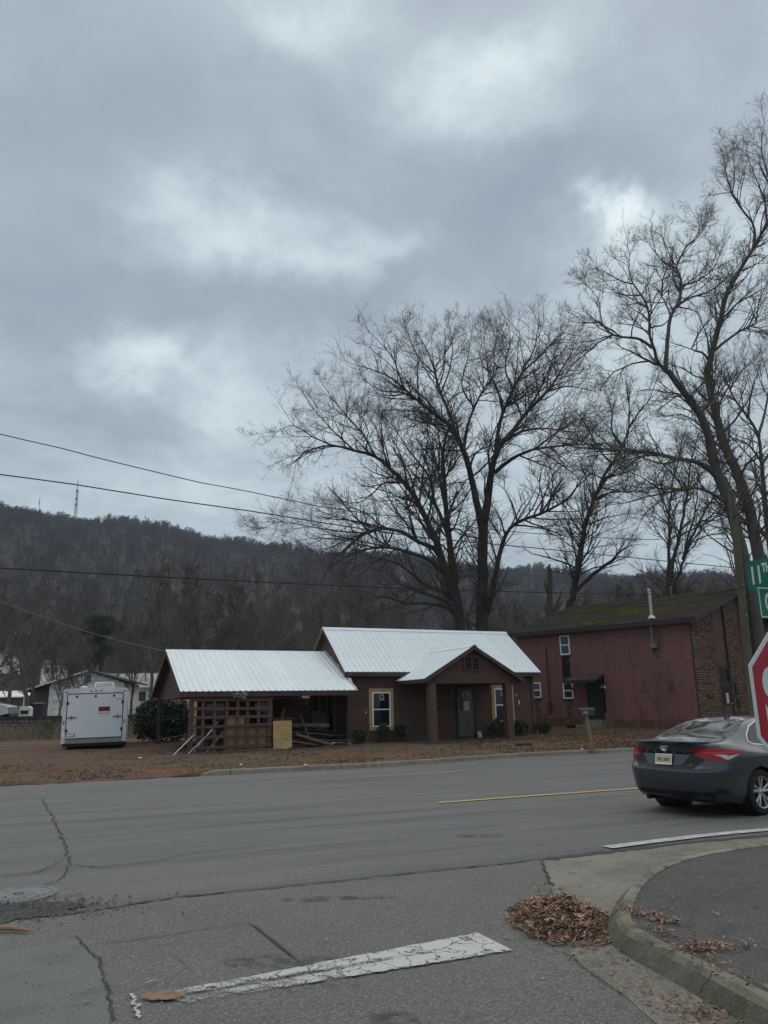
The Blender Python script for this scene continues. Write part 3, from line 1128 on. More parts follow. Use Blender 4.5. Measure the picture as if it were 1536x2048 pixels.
# ------------------------------------------------------------------ the wooded ridge
SKY_PX = [(-700, 960), (-300, 985), (0, 1016), (150, 1034), (300, 1050), (400, 1066), (460, 1076), (520, 1092), (580, 1096), (700, 1103), (790, 1109), (900, 1122), (1000, 1136), (1126, 1142), (1314, 1148), (1536, 1150), (1900, 1152), (2300, 1150)]
HD = 720.0
sk = []
for u, v in SKY_PX:
    d = ray(u, v)
    sk.append((math.atan2(d.x, d.y), d.z / math.hypot(d.x, d.y)))
sk_az, sk_t = np.array([a for a, _ in sk]), np.array([t for _, t in sk])


def hill_z(az, r):
    top = np.interp(az, sk_az, sk_t) * HD + EYE - 16.5
    t = (r - 150) / (HD - 150)
    s = np.clip(t, 0, 1)
    prof = .30 * s + .70 * (s * s * (3 - 2 * s))
    z = 1.2 + (top - 1.2) * prof
    over = np.clip(r - HD, 0, None)
    z = z - over * .10
    wob = 4.5 * np.sin(az * 37 + r * .011) + 3.0 * np.sin(az * 83 - r * .023) + 1.5 * np.sin(az * 140 + r * .05)
    return np.where(t < 0, 1.2 + t * 6, z + wob * np.clip(s * 3, 0, 1) * (1 - .55 * s))


azs = np.linspace(rad(-80), rad(80), 161)
rsx = np.concatenate([np.linspace(135, 720, 46), np.linspace(760, 1600, 12), [2000, 2400]])
A_, R_ = np.meshgrid(azs, rsx, indexing='ij')
Z_ = hill_z(A_, R_)
V_ = np.stack([np.sin(A_) * R_, np.cos(A_) * R_, Z_], -1).reshape(-1, 3)
nr = len(rsx)
ii, jj = np.meshgrid(np.arange(len(azs) - 1), np.arange(nr - 1), indexing='ij')
F_ = np.stack([ii * nr + jj, ii * nr + jj + 1, (ii + 1) * nr + jj + 1, (ii + 1) * nr + jj], -1).reshape(-1, 4)
link('hill', arr_mesh('hill', V_, F_, M_HILL, smooth=True), kind='structure')
sheet('valley_floor', [(-2600, -900), (2600, -900), (2600, 2600), (-2600, 2600)], -.06, M_FARG, kind='structure')

# the wood on it: bare trees set singly over the slope, one mass
M_FTWIG = mat('far_twigs', (.088, .078, .076), rough=1, spec=.02, objrnd=.13)
M_FTWIG2 = mat('far_twigs_grey', (.098, .089, .088), rough=1, spec=.02, objrnd=.13)
M_FPINE = mat('far_pine', (.035, .046, .032), rough=1, spec=.02, objrnd=.15)
protos = bpy.data.collections.new("wood_kinds")
for q in range(4):
    w, c = grow(natural_limbs(40 + q, 12 + q, .13, nl=9, first=.40, spread=.42, up=.16, vase=True), 70 + q, dict(d1=1.2, l1=1.9, n2=4, n3=3, step=2, rmin=.038, q2=.6, q3=.6, lo=.3))
    V_ = np.vstack([w[0], c[0]])
    F_ = np.vstack([w[1], c[1] + len(w[0])])
    o = bpy.data.objects.new('bare_tree_kind', arr_mesh('bare_tree_kind', V_, F_, M_FTWIG if q % 2 else M_FTWIG2))
    protos.objects.link(o)
rg = np.random.default_rng(77)
bl = [((rg.normal(0, 1.0), rg.normal(0, 1.0), z), (2.6 * (1.1 - (z - 5) / 13), 2.6 * (1.1 - (z - 5) / 13), 1.3)) for z in np.linspace(5, 14.5, 9)]
V1, F1 = leaf_cloud(bl, 900, .55, rg, 3, .2)
V2, F2 = tubes(np.array([[[0, 0, -.5], [.1, 0, 7], [.0, 0, 14]]], float), np.array([[.25, .18, .06]]), 5)
po = bpy.data.objects.new('pine_kind', arr_mesh('pine_kind', np.vstack([V2, V1]), np.vstack([F2, F1 + len(V2)]), M_FPINE))
protos.objects.link(po)
NT = 14000
az = rg.uniform(rad(-36), rad(36), NT)
rr = np.sqrt(rg.uniform(165 ** 2, 760 ** 2, NT))
rr[:2600] = rg.uniform(690, 745, 2600)
zz = hill_z(az, rr)
pts = np.stack([np.sin(az) * rr, np.cos(az) * rr, zz - .3], 1)
kind_ = rg.integers(0, 4, NT)
clump = np.array([mnoise.noise((p[0] * .02, p[1] * .02, 3.0)) for p in pts])
kind_[(clump > .55) & (rg.random(NT) < .35)] = 4
me = bpy.data.meshes.new('hillside_wood')
me.vertices.add(NT)
me.vertices.foreach_set('co', pts.astype(np.float32).ravel())
for nm, ty, dat in (('turn', 'FLOAT', rg.uniform(0, 6.28, NT)), ('grow', 'FLOAT', rg.uniform(.62, .95, NT)), ('pick', 'INT', kind_)):
    at_ = me.attributes.new(nm, ty, 'POINT')
    at_.data.foreach_set('value', dat.astype(np.float32 if ty == 'FLOAT' else np.int32))
wood = link('hillside_wood', me, kind='stuff')
ng = bpy.data.node_groups.new('wood_nodes', 'GeometryNodeTree')
ng.interface.new_socket('Geometry', in_out='INPUT', socket_type='NodeSocketGeometry')
ng.interface.new_socket('Geometry', in_out='OUTPUT', socket_type='NodeSocketGeometry')
gi, go = ng.nodes.new('NodeGroupInput'), ng.nodes.new('NodeGroupOutput')
ci = ng.nodes.new('GeometryNodeCollectionInfo')
ci.inputs['Collection'].default_value = protos
ci.inputs['Separate Children'].default_value = True
ci.inputs['Reset Children'].default_value = True
ip = ng.nodes.new('GeometryNodeInstanceOnPoints')
ip.inputs['Pick Instance'].default_value = True


def named(nm, ty):
    n = ng.nodes.new('GeometryNodeInputNamedAttribute')
    n.data_type = ty
    n.inputs['Name'].default_value = nm
    return n.outputs['Attribute']


cx_ = ng.nodes.new('ShaderNodeCombineXYZ')
ng.links.new(named('turn', 'FLOAT'), cx_.inputs['Z'])
e2r = ng.nodes.new('FunctionNodeEulerToRotation')
ng.links.new(cx_.outputs[0], e2r.inputs[0])
ng.links.new(gi.outputs[0], ip.inputs['Points'])
ng.links.new(ci.outputs[0], ip.inputs['Instance'])
ng.links.new(named('pick', 'INT'), ip.inputs['Instance Index'])
ng.links.new(e2r.outputs[0], ip.inputs['Rotation'])
ng.links.new(named('grow', 'FLOAT'), ip.inputs['Scale'])
ng.links.new(ip.outputs[0], go.inputs[0])
md = wood.modifiers.new('wood', 'NODES')
md.node_group = ng

# ------------------------------------------------------------------ winter air over the valley
m_hz = bpy.data.materials.new('haze')
m_hz.use_nodes = True
hn = m_hz.node_tree.nodes
hn.remove(hn['Principled BSDF'])
pv_ = hn.new('ShaderNodeVolumePrincipled')
pv_.inputs['Color'].default_value = (.74, .82, .95, 1)
pv_.inputs['Density'].default_value = .00029
m_hz.node_tree.links.new(pv_.outputs[0], hn['Material Output'].inputs['Volume'])
MB().box(-2650, 2650, -950, 2650, -1.06, 245).build('haze', m_hz, kind='stuff')

# ------------------------------------------------------------------ building materials
M_BROWN = mat('brown_paint', (.098, .054, .041), rough=.75, spec=.3, objrnd=.10, vary=[(1.2, (.078, .044, .035), .4, .7), (14, (.112, .066, .053), .55, .8)], bump=(25, .3, .004))
M_TRIMB = mat('brown_trim', (.088, .053, .043), rough=.7, spec=.3, objrnd=.08, vary=[(2.0, (.054, .035, .030), .4, .7), (18, (.09, .058, .05), .6, .8)])
M_POSTB = mat('brown_post', (.115, .066, .050), rough=.75, vary=[(2.5, (.09, .052, .041), .4, .7), (20, (.11, .075, .062), .62, .8)])
M_ROOFM = mat('white_metal_roof', (.78, .83, .845), rough=.42, spec=.4, objrnd=.03, vary=[(.8, (.72, .77, .785), .4, .7), (7, (.56, .58, .57), .66, .85)], streaks=[(0, .10, 1.6, (.66, .70, .70), .5, .75)])
M_DECK = mat('roof_decking', (.10, .075, .058), rough=.9, vary=[(3, (.07, .05, .04), .4, .7)])
M_CEDAR = mat('raw_pine_trim', (.52, .33, .145), rough=.7, spec=.3, objrnd=.08, stretch=(3, 3, .6), vary=[(3, (.39, .25, .125), .45, .7), (14, (.54, .38, .22), .55, .8)])
M_VINYL = mat('white_vinyl', (.84, .85, .85), rough=.4, spec=.5)
M_GLASS = mat('dark_window_glass', (.008, .010, .013), rough=.06, spec=.5)
M_GLASSG = mat('dim_window_glass', (.022, .034, .034), rough=.08, spec=.5, vary=[(2.2, (.05, .06, .055), .52, .7)])
M_PAPER = mat('pale_paper', (.50, .54, .48), rough=.8)
M_PAPER2 = mat('yellowed_paper', (.48, .50, .36), rough=.8)
M_INK = mat('black_ink', (.02, .02, .022), rough=.7)
M_DOORG = mat('grey_door', (.125, .12, .105), rough=.6, vary=[(1.5, (.10, .097, .088), .4, .7)])
M_DARKF = mat('dark_frame', (.022, .026, .030), rough=.6)
M_CREAM = mat('tan_casing', (.27, .225, .155), rough=.7, vary=[(2, (.2, .165, .115), .4, .7)])
M_CONCD = mat('old_porch_slab', (.072, .066, .06), rough=.9, vary=[(2, (.05, .046, .042), .4, .7)])
M_PLY = mat('plywood', (.42, .275, .125), rough=.75, stretch=(.6, 1, 3.2), vary=[(1.6, (.50, .35, .18), .45, .62, 3), (6, (.33, .205, .085), .5, .68, 4), (30, (.28, .18, .08), .62, .75)])
M_PLYD = mat('muddy_plywood', (.26, .17, .085), rough=.85, stretch=(.7, 1, 2.5), vary=[(1.2, (.17, .115, .062), .4, .62), (7, (.32, .22, .11), .55, .75)])
M_WOODG = mat('weathered_board', (.115, .098, .085), rough=.9, objrnd=.35, vary=[(4, (.08, .066, .056), .4, .7)])
M_WOODR = mat('reddish_board', (.16, .092, .06), rough=.85, objrnd=.3, vary=[(4, (.12, .07, .045), .4, .7)])
M_WOODD = mat('dark_board', (.05, .04, .035), rough=.9, objrnd=.3)
M_PVC = mat('white_plastic_strip', (.52, .52, .50), rough=.5)
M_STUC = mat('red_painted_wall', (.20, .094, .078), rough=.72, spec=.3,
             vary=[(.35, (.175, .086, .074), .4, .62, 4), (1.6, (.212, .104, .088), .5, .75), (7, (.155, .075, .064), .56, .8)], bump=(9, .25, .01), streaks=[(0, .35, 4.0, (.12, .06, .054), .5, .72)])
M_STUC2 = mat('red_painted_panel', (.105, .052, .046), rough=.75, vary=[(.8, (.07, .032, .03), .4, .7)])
M_SHING = mat('mossy_shingles', (.058, .046, .040), rough=.95, spec=.1, objrnd=.22,
              vary=[(.28, (.075, .062, .052), .4, .62), (7, (.042, .034, .03), .5, .75)], bump=(30, .6, .01))
M_MOSS = mat('moss', (.070, .068, .022), rough=1, spec=.05, island=.45)
M_BRICK = mat('brown_brick', (.150, .095, .062), rough=.9, island=.42, vary=[(9, (.11, .066, .045), .45, .7)])
M_MORT = mat('dark_mortar', (.045, .038, .034), rough=.95)
M_FASC = mat('dark_fascia', (.040, .030, .029), rough=.7)
M_GALV = mat('galvanised_metal', (.48, .49, .49), rough=.38, metal=.85, vary=[(5, (.36, .36, .36), .4, .7)])
M_GALVD = mat('grey_metal_pipe', (.17, .17, .165), rough=.5, metal=.6)
M_SOOT = mat('soot_stain', (.016, .015, .015), rough=.9, alpha_noise=(2.0, .30, .62))
M_BLACK = mat('black_plastic', (.018, .018, .02), rough=.5)


# ------------------------------------------------------------------ helpers for buildings
def slope_panels(parent, O, dirW, dirS, width, length, m, pw=.914, ribs=4, name='roof_panel', rib_h=.03):
    """ribbed sheet-metal panels side by side on one roof slope"""
    dirW, dirS = Vector(dirW).normalized(), Vector(dirS).normalized()
    nrm = dirW.cross(dirS)
    flip = nrm.z < 0
    cache = {}
    x = 0
    while x < width - .02:
        w = min(pw, width - x)
        key = round(w, 3)
        if key not in cache:
            prof = [(0, 0)]
            k = max(1, round(ribs * w / pw))
            for i in range(k):
                c = w * (i + .5) / k
                prof += [(c - .034, 0), (c - .014, rib_h), (c + .014, rib_h), (c + .034, 0)]
                if i < k - 1:
                    prof += [(c + w / k / 2 - .03, 0), (c + w / k / 2, .005), (c + w / k / 2 + .03, 0)]
            prof.append((w - .004, 0))
            vs_, fs_ = [], []
            for yy in (-.03, length):
                vs_ += [(a, yy, -b if flip else b) for a, b in prof]
            n = len(prof)
            for yy in (-.03, length):
                vs_ += [(a, yy, (-b if flip else b) - (-.004 if flip else .004)) for a, b in prof]
            for i in range(n - 1):
                fs_.append((i, i + 1, n + i + 1, n + i))
                fs_.append((2 * n + i, 3 * n + i, 3 * n + i + 1, 2 * n + i + 1))
                fs_.append((i, 2 * n + i, 2 * n + i + 1, i + 1))
            cache[key] = MB().add(vs_, fs_).mesh(name, m)
        o = link(name, cache[key], parent)
        M = Matrix((dirW, dirS, nrm)).transposed().to_4x4()
        M.translation = Vector(O) + dirW * x
        o.matrix_local = M
        x += pw


def lap_boards(parent, u0, u1, z0, z1, v, openings=(), course=.19, m=None, clip=None, axis='u', out=-1, name='siding_board', th=.022):
    """lap siding on a wall plane; boards stop at openings (u0,u1,z0,z1); clip(z) narrows the run in a gable"""
    z = z0
    while z < z1 - .03:
        zt = min(z + course, z1)
        a, b = u0, u1
        if clip:
            a, b = clip(zt)
            a, b = max(a, u0), min(b, u1)
        runs = [(a, b)]
        for (p, q, r, s) in openings:
            if zt > r + .02 and z < s - .02:
                nr_ = []
                for (c, d) in runs:
                    if q <= c or p >= d:
                        nr_.append((c, d))
                    else:
                        if p > c + .03:
                            nr_.append((c, p))
                        if q < d - .03:
                            nr_.append((q, d))
                runs = nr_
        for (c, d) in runs:
            if d - c < .05:
                continue
            lo, hi = v + out * th, v + out * .006
            if axis == 'u':
                P = [(c, v, z), (c, lo, z), (c, hi, zt), (c, v, zt)]
                sw = ((0, 0, 0), (d - c, 0, 0))
            else:
                P = [(v, c, z), (lo, c, z), (hi, c, zt), (v, c, zt)]
                sw = ((0, 0, 0), (0, d - c, 0))
            MB().prism(P, *sw).build(name, m or M_BROWN, parent)
        z = zt


def sash_window(parent, x0, x1, z0, z1, v, m=M_VINYL, glass=M_GLASS, trim=None, fw=.05, axis='u', out=-1, sticker=False, rail=True, name='window'):
    """frame, two panes and a meeting rail on a wall plane"""
    def B(mb, a, b, c, d, e, f):
        if axis == 'u':
            return mb.box(a, b, min(v + out * c, v + out * d), max(v + out * c, v + out * d), e, f)
        return mb.box(min(v + out * c, v + out * d), max(v + out * c, v + out * d), a, b, e, f)
    mb = MB()
    B(mb, x0, x1, .0, .055, z1 - fw, z1)
    B(mb, x0, x1, .0, .055, z0, z0 + fw)
    B(mb, x0, x0 + fw, .0, .055, z0 + fw, z1 - fw)
    B(mb, x1 - fw, x1, .0, .055, z0 + fw, z1 - fw)
    w = mb.build(name, m, parent)
    zm = (z0 + z1) / 2
    if rail:
        B(MB(), x0 + fw, x1 - fw, .0, .045, zm - fw * .45, zm + fw * .45).build('sash_rail', m, w)
    spans = ((z0 + fw, zm - fw * .45, .015), (zm + fw * .45, z1 - fw, .03)) if rail else ((z0 + fw, z1 - fw, .02),)
    for a, b, d in spans:
        B(MB(), x0 + fw, x1 - fw, .0, d, a, b).build('pane', glass, w)
    if sticker:
        c = (x0 + x1) / 2 + .02
        mb = MB()
        for (a, b, e, f) in ((-.10, -.075, -.30, -.06), (.075, .10, -.30, -.06), (-.10, .10, -.33, -.30), (-.05, .05, -.27, -.24), (-.03, .03, -.16, -.10), (-.10, .10, -.06, -.045)):
            B(mb, c + a, c + b, .031, .034, z1 + e, z1 + f)
        mb.build('sticker', M_PAPER, w)
    if trim:
        t = .14
        for (a, b, e, f) in ((x0 - t, x1 + t, z1, z1 + .15), (x0 - t, x1 + t, z0 - .14, z0), (x0 - t, x0, z0, z1), (x1, x1 + t, z0, z1)):
            B(MB(), a, b, .0, .035, e, f).build('trim_board', trim, w)
    return w


# ------------------------------------------------------------------ the small brown house
house = empty('brown_house', (OX, OY, 0), TH, label='small brown house with white metal roof, gabled porch and raw pine window trim', cat='house')
HW, HL, ZE, ZR, OH = 4.89, 8.95, 3.04, 5.06, .29
PIT = (ZR - ZE) / (HW / 2 + OH)
wall = MB().box(.02, HL - .02, .02, .16, .05, 3.02).box(.02, .16, .161, HW - .161, .05, 3.02).box(HL - .16, HL - .02, .161, HW - .161, .05, 3.02).box(.02, HL - .02, HW - .16, HW - .02, .05, 3.02).build('wall', M_BROWN, house)
ops = [(.93, 2.03, .70, 2.38), (4.98, 5.92, .25, 2.46), (6.76, 7.90, .80, 2.50)]
lap_boards(wall, .0, HL, .12, 2.94, .02, ops, th=.011)
gz = lambda z: ((z - ZE) / PIT - OH + .05, HW - ((z - ZE) / PIT - OH) - .05)
lap_boards(wall, .0, HW, .12, 2.94, .02, [(1.35, 2.55, .5, 2.45), (3.4, 4.5, .3, 2.5)], axis='v')
lap_boards(wall, .0, HW, 2.94, ZR - .12, .02, clip=lambda z: gz(z), axis='v')
lap_boards(wall, .0, HW, .12, 2.94, HL - .02, axis='v', out=1)
# the gables behind the boards
for uu in (.03, HL - .16):
    MB().prism([(uu, .03, 2.9), (uu, HW - .03, 2.9), (uu, HW / 2, ZR - .10)], (0, 0, 0), (.13, 0, 0)).build('gable', M_BROWN, wall)
lap_boards(wall, .0, HW, 2.94, ZR - .12, HL - .02, clip=lambda z: gz(z), axis='v', out=1)
MB().box(-.03, .06, -.03, .10, .08, 2.95).build('corner_board', M_TRIMB, house)
MB().box(HL - .10, HL + .03, -.035, .10, .08, 2.95).build('corner_board', M_TRIMB, house)
# roof
roof = MB().prism([(-.21, -OH + .02, ZE - .09), (-.21, HW / 2, ZR - .09), (-.21, HW / 2, ZR - .03), (-.21, -OH + .02, ZE - .03)], (0, 0, 0), (9.43, 0, 0)) \
    .prism([(-.21, HW + OH - .02, ZE - .09), (-.21, HW / 2, ZR - .091), (-.21, HW / 2, ZR - .031), (-.21, HW + OH - .02, ZE - .03)], (0, 0, 0), (9.43, 0, 0)).build('roof', M_DECK, house)
sl = math.hypot(HW / 2 + OH, ZR - ZE)
slope_panels(roof, (-.228, -OH, ZE), (1, 0, 0), (0, HW / 2 + OH, ZR - ZE), 9.47, sl, M_ROOFM)
slope_panels(roof, (-.228, HW + OH, ZE), (1, 0, 0), (0, -(HW / 2 + OH), ZR - ZE), 9.47, sl, M_ROOFM)
MB().prism([(-.24, HW / 2 - .17, ZR - .095), (-.24, HW / 2, ZR + .035), (-.24, HW / 2 + .17, ZR - .095), (-.24, HW / 2, ZR + .025)], (0, 0, 0), (9.49, 0, 0)).build('ridge_cap', M_ROOFM, roof)
MB().box(-.20, 9.22, -OH - .02, -OH + .015, ZE - .19, ZE - .035).build('fascia', M_TRIMB, roof)
MB().box(-.18, 9.2, -OH + .017, -.002, ZE - .185, ZE - .165).build('soffit', M_TRIMB, roof)
for uu in (-.225, 9.19):
    MB().prism([(uu, -OH, ZE - .19), (uu, HW / 2, ZR - .19), (uu, HW / 2, ZR - .02), (uu, -OH, ZE - .02)], (0, 0, 0), (.03, 0, 0)).build('rake_board', M_TRIMB, roof)
    MB().prism([(uu, HW + OH, ZE - .19), (uu, HW / 2 + .002, ZR - .19), (uu, HW / 2 + .002, ZR - .02), (uu, HW + OH, ZE - .02)], (0, 0, 0), (.03, 0, 0)).build('rake_board', M_TRIMB, roof)
scr = MB()
for row in range(5):
    t_ = (.12 + row * .21) * sl
    p0_ = Vector((0, -OH, ZE)) + Vector((0, HW / 2 + OH, ZR - ZE)).normalized() * t_
    for i in range(40):
        x = -.15 + i * .2285
        scr.box(x - .012, x + .012, p0_.y - .012, p0_.y + .012, p0_.z + .001, p0_.z + .014)
scr.build('screw', M_GALVD, roof, kind='stuff')
# openings on the front
sash_window(house, 1.075, 1.89, .84, 2.22, .015, trim=M_CEDAR, sticker=True)
sash_window(house, 6.905, 7.755, .92, 2.33, .015, trim=M_CEDAR, sticker=True)
dr = MB().box(5.06, 5.82, -.03, .012, .36, 2.34).build('door', M_DOORG, house)
for a, b in ((5.13, 5.41), (5.47, 5.75)):
    MB().box(a, b, -.042, -.031, .50, 1.15).build('door_panel', M_DOORG, dr, bevel=.01)
MB().box(5.17, 5.71, -.04, -.031, 1.45, 2.24).build('pane', M_GLASSG, dr)
MB().box(5.33, 5.61, -.046, -.041, 1.42, 1.80).build('notice', M_PAPER2, dr)
MB().box(5.30, 5.34, -.047, -.041, 1.95, 2.22).box(5.50, 5.53, -.047, -.041, 2.05, 2.24).build('tape_strip', M_PAPER, dr)
MB().lathe([(0, 0), (.028, 0), (.032, .02), (.026, .05), (0, .06)], 12, Matrix.Translation((5.12, -.03, 1.25)) @ Matrix.Rotation(math.pi / 2, 4, 'X')).build('handle', M_GALV, dr, smooth=True)
MB().box(4.98, 5.057, -.045, .0, .30, 2.44).box(5.823, 5.92, -.045, .0, .30, 2.44).box(5.057, 5.823, -.045, .0, 2.343, 2.44).build('door_frame', M_DARKF, house)
MB().box(4.72, 4.80, -.07, .0, 2.08, 2.25).lathe([(.0, .0), (.05, .02), (.035, .1), (0, .11)], 10, Matrix.Translation((4.76, -.10, 2.08))).build('porch_lamp', M_GALVD, house)
# bits of flaking paint: pale screws and patches
for (a, b, c, d) in ((8.02, 8.06, 2.02, 2.07), (8.16, 8.20, 1.63, 1.80), (.78, .82, 1.40, 1.45)):
    MB().box(a, b, -.012, -.006, c, d).build('paint_chip', M_VINYL, house)
# porch: slab, two square posts, beam, gable with louvre, roof
PV, PU0, PU1, PZE, PZR = -2.68, 2.17, 6.73, 2.67, 3.98
PM = (PU0 + PU1) / 2
porch = MB().box(2.35, 6.55, -2.52, -.03, .0, .27).build('porch_floor', M_CONCD, house)
for uu, dx in ((2.64, .0), (6.13, .06)):
    MB().prism([(uu - .145, -2.47, .15), (uu + .145, -2.47, .15), (uu + .145, -2.18, .15), (uu - .145, -2.18, .15)], (0, 0, 0), (-.02, 0, 2.33)).build('porch_post', M_POSTB, house)
MB().box(2.36, 6.54, -2.46, -2.22, 2.481, 2.655).build('porch_beam', M_TRIMB, house)
for uu in (2.37, 6.30):
    MB().box(uu, uu + .23, -2.215, -.05, 2.485, 2.64).build('side_beam', M_TRIMB, house)
pp = (PZR - PZE) / (PM - PU0)
gab = MB().prism([(PU0 + .22, -2.44, 2.66), (PU1 - .22, -2.44, 2.66), (PM, -2.44, PZR - .10)], (0, 0, 0), (0, .12, 0)).build('porch_gable', M_BROWN, house)
lap_boards(gab, PU0, PU1, 2.66, PZR - .1, -2.44, clip=lambda z: (PU0 + (z - PZE + .12) / pp, PU1 - (z - PZE + .12) / pp))
v_ = MB().box(4.02, 4.80, -2.51, -2.465, 2.96, 3.02).box(4.02, 4.10, -2.51, -2.465, 3.021, 3.56).box(4.72, 4.80, -2.51, -2.465, 3.021, 3.56).box(4.101, 4.719, -2.51, -2.465, 3.50, 3.56).box(4.38, 4.44, -2.51, -2.466, 3.021, 3.499).build('gable_vent', M_TRIMB, house)
for i in range(9):
    z = 3.05 + i * .05
    MB().prism([(4.105, -2.47, z + .03), (4.105, -2.50, z), (4.105, -2.495, z - .005), (4.105, -2.465, z + .025)], (0, 0, 0), (.61, 0, 0)).build('louvre_slat', M_DARKF, v_)
proof = MB().prism([(PU0 + .03, PV + .03, PZE - .075), (PM, PV + .03, PZR - .075), (PM, PV + .03, PZR - .025), (PU0 + .03, PV + .03, PZE - .025)], (0, 0, 0), (0, 3.3, 0)) \
    .prism([(PU1 - .03, PV + .03, PZE - .075), (PM, PV + .03, PZR - .076), (PM, PV + .03, PZR - .026), (PU1 - .03, PV + .03, PZE - .025)], (0, 0, 0), (0, 3.3, 0)).build('porch_roof', M_DECK, house)
psl = math.hypot(PM - PU0, PZR - PZE)
slope_panels(proof, (PU0, .72, PZE), (0, -1, 0), (PM - PU0, 0, PZR - PZE), .72 - PV, psl, M_ROOFM)
slope_panels(proof, (PU1, .72, PZE), (0, -1, 0), (-(PM - PU1) * -1 if False else (PM - PU1), 0, PZR - PZE), .72 - PV, psl, M_ROOFM)
MB().prism([(PM - .16, PV - .02, PZR - .06), (PM, PV - .02, PZR + .035), (PM + .16, PV - .02, PZR - .06), (PM, PV - .02, PZR + .025)], (0, 0, 0), (0, 3.65, 0)).build('ridge_cap', M_ROOFM, proof)
for s in (0, 1):
    ue = PU0 if s == 0 else PU1
    MB().prism([(ue, PV - .012, PZE - .17), (PM, PV - .012 - s * .002, PZR - .17), (PM, PV - .012 - s * .002, PZR - .015), (ue, PV - .012, PZE - .015)], (0, 0, 0), (0, .035, 0)).build('rake_board', M_TRIMB, proof)
MB().box(PU0 + .0, PU0 + .03, PV + .03, -.05, PZE - .16, PZE - .02).build('fascia', M_TRIMB, proof)
MB().box(PU1 - .03, PU1, PV + .03, -.05, PZE - .16, PZE - .02).build('fascia', M_TRIMB, proof)

# left side of the house, under the carport: tall window with tan casing, a doorway
sash_window(house, 1.5, 2.4, .62, 2.3, .015, glass=M_GLASS, m=M_CREAM, axis='v', name='side_window')
MB().box(-.045, .012, 3.45, 3.55, .35, 2.4).box(-.045, .012, 4.35, 4.45, .35, 2.4).box(-.045, .012, 3.551, 4.349, 2.3, 2.4).build('side_door_frame', M_CREAM, house)
MB().box(-.02, .012, 3.55, 4.35, .35, 2.3).build('side_door', M_DARKF, house)

# ------------------------------------------------------------------ the carport, built against the house
CU0, CVF, CVB, CZE, CZR = -6.88, -1.2, 6.52, 2.29, 4.016
CVM = (CVF + CVB) / 2
CP = (CZR - CZE) / (CVM - CVF)
car_p = empty('carport', UV(CU0, CVF), TH, label='open carport with white ribbed metal roof and brown lattice front beside the house', cat='carport')
car_p.location = UV(0, 0)
for (a, b, z) in ((-6.42, -1.0, .0), (-3.5, -.99, .05), (-6.52, 6.2, .1), (-3.2, 6.2, .1)):
    MB().box(a - .07, a + .07, b - .07, b + .07, z, 2.105).build('post', M_POSTB, car_p)
MB().box(-6.6, -.02, -1.08, -.90, 2.10, 2.262).build('front_beam', M_TRIMB, car_p)
MB().box(-6.6, -.02, 6.12, 6.28, 2.11, 2.262).build('rear_beam', M_TRIMB, car_p)
gb = MB().prism([(-6.53, CVF + .35, CZE), (-6.53, CVB - .35, CZE), (-6.53, CVM, CZR - .16)], (0, 0, 0), (.08, 0, 0)).build('gable_wall', M_BROWN, car_p)
lap_boards(gb, CVF + .1, CVB - .1, CZE - .2, CZR - .15, -6.53, clip=lambda z: (CVF + (z - CZE) / CP + .22, CVB - (z - CZE) / CP - .22), axis='v', course=.17)
cr_ = MB().prism([(CU0 + .02, CVF + .02, CZE - .08), (CU0 + .02, CVM, CZR - .08), (CU0 + .02, CVM, CZR - .03), (CU0 + .02, CVF + .02, CZE - .03)], (0, 0, 0), (-CU0 - .06, 0, 0)) \
    .prism([(CU0 + .02, CVB - .02, CZE - .08), (CU0 + .02, CVM, CZR - .081), (CU0 + .02, CVM, CZR - .031), (CU0 + .02, CVB - .02, CZE - .03)], (0, 0, 0), (-CU0 - .06, 0, 0)).build('roof', M_DECK, car_p)
csl = math.hypot(CVM - CVF, CZR - CZE)
slope_panels(cr_, (CU0, CVF, CZE), (1, 0, 0), (0, CVM - CVF, CZR - CZE), -CU0 - .03, csl, M_ROOFM)
slope_panels(cr_, (CU0, CVB, CZE), (1, 0, 0), (0, CVM - CVB, CZR - CZE), -CU0 - .03, csl, M_ROOFM)
# the strip of the eave that runs past the house corner
MB().prism([(CU0 - .01, CVM - .17, CZR - .08), (CU0 - .01, CVM, CZR + .035), (CU0 - .01, CVM + .17, CZR - .08), (CU0 - .01, CVM, CZR + .025)], (0, 0, 0), (-CU0 - .03, 0, 0)).build('ridge_cap', M_ROOFM, cr_)
MB().box(CU0 + .01, -.035, CVF - .02, CVF + .015, CZE - .20, CZE - .035).build('fascia', M_TRIMB, cr_)
MB().prism([(CU0, CVF, CZE - .2), (CU0, CVM, CZR - .2), (CU0, CVM, CZR - .02), (CU0, CVF, CZE - .02)], (0, 0, 0), (.03, 0, 0)).build('rake_board', M_TRIMB, cr_)
MB().prism([(CU0, CVB, CZE - .2), (CU0, CVM + .002, CZR - .2), (CU0, CVM + .002, CZR - .02), (CU0, CVB, CZE - .02)], (0, 0, 0), (.03, 0, 0)).build('rake_board', M_TRIMB, cr_)
# crumpled flashing where the carport roof meets the house gable
M_FLASH = mat('torn_flashing', (.50, .49, .45), rough=.6, vary=[(8, (.34, .32, .28), .4, .7)])
rf = random.Random(4)
pts = []
for i in range(15):
    t = i / 14
    pts.append((-.05 + rf.uniform(-.03, .02), CVF + .1 + (CVM - CVF - .1) * t, CZE + .06 + (CZR - CZE) * t + rf.uniform(-.02, .06)))
mbx = MB()
for a, b in zip(pts[:-1], pts[1:]):
    mbx.beam(a, b, .10 * rf.uniform(.6, 1.4), .04)
mbx.build('flashing', M_FLASH, cr_)
for i in range(8):
    y = CVF + .25 + i * .47
    MB().beam((CU0 + .8 * 0 - -.25 + i * 0, CVF, CZE), (0, 0, 0), .01, .01) if False else None
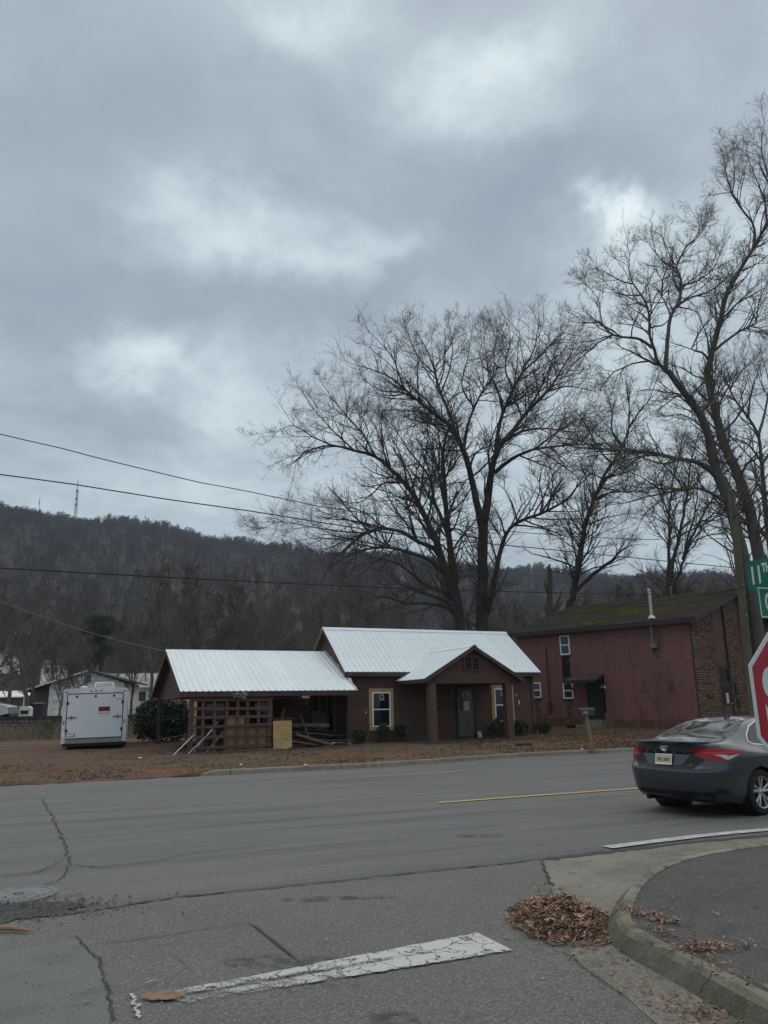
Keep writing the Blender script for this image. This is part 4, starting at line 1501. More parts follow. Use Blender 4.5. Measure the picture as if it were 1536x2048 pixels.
# rear wall of the carport and a pale panel against it
MB().box(-4.9, 2.5, 6.0, 6.09, .05, 2.1).build('rear_wall', M_BROWN, car_p)
MB().box(-3.35, -2.65, 5.90, 5.98, .25, 2.0).build('rear_panel', M_WOODG, car_p)
MB().box(-4.5, -3.7, 5.94, 5.995, 1.0, 1.9).box(-2.3, -1.5, 5.94, 5.995, 1.0, 1.9).build('rear_window', M_GLASS, car_p)
# lattice front
lat = MB().box(-6.49, -3.43, -1.10, -1.055, 2.02, 2.10).build('lattice', M_TRIMB, car_p)
rl = random.Random(9)
for i, uu in enumerate((-6.42, -5.99, -5.57, -5.17, -4.75, -4.35, -3.97, -3.54)):
    w = .075 if i in (0, 7) else .055
    t = rl.uniform(-.035, .035)
    MB().prism([(uu - w, -1.10, .06 + rl.uniform(0, .06)), (uu + w, -1.10, .06), (uu + w, -1.078, .06), (uu - w, -1.078, .06)], (0, 0, 0), (t, 0, 1.96)).build('lattice_slat', M_POSTB, lat)
for z in (1.98, 1.68, 1.36, 1.02, .68, .30):
    t = rl.uniform(-.05, .06)
    MB().prism([(-6.50, -1.126, z - .05), (-6.50, -1.104, z - .05), (-6.50, -1.104, z + .05), (-6.50, -1.126, z + .05)], (0, 0, 0), (3.07, 0, t)).build('lattice_slat', M_POSTB, lat)

# ------------------------------------------------------------------ the two-storey red building
BX, BY, BTH = 13.94, 36.0, -.7617
BU = Vector((math.cos(BTH), math.sin(BTH), 0))
BV = Vector((-math.sin(BTH), math.cos(BTH), 0))


def BP(u, v, z=0.):
    return Vector((BX, BY, z)) + BU * u + BV * v


bld = empty('red_building', (BX, BY, 0), BTH, label='two-storey dull red building with mossy shingle roof and brown brick end', cat='building')
BL, BW, BZE, BZR = 9.5, 12.4, 5.36, 7.32
bp = (BZR - BZE) / (BW / 2 + .4)
bw = MB().box(-BL, 0, 0, .2, .0, 5.42).box(-BL, -BL + .2, .201, BW - .201, .0, 5.42).box(-BL, 0, BW - .2, BW, .0, 5.42).build('wall', M_STUC, bld)
MB().prism([(-BL + .001, .01, 5.42), (-BL + .001, BW - .01, 5.42), (-BL + .001, BW / 2, BZR - .12)], (0, 0, 0), (.19, 0, 0)).build('gable', M_STUC, bw)
# end wall: painted panels with brick piers standing proud
ez = lambda v: BZE + bp * (min(v, BW - v) + .4) - .14
MB().prism([(-.2, .21, .0), (-.2, BW - .21, .0), (-.2, BW - .21, ez(BW - .21)), (-.2, BW / 2, ez(BW / 2)), (-.2, .21, ez(.21))], (0, 0, 0), (.12, 0, 0)).build('end_wall', M_STUC2, bld)


def brick_pier(v0, v1, z0, top):
    pier = MB().prism([(-.08, v0, z0), (-.08, v1, z0), (-.08, v1, top(v1)), (-.08, v0, top(v0))], (0, 0, 0), (.085, 0, 0)).build('brick_pier', M_MORT, bld)
    V, F, o = [], [], 0
    z, row = z0 + .01, 0
    rb = random.Random(int(v0 * 10))
    while z < top(v1):
        v = v0 - (.11 if row % 2 else 0)
        while v < v1:
            a, b = max(v, v0), min(v + .205, v1)
            if b - a > .05 and z + .086 < top(a) and z + .086 < top(b):
                x = .018 + rb.uniform(-.005, .006)
                V += [(.004, a, z), (.004, b, z), (.004, b, z + .090), (.004, a, z + .090), (x, a, z), (x, b, z), (x, b, z + .090), (x, a, z + .090)]
                F += [(o + 4, o + 5, o + 6, o + 7), (o, o + 1, o + 5, o + 4), (o + 3, o + 7, o + 6, o + 2), (o, o + 4, o + 7, o + 3), (o + 1, o + 2, o + 6, o + 5)]
                o += 8
            v += .218
        z += .108
        row += 1
    link('brick', arr_mesh('brick', V, F, M_BRICK), pier, kind='stuff')


brick_pier(.0, 2.60, .3, ez)
brick_pier(4.15, 5.95, .3, ez)
brick_pier(9.6, 12.2, .3, ez)
MB().box(-.078, .03, 2.60, 2.70, .3, ez(2.6) - .05).build('trim_board', M_STUC2, bld)
MB().box(-.078, -.05, 2.70, 4.15, 3.24, 3.30).build('panel_joint', M_FASC, bld)
MB().box(-.078, .02, 2.76, 2.86, .7, 3.2).box(-.078, .02, 3.96, 4.06, .7, 3.2).box(-.078, .02, 2.861, 3.959, 3.1, 3.2).box(-.078, .02, 2.861, 3.959, 2.44, 2.55).build('entrance_frame', M_DARKF, bld)
MB().box(-.078, -.04, 2.862, 3.958, 2.551, 3.099).build('transom_pane', M_GLASS, bld)
ed = MB().box(-.078, -.02, 2.87, 3.95, .72, 2.435).build('front_door', M_STUC2, bld)
MB().box(-.019, -.008, 3.0, 3.82, 1.45, 2.33).build('pane', M_GLASS, ed)
MB().box(-.007, -.003, 3.28, 3.60, 1.52, 2.0).build('notice', M_PAPER2, ed)
MB().lathe([(0, 0), (.035, 0), (.04, .03), (.03, .06), (0, .07)], 10, Matrix.Translation((-.02, 3.86, 1.5)) @ Matrix.Rotation(math.pi / 2, 4, 'Y')).build('handle', M_GALV, ed, smooth=True)
MB().box(.02, .09, 4.4, 4.75, 1.95, 2.5).build('meter_box', M_BLACK, bld, bevel=.01)
MB().box(.02, .09, 4.5, 4.85, 1.35, 1.75).build('meter_box', M_BLACK, bld, bevel=.01)
MB().box(.02, .07, 1.0, 1.7, 1.78, 1.98).build('name_plate', M_BLACK, bld, bevel=.01)
# long wall: windows, door with hood, conduit, stains
sash_window(bld, -6.86, -6.30, 4.06, 5.04, .0, glass=M_GLASSG, fw=.055)
sash_window(bld, -8.66, -8.18, 1.96, 2.73, .0, glass=M_GLASSG, fw=.05)
w3 = sash_window(bld, -6.86, -6.30, 1.88, 2.67, .0, glass=M_GLASSG, fw=.055)
for a, b, z in ((-6.90, -6.27, 1.80), (-8.70, -8.15, 1.88), (-6.90, -6.27, 3.98)):
    MB().box(a, b, -.06, -.002, z, z + .06).build('window_sill', M_STUC2, bld)
MB().box(-6.85, -6.38, -.005, -.002, 2.72, 4.0).build('soot_stain', M_SOOT, bld)
MB().box(-4.72, -4.55, -.005, -.002, 1.2, 3.0).build('soot_stain', M_SOOT, bld)
M_MUD = mat('mud_splash', (.20, .085, .055), rough=.95, alpha_noise=(2.2, .35, 1.0))
MB().box(-BL, -5.6, -.004, -.001, .25, .95).box(-4.3, -.05, -.004, -.001, .2, .85).build('mud_splash', M_MUD, bld)
M_RUN = mat('rain_streak', (.085, .045, .041), rough=.9, alpha_noise=(3.5, .40, .95))
for a, b, z0_, z1_ in ((-6.75, -6.4, .9, 1.78), (-8.6, -8.3, 1.1, 1.86), (-1.9, -1.65, 3.6, 4.08)):
    MB().box(a, b, -.0045, -.0015, z0_, z1_).build('rain_streak', M_RUN, bld)
MB().box(-3.1, -.02, -.006, -.001, 3.36, 3.375).box(-3.1, -3.09, -.006, -.001, 3.376, 5.2).build('panel_joint', M_STUC2, bld)
sd = MB().box(-5.44, -4.74, -.02, .0, .84, 2.66).build('side_door', M_DARKF, bld)
MB().lathe([(0, 0), (.028, 0), (.032, .02), (.026, .05), (0, .06)], 10, Matrix.Translation((-5.34, -.02, 1.75)) @ Matrix.Rotation(math.pi / 2, 4, 'X')).build('handle', M_GALVD, sd, smooth=True)
MB().box(-5.52, -5.442, -.04, -.002, .80, 2.74).box(-4.738, -4.66, -.04, -.002, .80, 2.74).box(-5.442, -4.738, -.04, -.002, 2.662, 2.74).build('door_frame', M_BLACK, bld)
hood = MB().prism([(-6.25, -.95, 2.66), (-6.25, -.0, 2.94), (-6.25, -.0, 3.04), (-6.25, -.95, 2.74)], (0, 0, 0), (1.72, 0, 0)).build('door_hood', M_SHING, bld)
MB().box(-6.28, -4.50, -.985, -.952, 2.60, 2.75).build('fascia', M_FASC, hood)
for uu in (-6.2, -4.62):
    MB().beam((uu, -.03, 2.2), (uu, -.75, 2.68), .05, .05).build('bracket', M_FASC, hood)
lamp = MB().box(-4.66, -4.52, -.05, -.002, 2.38, 2.5).build('flood_lamp', M_GALVD, bld)
for dx in (-.07, .09):
    MB().lathe([(.02, 0), (.03, .05), (.062, .12), (.055, .125), (0, .11)], 12, Matrix.Translation((-4.59 + dx, -.05, 2.42)) @ Matrix.Rotation(rad(115), 4, 'X') @ Matrix.Rotation(dx * 4, 4, 'Y')).build('lamp_head', M_VINYL, lamp, smooth=True)
MB().box(-5.55, -4.55, -.62, -.03, .0, .84).box(-5.75, -4.35, -.95, -.621, .0, .64).build('door_step', M_KERB, bld)
cd = MB().tube([(-7.72, -.04, 4.50), (-7.70, -.04, 1.15)], .035, 8).build('conduit', M_STUC2, bld)
MB().box(-7.80, -7.60, -.12, -.006, 1.35, 1.72).build('junction_box', M_FASC, cd)
MB().tube([(-7.70, -.03, 1.15), (-8.75, -.03, 1.02), (-8.8, -.03, .62)], .012, 6).build('cable', M_FASC, bld)
MB().box(-2.8, -2.75, -.02, -.002, .5, 1.5).build('pipe_stub', M_STUC2, bld)
MB().box(-8.6, -8.3, -.03, -.004, .55, .70).build('crawl_vent', M_BLACK, bld)
MB().box(-6.55, -6.2, -.02, -.004, .62, .76).build('crawl_vent', M_STUC2, bld)
# roof: shingle courses one above the other
broof = MB().prism([(-BL - .25, -.4, BZE - .20), (-BL - .25, BW / 2, BZR - .20), (-BL - .25, BW / 2, BZR - .02), (-BL - .25, -.4, BZE - .02)], (0, 0, 0), (BL + .65, 0, 0)) \
    .prism([(-BL - .25, BW + .4, BZE - .20), (-BL - .25, BW / 2, BZR - .201), (-BL - .25, BW / 2, BZR - .021), (-BL - .25, BW + .4, BZE - .02)], (0, 0, 0), (BL + .65, 0, 0)).build('roof', M_FASC, bld)
bsl = math.hypot(BW / 2 + .4, BZR - BZE)
ds = Vector((0, BW / 2 + .4, BZR - BZE)).normalized()
nn = Vector((0, -ds.z, ds.y))
rb = random.Random(21)
nco = int(bsl / .24)
for i in range(nco):
    a = bsl * i / nco
    x = -BL - .27
    while x < .42:
        L = min(rb.uniform(1.6, 2.2), .42 - x)
        if .42 - x - L < .4:
            L = .42 - x
        p = Vector((x, -.41, BZE - .02)) + ds * (a - .02) + nn * (.012 + rb.uniform(0, .006))
        q = Vector((x, -.41, BZE - .02)) + ds * (a + .25) + nn * .004
        t = nn * .012
        o = x
        MB().prism([p - t, q - t, q + t * .3, p + t], (0, 0, 0), (L - .006, 0, 0)).build('shingle_strip', M_SHING, broof)
        x += L
MB().box(-BL - .27, .42, -.43, -.402, BZE - .24, BZE + .0).build('fascia', M_FASC, broof)
for s, (va, vb) in enumerate(((-.42, BW / 2), (BW + .42, BW / 2))):
    MB().prism([(.40, va, BZE - .26), (.40, vb + s * .002, BZR - .26), (.40, vb + s * .002, BZR + .0), (.40, va, BZE + .0)], (0, 0, 0), (.03, 0, 0)).build('rake_board', M_FASC, broof)
    MB().prism([(-BL - .28, va, BZE - .26), (-BL - .28, vb + s * .002, BZR - .26), (-BL - .28, vb + s * .002, BZR + .0), (-BL - .28, va, BZE + .0)], (0, 0, 0), (.03, 0, 0)).build('rake_board', M_FASC, broof)
# moss: small clumps growing on the slope
rg = np.random.default_rng(12)
mv, mf, o = [], [], 0
cnt = 0
while cnt < 3600:
    x, s = rg.uniform(-BL, .2), rg.uniform(.2, bsl - .1)
    dens = mnoise.noise((x * .33, s * .55, 2.0)) + .45 * mnoise.noise((x * 1.6, s * 1.9, 7.0)) + .35 * math.exp(-((x + 5.0) / 3.0) ** 2) - .30
    if rg.random() > max(.008, dens * 1.6):
        continue
    cnt += 1
    p = Vector((x, -.4, BZE)) + ds * s + nn * .012
    k = rg.uniform(.02, .07)
    h = k * rg.uniform(.3, .7)
    w = rg.uniform(0, 6.28)
    ring = [p + Vector((math.cos(w + i * 1.257) * k * rg.uniform(.7, 1.3), 0, 0)) + ds * (math.sin(w + i * 1.257) * k * rg.uniform(.7, 1.3)) for i in range(5)]
    mv += [tuple(q) for q in ring] + [tuple(p + nn * h)]
    mf += [(o + i, o + (i + 1) % 5, o + 5) for i in range(5)]
    o += 6
link('moss', arr_mesh('moss', mv, mf, M_MOSS), broof, kind='stuff')
# flue through the eave: wall elbow, pipe, base flashing and capped stack
fl = MB().tube([(-1.76, -.25, 4.35), (-1.77, -.25, BZE - .15)], .055, 10).box(-1.92, -1.60, -.20, -.002, 4.10, 4.34).build('flue', M_GALVD, bld, smooth=False)
fz = BZE + .18
MB().lathe([(.19, .0), (.13, .10), (.10, .16)], 16, Matrix.Translation((-1.78, -.05, fz - .06))).build('flue_base', M_GALV, fl, smooth=True)
MB().tube([(-1.78, -.05, fz), (-1.78, -.05, fz + 1.25)], .075, 14).build('flue_stack', M_GALV, fl, smooth=True)
MB().lathe([(.0, .10), (.05, .09), (.115, .03), (.115, .0), (.06, .0)], 16, Matrix.Translation((-1.78, -.05, fz + 1.27))).build('flue_cap', M_GALV, fl, smooth=True)
MB().tube([(-3.2, 5.7, BZR - .2), (-3.2, 5.7, BZR + .35)], .06, 10).lathe([(.09, 0), (.09, .06), (0, .09)], 10, Matrix.Translation((-3.2, 5.7, BZR + .35))).build('roof_vent', M_GALVD, bld)

# ------------------------------------------------------------------ grey saloon car
M_CARP = mat('grey_metallic_paint', (.050, .054, .066), rough=.27, metal=.45, spec=.5, coat=.6, vary=[(400, (.07, .072, .08), .55, .7, 1)])
M_CARB = mat('car_black_plastic', (.014, .014, .015), rough=.45)
M_CGLASS = mat('tinted_car_glass', (.012, .014, .015), rough=.07, spec=.35)
M_RED = mat('tail_lamp_red', (.27, .003, .007), rough=.18, spec=.4, coat=.15)
M_REDB = mat('tail_lamp_bright', (.55, .03, .04), rough=.18, spec=.4, coat=.15)
M_CLEAR = mat('clear_lamp_lens', (.45, .44, .42), rough=.15, metal=.5, coat=1.0)
M_CHROME = mat('chrome', (.75, .76, .78), rough=.12, metal=1.0)
M_SATIN = mat('satin_trim', (.42, .43, .44), rough=.3, metal=.9)
M_TYRE = mat('tyre_rubber', (.016, .016, .017), rough=.85)
M_ALLOY = mat('alloy_wheel', (.46, .46, .46), rough=.32, metal=.85, vary=[(30, (.36, .36, .36), .5, .75)])
M_DISC = mat('brake_dark', (.03, .03, .03), rough=.6, metal=.5)
M_PLATE = mat('number_plate_cream', (.58, .52, .33), rough=.5, vary=[(14, (.50, .46, .34), .4, .7)])

CAR_L, WB0, WB1, WR = 4.88, 1.06, 3.925, .335


def pchip(xs, ys):
    xs, ys = np.asarray(xs, float), np.asarray(ys, float)
    h = np.diff(xs)
    d = np.diff(ys) / h
    m = np.zeros(len(xs))
    m[1:-1] = np.where(d[:-1] * d[1:] > 0, 2 * d[:-1] * d[1:] / np.where(np.abs(d[:-1] + d[1:]) < 1e-9, 1, d[:-1] + d[1:]), 0)
    m[0], m[-1] = d[0], d[-1]

    def f(x):
        x = np.clip(x, xs[0], xs[-1])
        i = np.clip(np.searchsorted(xs, x) - 1, 0, len(h) - 1)
        t = (x - xs[i]) / h[i]
        return ((1 + 2 * t) * (1 - t) ** 2 * ys[i] + t * (1 - t) ** 2 * h[i] * m[i] + t * t * (3 - 2 * t) * ys[i + 1] + t * t * (t - 1) * h[i] * m[i + 1])
    return f


ztop = pchip([0, .10, .20, .45, .62, 1.0, 1.4, 1.75, 2.1, 2.5, 2.9, 3.3, 3.62, 4.1, 4.6, 4.80, 4.88], [1.085, 1.105, 1.11, 1.125, 1.15, 1.275, 1.385, 1.430, 1.445, 1.435, 1.385, 1.22, 1.05, .96, .83, .72, .66])
wroof = pchip([0, .3, .55, .9, 1.3, 1.8, 2.4, 2.9, 3.3, 3.62, 4.2, 4.7, 4.88], [.56, .66, .66, .62, .575, .56, .56, .58, .64, .70, .70, .62, .52])
zedge = pchip([0, .3, .55, .9, 1.3, 1.8, 2.4, 2.9, 3.3, 3.62, 4.2, 4.7, 4.88], [1.07, 1.09, 1.105, 1.22, 1.335, 1.385, 1.39, 1.33, 1.17, 1.02, .93, .79, .64])
wbelt = pchip([0, .1, .25, .6, 1.0, 2.0, 3.2, 4.0, 4.6, 4.88], [.56, .68, .76, .80, .815, .835, .83, .80, .70, .56])
zbelt = pchip([0, .3, .7, 1.2, 2.0, 3.0, 3.62, 4.2, 4.7, 4.88], [1.04, 1.05, 1.04, 1.00, .96, .935, .94, .88, .76, .62])
wmax = pchip([0, .03, .08, .16, .30, .55, 1.1, 1.6, 2.4, 3.3, 3.9, 4.4, 4.7, 4.84, 4.88], [.60, .675, .745, .80, .848, .890, .918, .905, .900, .905, .915, .88, .78, .66, .58])
zmid = pchip([0, .5, 1.1, 2.4, 3.9, 4.88], [.80, .80, .80, .72, .74, .60])
wlow = pchip([0, .03, .08, .2, .5, 1.1, 2.4, 3.9, 4.5, 4.88], [.57, .645, .715, .79, .855, .885, .87, .885, .80, .52])
zlow = pchip([0, .3, 1.1, 2.4, 3.9, 4.88], [.36, .34, .30, .26, .28, .30])
zbot = pchip([0, .2, .6, 1.1, 2.4, 3.9, 4.6, 4.88], [.27, .23, .20, .17, .165, .17, .19, .24])


def rear_x(z):
    return np.interp(z, [.20, .30, .40, .52, .66, .705, .73, .80, .93, 1.0, 1.05, 1.10], [.16, .09, .035, .0, -.012, -.005, .035, .06, .105, .09, .05, .035])


def section(x):
    """half profile, top centre to underside centre, in (y, z)"""
    P = np.array([[0, ztop(x)], [wroof(x) * .55, ztop(x) - .012 * (wroof(x) / .6)], [wroof(x), zedge(x)], [wbelt(x), zbelt(x)],
                  [wmax(x) - .012, zbelt(x) - .10], [wmax(x), zmid(x)], [wmax(x) - .010, (zmid(x) + zlow(x)) / 2], [wlow(x), zlow(x)], [wlow(x) - .06, zbot(x)], [0, zbot(x) - .0]])
    out = []
    n = len(P)
    for i in range(n - 1):
        a = P[max(i - 1, 0)] if i else np.array([-P[1][0], P[1][1]])
        b, c = P[i], P[i + 1]
        d = P[min(i + 2, n - 1)]
        k = 6
        tt = .5
        if i >= 7:
            for j in range(3):
                out.append(b + (c - b) * j / 3)
            continue
        m1, m2 = (c - a) * tt * .8, (d - b) * tt * .8
        for j in range(k):
            t = j / k
            out.append((2 * t ** 3 - 3 * t * t + 1) * b + (t ** 3 - 2 * t * t + t) * m1 + (-2 * t ** 3 + 3 * t * t) * c + (t ** 3 - t * t) * m2)
    out.append(P[-1])
    return np.array(out)


xs = sorted(set(np.round(np.concatenate([np.array([0, .008, .02, .035, .055, .08, .11, .15]), np.arange(.2, .62, .05), np.arange(.62, 1.6, .022), np.arange(1.6, 3.45, .06), np.arange(3.45, 4.42, .022), np.arange(4.42, 4.8, .04), [4.82, 4.85, 4.87, 4.88]]), 4)))
secs = [section(x) for x in xs]
m_ = len(secs[0])
W2 = 2 * m_ - 2      # full ring


def car_warp(x, y, z):
    if x < .75:
        k = 1 - smooth01(0, .75, x)
        x = x + float(rear_x(z)) * k
    if x > 4.4:
        k = smooth01(4.4, 4.88, x)
        x = x - k * .16 * (1 - max(0, min(1, (z - .25) / .25))) * .5
    return x, y, z


CV, CF = [], []
for x, s in zip(xs, secs):
    ring = [(x, y, z) for y, z in s] + [(x, -y, z) for y, z in s[-2:0:-1]]
    # bow of the tail and the nose in plan
    for (a, y, z) in ring:
        bow = 0
        if x < .2:
            bow = -.085 * (1 - x / .2) * (1 - (y / .75) ** 2)
        if x > 4.5:
            bow = .16 * ((x - 4.5) / .38) * (1 - (y / .75) ** 2) * .6
        CV.append(Vector(car_warp(a, y, z)) + Vector((bow, 0, 0)))
for i in range(len(xs) - 1):
    for j in range(W2):
        CF.append((i * W2 + j, i * W2 + (j + 1) % W2, (i + 1) * W2 + (j + 1) % W2, (i + 1) * W2 + j))
# tail and nose faces: rows between the two sides
for i, x in ((0, xs[0]), (len(xs) - 1, xs[-1])):
    s = secs[i]
    prev = None
    for k in range(1, m_ - 1):
        y, z = s[k]
        row = [i * W2 + k]
        nn_ = 12
        for q in range(1, nn_):
            yy = y - 2 * y * q / nn_
            bow = (-.085 if i == 0 else .0608) * (1 - (yy / .75) ** 2)
            CV.append(Vector(car_warp(x, yy, z)) + Vector((bow + (-.0 if i == 0 else 0), 0, 0)))
            row.append(len(CV) - 1)
        row.append(i * W2 + (W2 - k))
        if prev is None:
            top = i * W2
            half = nn_ // 2
            for q in range(nn_):
                CF.append((top, row[q], row[q + 1]))
        else:
            for q in range(nn_):
                CF.append((prev[q], row[q], row[q + 1], prev[q + 1]))
        prev = row
# wheel openings
ARCH = .375
newF = []
for f in CF:
    c = sum((CV[i] for i in f), Vector()) / len(f)
    if abs(c.y) > .55 and any((c.x - w) ** 2 + (c.z - WR) ** 2 < (ARCH - .004) ** 2 for w in (WB0, WB1)):
        continue
    newF.append(f)
for f in newF:
    for i in f:
        p = CV[i]
        for w in (WB0, WB1):
            d = math.hypot(p.x - w, p.z - WR)
            if abs(p.y) > .55 and d < ARCH and d > .2:
                k = ARCH / d
                p.x, p.z = w + (p.x - w) * k, WR + (p.z - WR) * k
CAR_ROT = rad(33)
car = empty('car', (4.12, 12.15, 0), CAR_ROT, label='dark grey four-door saloon car driving away on the road, seen from behind', cat='car')
car.scale = (.95, .95, .95)
me = MB().add([tuple(p) for p in CV], newF).mesh('body', M_CARP, smooth=True)
me.set_sharp_from_angle(angle=rad(60))
body = link('body', me, car)
bmx = bmesh.new()
bmx.from_mesh(me)
BVHC = BVHTree.FromBMesh(bmx)
bmx.free()


def skin(name, poly, frm, axes, off, m, parent, res=.02, thick=.004, smooth=True):
    """a piece cut to an outline and laid on the body: outline points live in the plane of two axes and are dropped onto the body from frm"""
    bm = bmesh.new()
    P2 = [Vector((a, b, 0)) for a, b in poly]
    f = bm.faces.new([bm.verts.new(p) for p in P2])
    bmesh.ops.triangulate(bm, faces=[f])
    xs_ = [p.x for p in P2]
    ys_ = [p.y for p in P2]
    for ax, lo, hi in ((0, min(xs_), max(xs_)), (1, min(ys_), max(ys_))):
        k = max(1, int((hi - lo) / res))
        for i in range(1, k):
            co = Vector((lo + (hi - lo) * i / k, 0, 0)) if ax == 0 else Vector((0, lo + (hi - lo) * i / k, 0))
            no = Vector((1, 0, 0)) if ax == 0 else Vector((0, 1, 0))
            bmesh.ops.bisect_plane(bm, geom=bm.verts[:] + bm.edges[:] + bm.faces[:], plane_co=co, plane_no=no)
    A, B = (Vector(a) for a in axes)
    D_ = Vector(frm).normalized()
    bad = []
    for v in bm.verts:
        o = A * v.co.x + B * v.co.y - D_ * 4
        hit, nor, idx, dist = BVHC.ray_cast(o, D_)
        if hit is None:
            bad.append(v)
        else:
            if nor.dot(D_) > 0:
                nor = -nor
            v.co = hit + nor * off
    if bad:
        bmesh.ops.delete(bm, geom=bad, context='VERTS')
    bmesh.ops.remove_doubles(bm, verts=bm.verts, dist=.0005)
    bmesh.ops.recalc_face_normals(bm, faces=bm.faces)
    for f in bm.faces:
        if f.normal.dot(D_) > 0:
            f.normal_flip()
    if thick:
        bmesh.ops.solidify(bm, geom=bm.faces[:], thickness=thick)
    me = bpy.data.meshes.new(name)
    bm.to_mesh(me)
    bm.free()
    me.materials.append(m)
    if smooth:
        me.polygons.foreach_set('use_smooth', [True] * len(me.polygons))
        me.set_sharp_from_angle(angle=rad(50))
    return link(name, me, parent)


RAX = ((0, -1, 0), (0, 0, 1))     # seen from behind: right is -y
SAX = ((1, 0, 0), (0, 0, 1))
back = (1, 0, 0)
# windows: rear glass from behind-above, side glass, windscreen
down_b = Vector((.62, 0, -.78))
bx_ = Vector((0, -1, 0))
by_ = bx_.cross(down_b) * -1
if by_.z < 0:
    by_ = -by_


def inplane(p, D, A, B):
    D, A, B = Vector(D).normalized(), Vector(A).normalized(), Vector(B).normalized()
    p = Vector(p)
    return p.dot(A), p.dot(B)


rg_pts = [(.60, -.64, 1.13), (.58, -.3, 1.14), (.575, 0, 1.145), (.58, .3, 1.14), (.60, .64, 1.13), (.85, .655, 1.20), (1.10, .60, 1.29), (1.32, .525, 1.355), (1.46, .40, 1.39), (1.50, 0, 1.41), (1.46, -.40, 1.39), (1.32, -.525, 1.355), (1.10, -.60, 1.29), (.85, -.655, 1.20)]
skin('rear_window', [inplane(p, down_b, bx_, by_) for p in rg_pts], down_b, (bx_, by_.normalized()), .003, M_CGLASS, car, .05, .0)
dn_f = Vector((-.62, 0, -.78))
fx_ = Vector((0, 1, 0))
fy_ = Vector((-.78, 0, .62))
ws = [(2.72, -.48, 1.40), (2.68, 0, 1.42), (2.72, .48, 1.40), (3.1, .58, 1.28), (3.52, .66, 1.08), (3.6, 0, 1.07), (3.52, -.66, 1.08), (3.1, -.58, 1.28)]
skin('windscreen', [inplane(p, dn_f, fx_, fy_) for p in ws], dn_f, (fx_, fy_), .003, M_CGLASS, car, .06, .0)
for s in (-1, 1):
    sd_ = (0, -s, 0)
    # rear door glass with quarter light, front door glass
    gl = [(1.02, 1.075), (1.10, 1.165), (1.32, 1.29), (1.60, 1.365), (2.05, 1.385), (2.05, .99), (1.5, 1.005), (1.1, 1.035)]
    skin('rear_side_window', gl, sd_, SAX, .003, M_CGLASS, car, .05, .0)
    gl2 = [(2.10, 1.385), (2.5, 1.375), (2.85, 1.30), (3.25, 1.09), (3.30, .985), (2.10, .985)]
    skin('front_side_window', gl2, sd_, SAX, .003, M_CGLASS, car, .05, .0)
    tr = [(1.0, 1.07), (1.085, 1.172), (1.31, 1.302), (1.60, 1.378), (2.5, 1.392), (2.5, 1.378), (1.60, 1.364), (1.325, 1.286), (1.11, 1.163), (1.035, 1.08), (1.11, 1.043), (1.5, 1.012), (3.2, .992), (3.2, .977), (1.5, .995), (1.09, 1.024)]
    skin('window_trim', tr, sd_, SAX, .006, M_SATIN, car, .05, .0)
    # shut lines and handle
    skin('shut_line', [(2.055, 1.0), (2.072, 1.0), (2.065, .30), (2.048, .30)], sd_, SAX, .003, M_CARB, car, .05, .0)
    skin('shut_line', [(1.30, .98), (1.313, .98), (1.46, .72), (1.49, .5), (1.477, .5), (1.448, .72)], sd_, SAX, .003, M_CARB, car, .05, .0)
    hb = BVHC.ray_cast(Vector((1.60, s * 3, .87)), Vector((0, -s, 0)))[0]
    MB().box(1.50, 1.74, hb.y + (.0 if s > 0 else -.03), hb.y + (.03 if s > 0 else .0), .855, .885).build('door_handle', M_CARP, car, smooth=False, bevel=.008)
    skin('character_line', [(.78, .845), (1.5, .872), (1.5, .864), (.78, .838)], sd_, SAX, .002, M_CARB, car, .05, .0)
    skin('sill_trim', [(1.5, .24), (3.5, .24), (3.5, .19), (1.5, .19)], sd_, SAX, .003, M_CARB, car, .1, .0)
    # door mirror
    MB().lathe([(0, -.1), (.07, -.08), (.09, 0), (.07, .08), (0, .1)], 12, Matrix.Translation((3.0, s * 1.0, 1.02)) @ Matrix.Rotation(math.pi / 2, 4, 'X') @ Matrix.Diagonal((.8, .9, 1.0, 1))).build('door_mirror', M_CARP, car, smooth=True)
    # tail lamps, wrapped round the corner: dropped on from behind and outside
    D2 = Vector((.80, -s * .60, 0)).normalized()
    A2 = Vector((0, 0, 1)).cross(D2) * (-1)
    A2 = Vector((D2.y, -D2.x, 0))           # right as seen along D2
    lamp_pts = [(.04, .385, .985), (.03, .55, 1.00), (.05, .70, 1.005), (.25, .875, .995), (.62, .905, .965), (.70, .91, .94), (.60, .912, .905), (.36, .885, .835), (.2, .86, .815), (.06, .76, .83), (.04, .60, .865), (.05, .46, .92)]

    def P_(p):
        q = Vector((p[0], s * p[1], p[2]))
        return (q.dot(A2), q.z)
    tl = skin('tail_lamp', [P_(p) for p in lamp_pts], D2, (A2, (0, 0, 1)), .009, M_RED, car, .03, .006)
    skin('lamp_bar', [P_(p) for p in ((.05, .55, .955), (.08, .77, .955), (.3, .88, .945), (.60, .905, .94), (.30, .882, .925), (.08, .77, .925), (.05, .60, .928))], D2, (A2, (0, 0, 1)), .012, M_REDB, tl, .04, .0)
    skin('reverse_lens', [P_(p) for p in ((.09, .79, .91), (.27, .872, .91), (.40, .888, .862), (.30, .875, .835), (.24, .87, .85), (.17, .845, .885))], D2, (A2, (0, 0, 1)), .0125, M_CLEAR, tl, .04, .0)
    skin('lower_stripe', [P_(p) for p in ((.30, .878, .888), (.56, .906, .915), (.36, .886, .848), (.33, .882, .85))], D2, (A2, (0, 0, 1)), .0125, M_CLEAR, tl, .04, .0)
